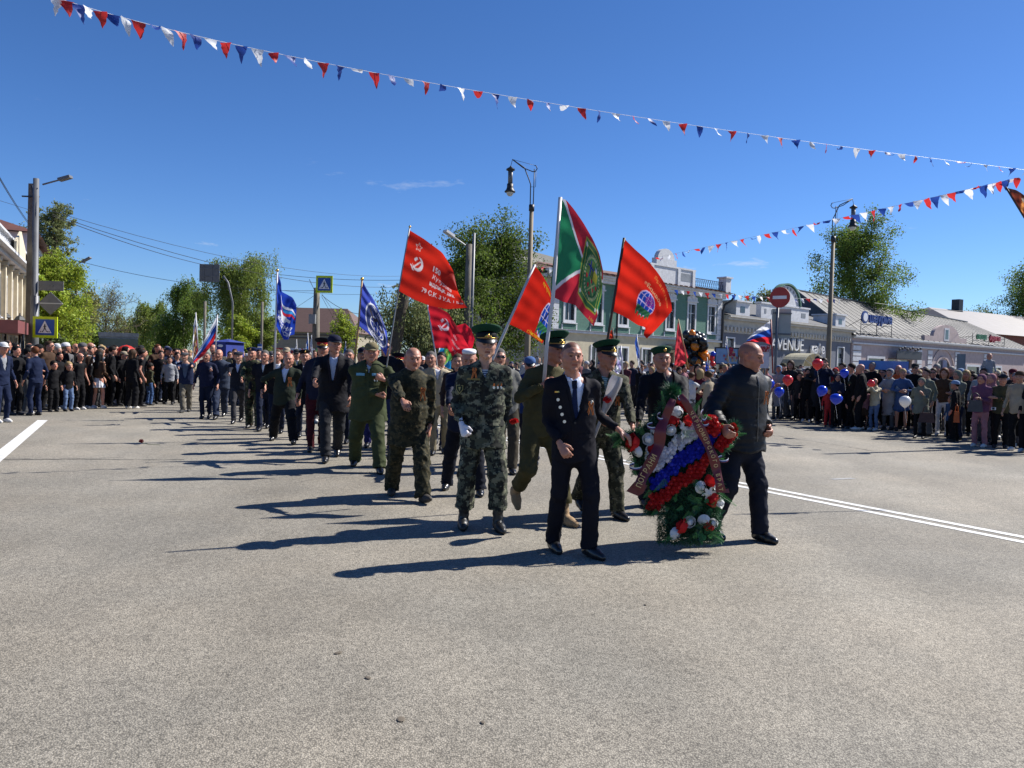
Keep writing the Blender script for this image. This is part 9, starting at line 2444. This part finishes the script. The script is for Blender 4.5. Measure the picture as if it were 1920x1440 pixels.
N('hooded', 1567, 802, 700, -0.4, 'navy', 'black', 'boy in navy hooded jacket above the wide blue balloon', group=gr, seed=8); N('child', 1591, 803, 713, 0.5, 'black', 'black', 'boy in green knit hat and black jacket seen from the side', hat='beanie', hatc='olive', group=gr, seed=9, shoe=WSHOE)
N('clasp', 1576, 800, 680, -0.7, 'black', 'black', 'young man with thick black hair in black jacket looking down', hairc='black hair', group=gr, seed=10); N('stand2', 1612, 806, 682, -1.9, 'black', 'black', 'bald man in black suit turned half away from the street', hair='bald', group=gr, seed=11); N('suit', 1594, 803, 681, -1.5, 'black', 'black', 'dark-haired man in black suit beside the bald man', group=gr, seed=12)
N('childskirt', 1618, 805, 722, -0.1, 'dusty pink', 'brown', 'girl in dusty pink jacket, brown skirt and pale tights', hairc='dark hair', hair='bob', group=gr, seed=13); N('phone', 1638, 807, 709, -1.1, 'cream', 'denim blue', 'child in cream jacket and light blue jeans holding a red balloon to the face', hair='bald', group=gr, seed=14, shoe=WSHOE)
N('coat', 1665, 806, 690, -0.9, 'pale grey', 'grey', 'woman in long pale grey coat behind the cream-jacket child', hat='scarf', hatc='pale grey', group=gr, seed=15); N('coatdress', 1688, 808, 691, -0.4, 'blue', 'blue', 'older woman with short fair hair in belted blue coat', hairc='fair hair', hair='short', group=gr, seed=16)
N('hoodeds', 1724, 822, 707, -0.7, 'sage green', 'black', 'woman in sage green hooded jacket with brown handbag', group=gr, seed=17); N('woman', 1766, 816, 690, -0.7, 'brown', 'white', 'woman with long reddish-brown hair, brown jacket and white trousers', hairc='reddish hair', hair='long', group=gr, seed=18, shoe=WSHOE)
N('baggy', 1790, 828, 712, -2.3, 'black', 'black', 'person in pale blue knit hat and black tracksuit seen from behind', hat='beanie', hatc='light blue', group=gr, seed=19); N('hooded', 1836, 838, 700, -0.9, 'mauve', 'dusty pink', 'woman in mauve hood and pink wide trousers with white shoes', group=gr, seed=20, shoe=WSHOE)
N('crossed', 1874, 840, 701, -0.5, 'olive', 'black', 'man in dark flat cap and olive jacket with a phone in hand', hat='flatcap', hatc='charcoal', group=gr, seed=21); N('stand2', 1908, 846, 694, -1.0, 'beige', 'black', 'big person in black and beige jacket at the right edge of the picture', hat='beanie', hatc='brown', group=gr, seed=22)
N('stand2', 1939, 850, 700, -0.9, 'black', 'black', 'person in black partly cut by the right picture edge', group=gr, seed=23)
for (kind, px, py, hy, rz, t, b, lab, kw) in (
 ('stand', 1677, 800, 674, -0.6, 'charcoal', 'black', 'man in grey flat cap and sunglasses above the orange-vest man', dict(hat='flatcap', hatc='grey', glasses=True)),
 ('stand2', 1681, 803, 684, -0.7, 'orange', 'black', 'bald man in bright orange jacket behind the blue coat woman', dict(hair='bald')),
 ('stand', 1711, 806, 680, -0.6, 'black', 'black', 'man in grey cap and sunglasses right of the blue coat woman', dict(hat='cap', hatc='charcoal', glasses=True)),
 ('clasp', 1745, 810, 690, -0.6, 'navy', 'black', 'man in sunglasses and navy jacket behind the sage green hood', dict(glasses=True, hairc='brown hair')),
 ('stand', 1752, 804, 682, -0.8, 'black', 'black', 'grey-haired man in black before the arched passage', dict(hairc='grey hair')),
 ('woman', 1806, 816, 694, -0.5, 'charcoal', 'black', 'woman with fair brown hair in dark jacket behind the pale blue knit hat', dict(hairc='fair hair', hair='long')),
 ('stand2', 1839, 822, 690, -0.7, 'pale grey', 'black', 'man with reddish face carrying a child on his shoulders', dict(hair='crop', hairc='brown hair')),
 ('stand', 1862, 822, 692, -0.4, 'beige', 'grey', 'woman in cream knit hat behind the mauve hood', dict(hat='beanie', hatc='cream')),
 ('stand', 1893, 826, 690, -0.6, 'charcoal', 'black', 'man in red mask and cap near the right edge', dict(hat='cap', hatc='burgundy', glasses=True)),
 ('stand', 1632, 800, 678, -1.0, 'black', 'black', 'bald man with black coat standing highest behind the cream-jacket child', dict(hair='crop', hairc='grey hair')),
 ('woman', 1308, 806, 692, 2.4, 'burgundy', 'black', 'blond woman in burgundy jacket seen from behind, left of the padded jacket man', dict(hairc='fair hair', hair='bob')),
 ('coat', 1325, 812, 696, -2.6, 'beige', 'beige', 'woman in beige coat with hood down just left of the padded jacket man', dict(hairc='brown hair', hair='bun')),
 ('phone', 1292, 806, 698, 2.2, 'white', 'grey', 'person in white jacket with raised arms beside the burgundy jacket', dict(hairc='brown hair'))):
 N(kind, px, py, hy, rz, t, b, lab, group=gr, seed=px, **kw)
# child on shoulders
g = G(1839, 822); p = P(1856, 690, g.y)
person('childhood', (p.x, p.y + 0.05, p.z - 0.62), -0.4, 0.98, 'pale grey', 'grey', label='small child in grey and red hood sitting on a man\'s shoulders', group=gr, seed=77)

# --- left-hand crowd, front people
gl_ = 'spectators on the left side'
N('suit', 2, 792, 640, 1.2, 'navy', 'navy', 'man in white cap and navy suit cut by the left picture edge', hat='cap', hatc='white', group=gl_, seed=101)
N('suit', 66, 779, 650, -2.0, 'navy', 'navy', 'man in navy suit with short reddish hair standing alone at the kerb', hairc='reddish hair', group=gl_, seed=102)
N('onehand', 27, 778, 648, 1.3, 'black', 'black', 'dark-haired young man in black reading from white sheets', hairc='black hair', hair='short', group=gl_, seed=103)
N('baggy', 48, 776, 652, 2.2, 'black', 'grey', 'dark-haired woman in black sleeveless top and grey flared trousers', hairc='black hair', hair='short', group=gl_, seed=104)
N('child', 99, 772, 676, 1.0, 'black', 'black', 'boy in black tracksuit with white stripes right of the navy suit', group=gl_, seed=105); N('child', 127, 771, 678, 1.0, 'black', 'denim blue', 'fair-haired boy in black jacket and light blue jeans', hairc='fair hair', group=gl_, seed=106)
N('tee', 147, 768, 661, 1.2, 'black', 'black', 'bald man in sunglasses and black T-shirt behind the boy in jeans', hair='bald', glasses=True, group=gl_, seed=107)
N('stand', 108, 766, 660, 1.4, 'black', 'black', 'man with cropped hair in black jacket between the two boys', hair='crop', hairc='dark hair', group=gl_, seed=108); N('woman', 165, 766, 668, 2.6, 'black', 'black', 'woman with long brown wavy hair seen from behind', hairc='brown hair', hair='long', group=gl_, seed=109)
N('skirt', 184, 766, 660, 3.0, 'brown', 'white', 'girl in short white pleated skirt and dark brown top seen from behind', hairc='black hair', hair='long', group=gl_, seed=110, shoe=WSHOE)
N('stand', 207, 762, 649, 2.2, 'black', 'black', 'tall young man in black hooded jacket right of the white skirt', hairc='dark hair', group=gl_, seed=111); N('baggy', 245, 766, 655, 2.8, 'black', 'black', 'youth in wide black sweater and trousers standing forward of the crowd', hairc='brown hair', hair='bob', group=gl_, seed=112, shoe=WSHOE)
N('tee', 262, 762, 655, 2.2, 'black', 'black', 'young man in black T-shirt behind the wide black sweater', group=gl_, seed=113); N('child', 279, 760, 680, 2.6, 'olive', 'blue', 'boy in olive jacket and blue shorts left of the marching column', group=gl_, seed=114)
N('onehand', 300, 757, 657, 0.6, 'black', 'black', 'young man in black jacket turning to the column', group=gl_, seed=115); N('stand', 317, 758, 668, 0.4, 'pale grey', 'black', 'person with grey shirt print near the flat cap marcher', group=gl_, seed=116); N('suit', 330, 756, 660, 0.8, 'navy', 'black', 'man in navy waistcoat and grey sleeves at the end of the left crowd', group=gl_, seed=117)
# papers held on the left
p = P(27, 690, 20.6); root = empty('paper_sheet', p, 0.3, 'white sheets of paper held by the young man in black', 'paper')
q = MB(); q.box((-0.15, 0, -0.10), (0.15, 0.008, 0.10), 0, Matrix.Rotation(R_(40), 4, 'Y')); q.box((-0.14, 0.010, -0.11), (0.14, 0.016, 0.09), 0, Matrix.Rotation(R_(34), 4, 'Y')); q.build('sheet', M_WHT, root)
# handbags
def bag(px, py, Y, w, h, c, label):
 p = P(px, py, Y); root = empty('handbag', p, -0.4, label, 'handbag'); m = mat('bag_leather', c, 0.5, 0.2, 10, 0.2)
 q = MB(); q.add([(-w / 2, -0.06, 0), (w / 2, -0.06, 0), (w / 2, 0.06, 0), (-w / 2, 0.06, 0), (-w * 0.4, -0.03, h), (w * 0.4, -0.03, h), (w * 0.4, 0.03, h), (-w * 0.4, 0.03, h)], [(3, 2, 1, 0), (4, 5, 6, 7), (0, 1, 5, 4), (1, 2, 6, 5), (2, 3, 7, 6), (3, 0, 4, 7)]); q.build('bag_body', m, root)
 q = MB(); q.tube([(-w * .25, 0, h), (-w * .2, 0, h + 0.12), (0, 0, h + 0.17), (w * .2, 0, h + 0.12), (w * .25, 0, h)], 0.010, 6); q.build('handle', m, root, True)
g = G(1736, 822); bag(1737, 792, g.y - 0.35, 0.36, 0.24, (0.06, 0.025, 0.018), 'brown leather handbag carried by the sage green hood woman')
g = G(1830, 838); bag(1828, 772, g.y - 0.25, 0.30, 0.26, (0.05, 0.045, 0.045), 'dark grey shoulder bag on the mauve hood woman')
g = G(1790, 828); bag(1793, 792, g.y - 0.3, 0.12, 0.26, (0.45, 0.10, 0.02), 'thin orange bag hanging beside the black tracksuit')
p = P(1863, 766, G(1874, 840).y - 0.32); root = empty('phone', p, 0, 'white phone in the hand of the olive jacket man', 'phone'); q = MB(); q.box((-0.05, -0.006, -0.03), (0.05, 0.006, 0.03)); q.build('phone_case', M_WHT, root); q = MB(); q.box((-0.04, -0.008, -0.024), (0.02, -0.0065, 0.024)); q.build('screen', M_GLASS, root)

# --- filling in the ranks behind
LANDR = [(960, 'near the lantern post'), (1060, 'left of the cafe billboard far back'), (1150, 'below the street plate'), (1230, 'before the corner house door'), (1290, 'below the black balloons'), (1350, 'below the pale blue billboard'), (1420, 'left of the no-entry post'), (1470, 'right of the no-entry post'), (1520, 'under the cafe awning'), (1570, 'before the end of the cafe wall'), (1620, 'before the pink wall window'), (1680, 'before the black shop fascia'), (1740, 'left of the arched passage'), (1800, 'right of the arched passage'), (1860, 'by the child on shoulders'), (1930, 'near the right edge')]
LANDL = [(0, 'at the left edge'), (50, 'near the steel lamp post'), (90, 'under the left crossing sign'), (130, 'below the lime maple'), (170, 'left of the white skirt girl'), (210, 'before the far bus'), (240, 'below the red umbrella'), (280, 'left of the column head'), (330, 'near the striped flags'), (400, 'before the blue tent'), (450, 'below the weeping birch'), (500, 'left of the deep blue flag'), (560, 'below the red banner'), (620, 'below the right crossing sign'), (680, 'below the violet flag'), (760, 'near the leaning trunk'), (840, 'behind the skullcap man')]
def where_of(px, tbl): return min(tbl, key=lambda t: abs(t[0] - px))[1]
rr = random.Random(2024)
def fill(front, depth, ddir, sp_, n, face, spread, pal, palb, kinds, tbl, group, seed, xlim=(-30, 1950), hmin=1.5, hmax=1.86, mind=0.46, hats=0.4):
 r = random.Random(seed); fr_ = [G(*q) for q in front]; L = [0]
 for a, b in zip(fr_, fr_[1:]): L.append(L[-1] + (b - a).length)
 out = 0; tries = 0
 while out < n and tries < n * 40:
  tries += 1
  s_ = r.uniform(0, L[-1]); i = max(j for j in range(len(L)) if L[j] <= s_); i = min(i, len(fr_) - 2)
  p = fr_[i].lerp(fr_[i + 1], (s_ - L[i]) / (L[i + 1] - L[i])) + Vector((ddir[0], ddir[1], 0)) * (depth * r.random() ** 1.25 + 0.25)
  px = proj((p.x, p.y, 1.5))[0]
  if not (xlim[0] < px < xlim[1]): continue
  if any((p.x - a) ** 2 + (p.y - b) ** 2 < mind ** 2 for a, b in PEOPLE): continue
  for _ in range(40):
   k = r.choice(kinds); ch = k.startswith('child')
   H = r.uniform(1.05, 1.4) if ch else r.gauss(1.62 if k in ('woman', 'coat', 'coatdress', 'skirt', 'longskirt') else 1.72, 0.06)
   top = r.choice(pal); bot = r.choice(palb)
   fem = k in ('woman', 'coat', 'coatdress', 'skirt', 'longskirt', 'childskirt')
   hair = r.choice(('long', 'bob', 'bun', 'bob')) if fem else r.choice(('short', 'crop', 'crop', 'bald' if not ch else 'short'))
   hat = None if r.random() > hats else r.choice(('cap', 'beanie', 'flatcap') if not fem else ('scarf', 'beanie'))
   kw = dict(hairc=r.choice(list(HAIRC)[:3] * 2 + list(HAIRC)[3:]), hair=hair, hat=hat, hatc=r.choice(('black', 'grey', 'navy', 'beige', 'white', 'charcoal', 'light blue', 'olive')) if hat else None, glasses=(not ch and r.random() < 0.15), where=where_of(px, tbl))
   if person(k, None, 0, H, top, bot, probe=True, **kw) not in USED: break
  person(k, (p.x, p.y, 0), face + r.uniform(-spread, spread), H, top, bot, group=group, seed=r.randint(0, 10 ** 6), **kw)
  out += 1
 return out
PALR = ['black', 'black', 'charcoal', 'navy', 'grey', 'pale grey', 'beige', 'olive', 'burgundy', 'brown', 'blue', 'khaki', 'cream', 'dusty pink', 'white', 'pale grey', 'light blue', 'beige', 'red', 'sage green']; PALB = ['black', 'black', 'charcoal', 'dark denim', 'navy', 'grey', 'beige']
PALL = ['black'] * 9 + ['charcoal', 'navy', 'grey', 'pale grey', 'olive', 'brown']
KM = ['stand', 'stand2', 'clasp', 'crossed', 'woman', 'coat', 'onehand', 'phone', 'longskirt', 'hooded', 'baggy', 'childhood', 'child']
fill([(1440, 786), (1560, 799), (1650, 806), (1740, 820), (1830, 832), (1945, 846)], 5.5, (0.55, 0.83), None, 98, -0.8, 0.6, PALR, PALB, KM, LANDR, 'crowd behind the right kerb', 5, (1424, 1955))
fill([(1180, 776), (1300, 800), (1440, 788)], 7, (0.25, 0.96), None, 40, -0.3, 0.9, PALR, PALB, KM, LANDR, 'crowd in the middle distance', 6, (1120, 1440))
fill([(-60, 778), (60, 771), (140, 767), (215, 762), (262, 758), (300, 754), (340, 750)], 6.5, (-0.15, 0.99), None, 78, 1.8, 0.9, PALL, ['black'] * 6 + ['charcoal', 'dark denim', 'grey'], ['stand', 'stand2', 'tee', 'baggy', 'woman', 'hooded', 'child', 'clasp', 'onehand', 'stand'], LANDL, 'crowd on the left pavement', 7, (-30, 345), mind=0.44, hats=0.12)
fill([(352, 768), (420, 772), (520, 790), (600, 806), (700, 826), (800, 842), (930, 850)], 10, (-0.10, 0.99), None, 56, 0.15, 0.3, ['black', 'black', 'charcoal', 'navy', 'navy', 'grey', 'olive', 'brown', 'khaki'], ['black', 'charcoal', 'navy', 'dark denim', 'grey'], ['walk', 'walk2', 'suit', 'walk', 'walk2'], LANDL, 'rear ranks of the marching column', 8, (352, 960), mind=0.75, hats=0.3)
print('people', len(PEOPLE), 'duplicate labels', sum(1 for v in USED.values() if v > 1))

# --- the far crowd reads as one mass of heads and shoulders: one object
def far_crowd():
 src = []
 for key in ('stand', 'clasp', 'woman', 'hooded'):
  pass
 lite = []
 for sd, sp in ((1, {}), (2, dict(w=0.9, hands=((-0.04, -0.25, 0.95), (0.05, -0.26, 0.95)))), (3, dict(w=1.1, hood=True))):
  parts, info = figure(dict(res=0.043, fine=False, H=1.75, fold=0.3, **sp), sd)
  V0, F0_, C0 = parts['body']; F0_ = F0_[(V0[F0_[:, 0], 2] > 1.44) | (np.abs(V0[F0_[:, 0], 2] - 0.85) < 0.12)]; V1, F1 = parts['top']; V2, F2 = parts['bottom']
  F = Field(axis(-0.15, 0.15, 0.04), axis(-0.2, 0.2, 0.04), axis(1.4, 1.9, 0.04)); hd = info['hd']
  F.ell(hd + A(0, 0.022, 0.046), (0.094, 0.112, 0.102)); F.ell(hd + A(0, -0.14, -0.04), (0.09, 0.11, 0.12), mode='sub'); V3, F3 = F.mesh()
  n = [0, len(V0), len(V0) + len(V1), len(V0) + len(V1) + len(V2)]
  V = np.concatenate([V0, V1, V2, V3]); Fc = np.concatenate([F0_, F1 + n[1], F2 + n[2], F3 + n[3]])
  zone = np.concatenate([np.full(len(V0), 0), np.full(len(V1), 1), np.full(len(V2), 2), np.full(len(V3), 3)])
  lite.append((V, Fc, zone))
 r = random.Random(99); spots = []
 def add(n, Y0, Y1, x0, x1):
  c = 0
  while c < n:
   Y = r.uniform(Y0, Y1); px = r.uniform(x0, x1); g = gx(px, Y)
   if any((g.x - a) ** 2 + (g.y - b) ** 2 < 0.2 for a, b in spots): c += 0.2; continue
   spots.append((g.x, g.y)); c += 1
 add(100, 27.5, 34, 930, 1440); add(34, 28, 36, 340, 900); add(40, 26, 34, -20, 340); add(30, 25, 30, 1430, 1950)
 VV, FF, CC = [], [], []; off = 0
 pal = [COLN[k] for k in ('black', 'charcoal', 'navy', 'grey', 'pale grey', 'beige', 'olive', 'burgundy', 'brown', 'blue', 'white', 'cream')]
 for (x, y) in spots:
  V, Fc, zone = lite[r.randrange(3)]; a = r.uniform(-1.2, 1.2); s_ = r.uniform(0.86, 1.06)
  c, s2 = math.cos(a), math.sin(a)
  W = np.stack([V[:, 0] * c - V[:, 1] * s2, V[:, 0] * s2 + V[:, 1] * c, V[:, 2]], 1) * s_ + np.array([x, y, 0])
  cols = np.array([(0.46, 0.27, 0.19), r.choice(pal), r.choice(pal[:4]), r.choice(list(HAIRC.values()) + [(0.4, 0.4, 0.42), (0.02, 0.03, 0.1)])])
  VV.append(W); FF.append(Fc + off); CC.append(cols[zone]); off += len(V)
 o = link('crowd', npmesh('crowd', np.concatenate(VV), np.concatenate(FF), mat('crowd_cloth', (1, 1, 1), 0.8, 0.2, 3, attr='Col'), col=np.concatenate(CC)))
 tag(o, 'far crowd of spectators reading as a mass of heads and shoulders', None, None, 'stuff')
far_crowd()

# red umbrella, bus and cars at the far end of the street
c = P(237, 652, 23.5); root = empty('umbrella', (c.x, c.y, c.z), 0, 'small red umbrella above the heads before the far bus', 'umbrella')
q = MB(); q.lathe([(0.28, -0.10), (0.24, -0.02), (0.14, 0.05), (0.0, 0.09)], 8, caps=False); q.build('canopy', mat('red_umbrella_cloth', (0.55, 0.03, 0.02), 0.6, transl=0.3), root)
q = MB(); q.tube([(0, 0, 0.09), (0, 0, -0.7)], 0.008, 6); q.build('shaft', M_DMETAL, root)
def bus():
 b = gx(222, 62); root = empty('bus', b, R_(27), 'dark glazed pale-roofed bus crossing the far end of the street', 'bus')
 q = MB(); q.box((-1.3, -5, 0.4), (1.3, 5, 2.6)); q.build('body', M_METAL, root); q = MB(); q.box((-1.32, -5.02, 1.2), (1.32, 4.9, 2.45)); q.build('window_band', M_GLASS, root); q = MB(); q.box((-1.35, -5.05, 2.603), (1.35, 5.05, 2.9)); q.build('roof', M_METAL, root)
 for yy in (-3.4, 3.4):
  for xx in (-1.25, 1.25): q = MB(); q.tube([(xx - 0.12, yy, 0.48), (xx + 0.12, yy, 0.48)], 0.48, 14); q.build('wheel', M_BLK, root, True)
bus()
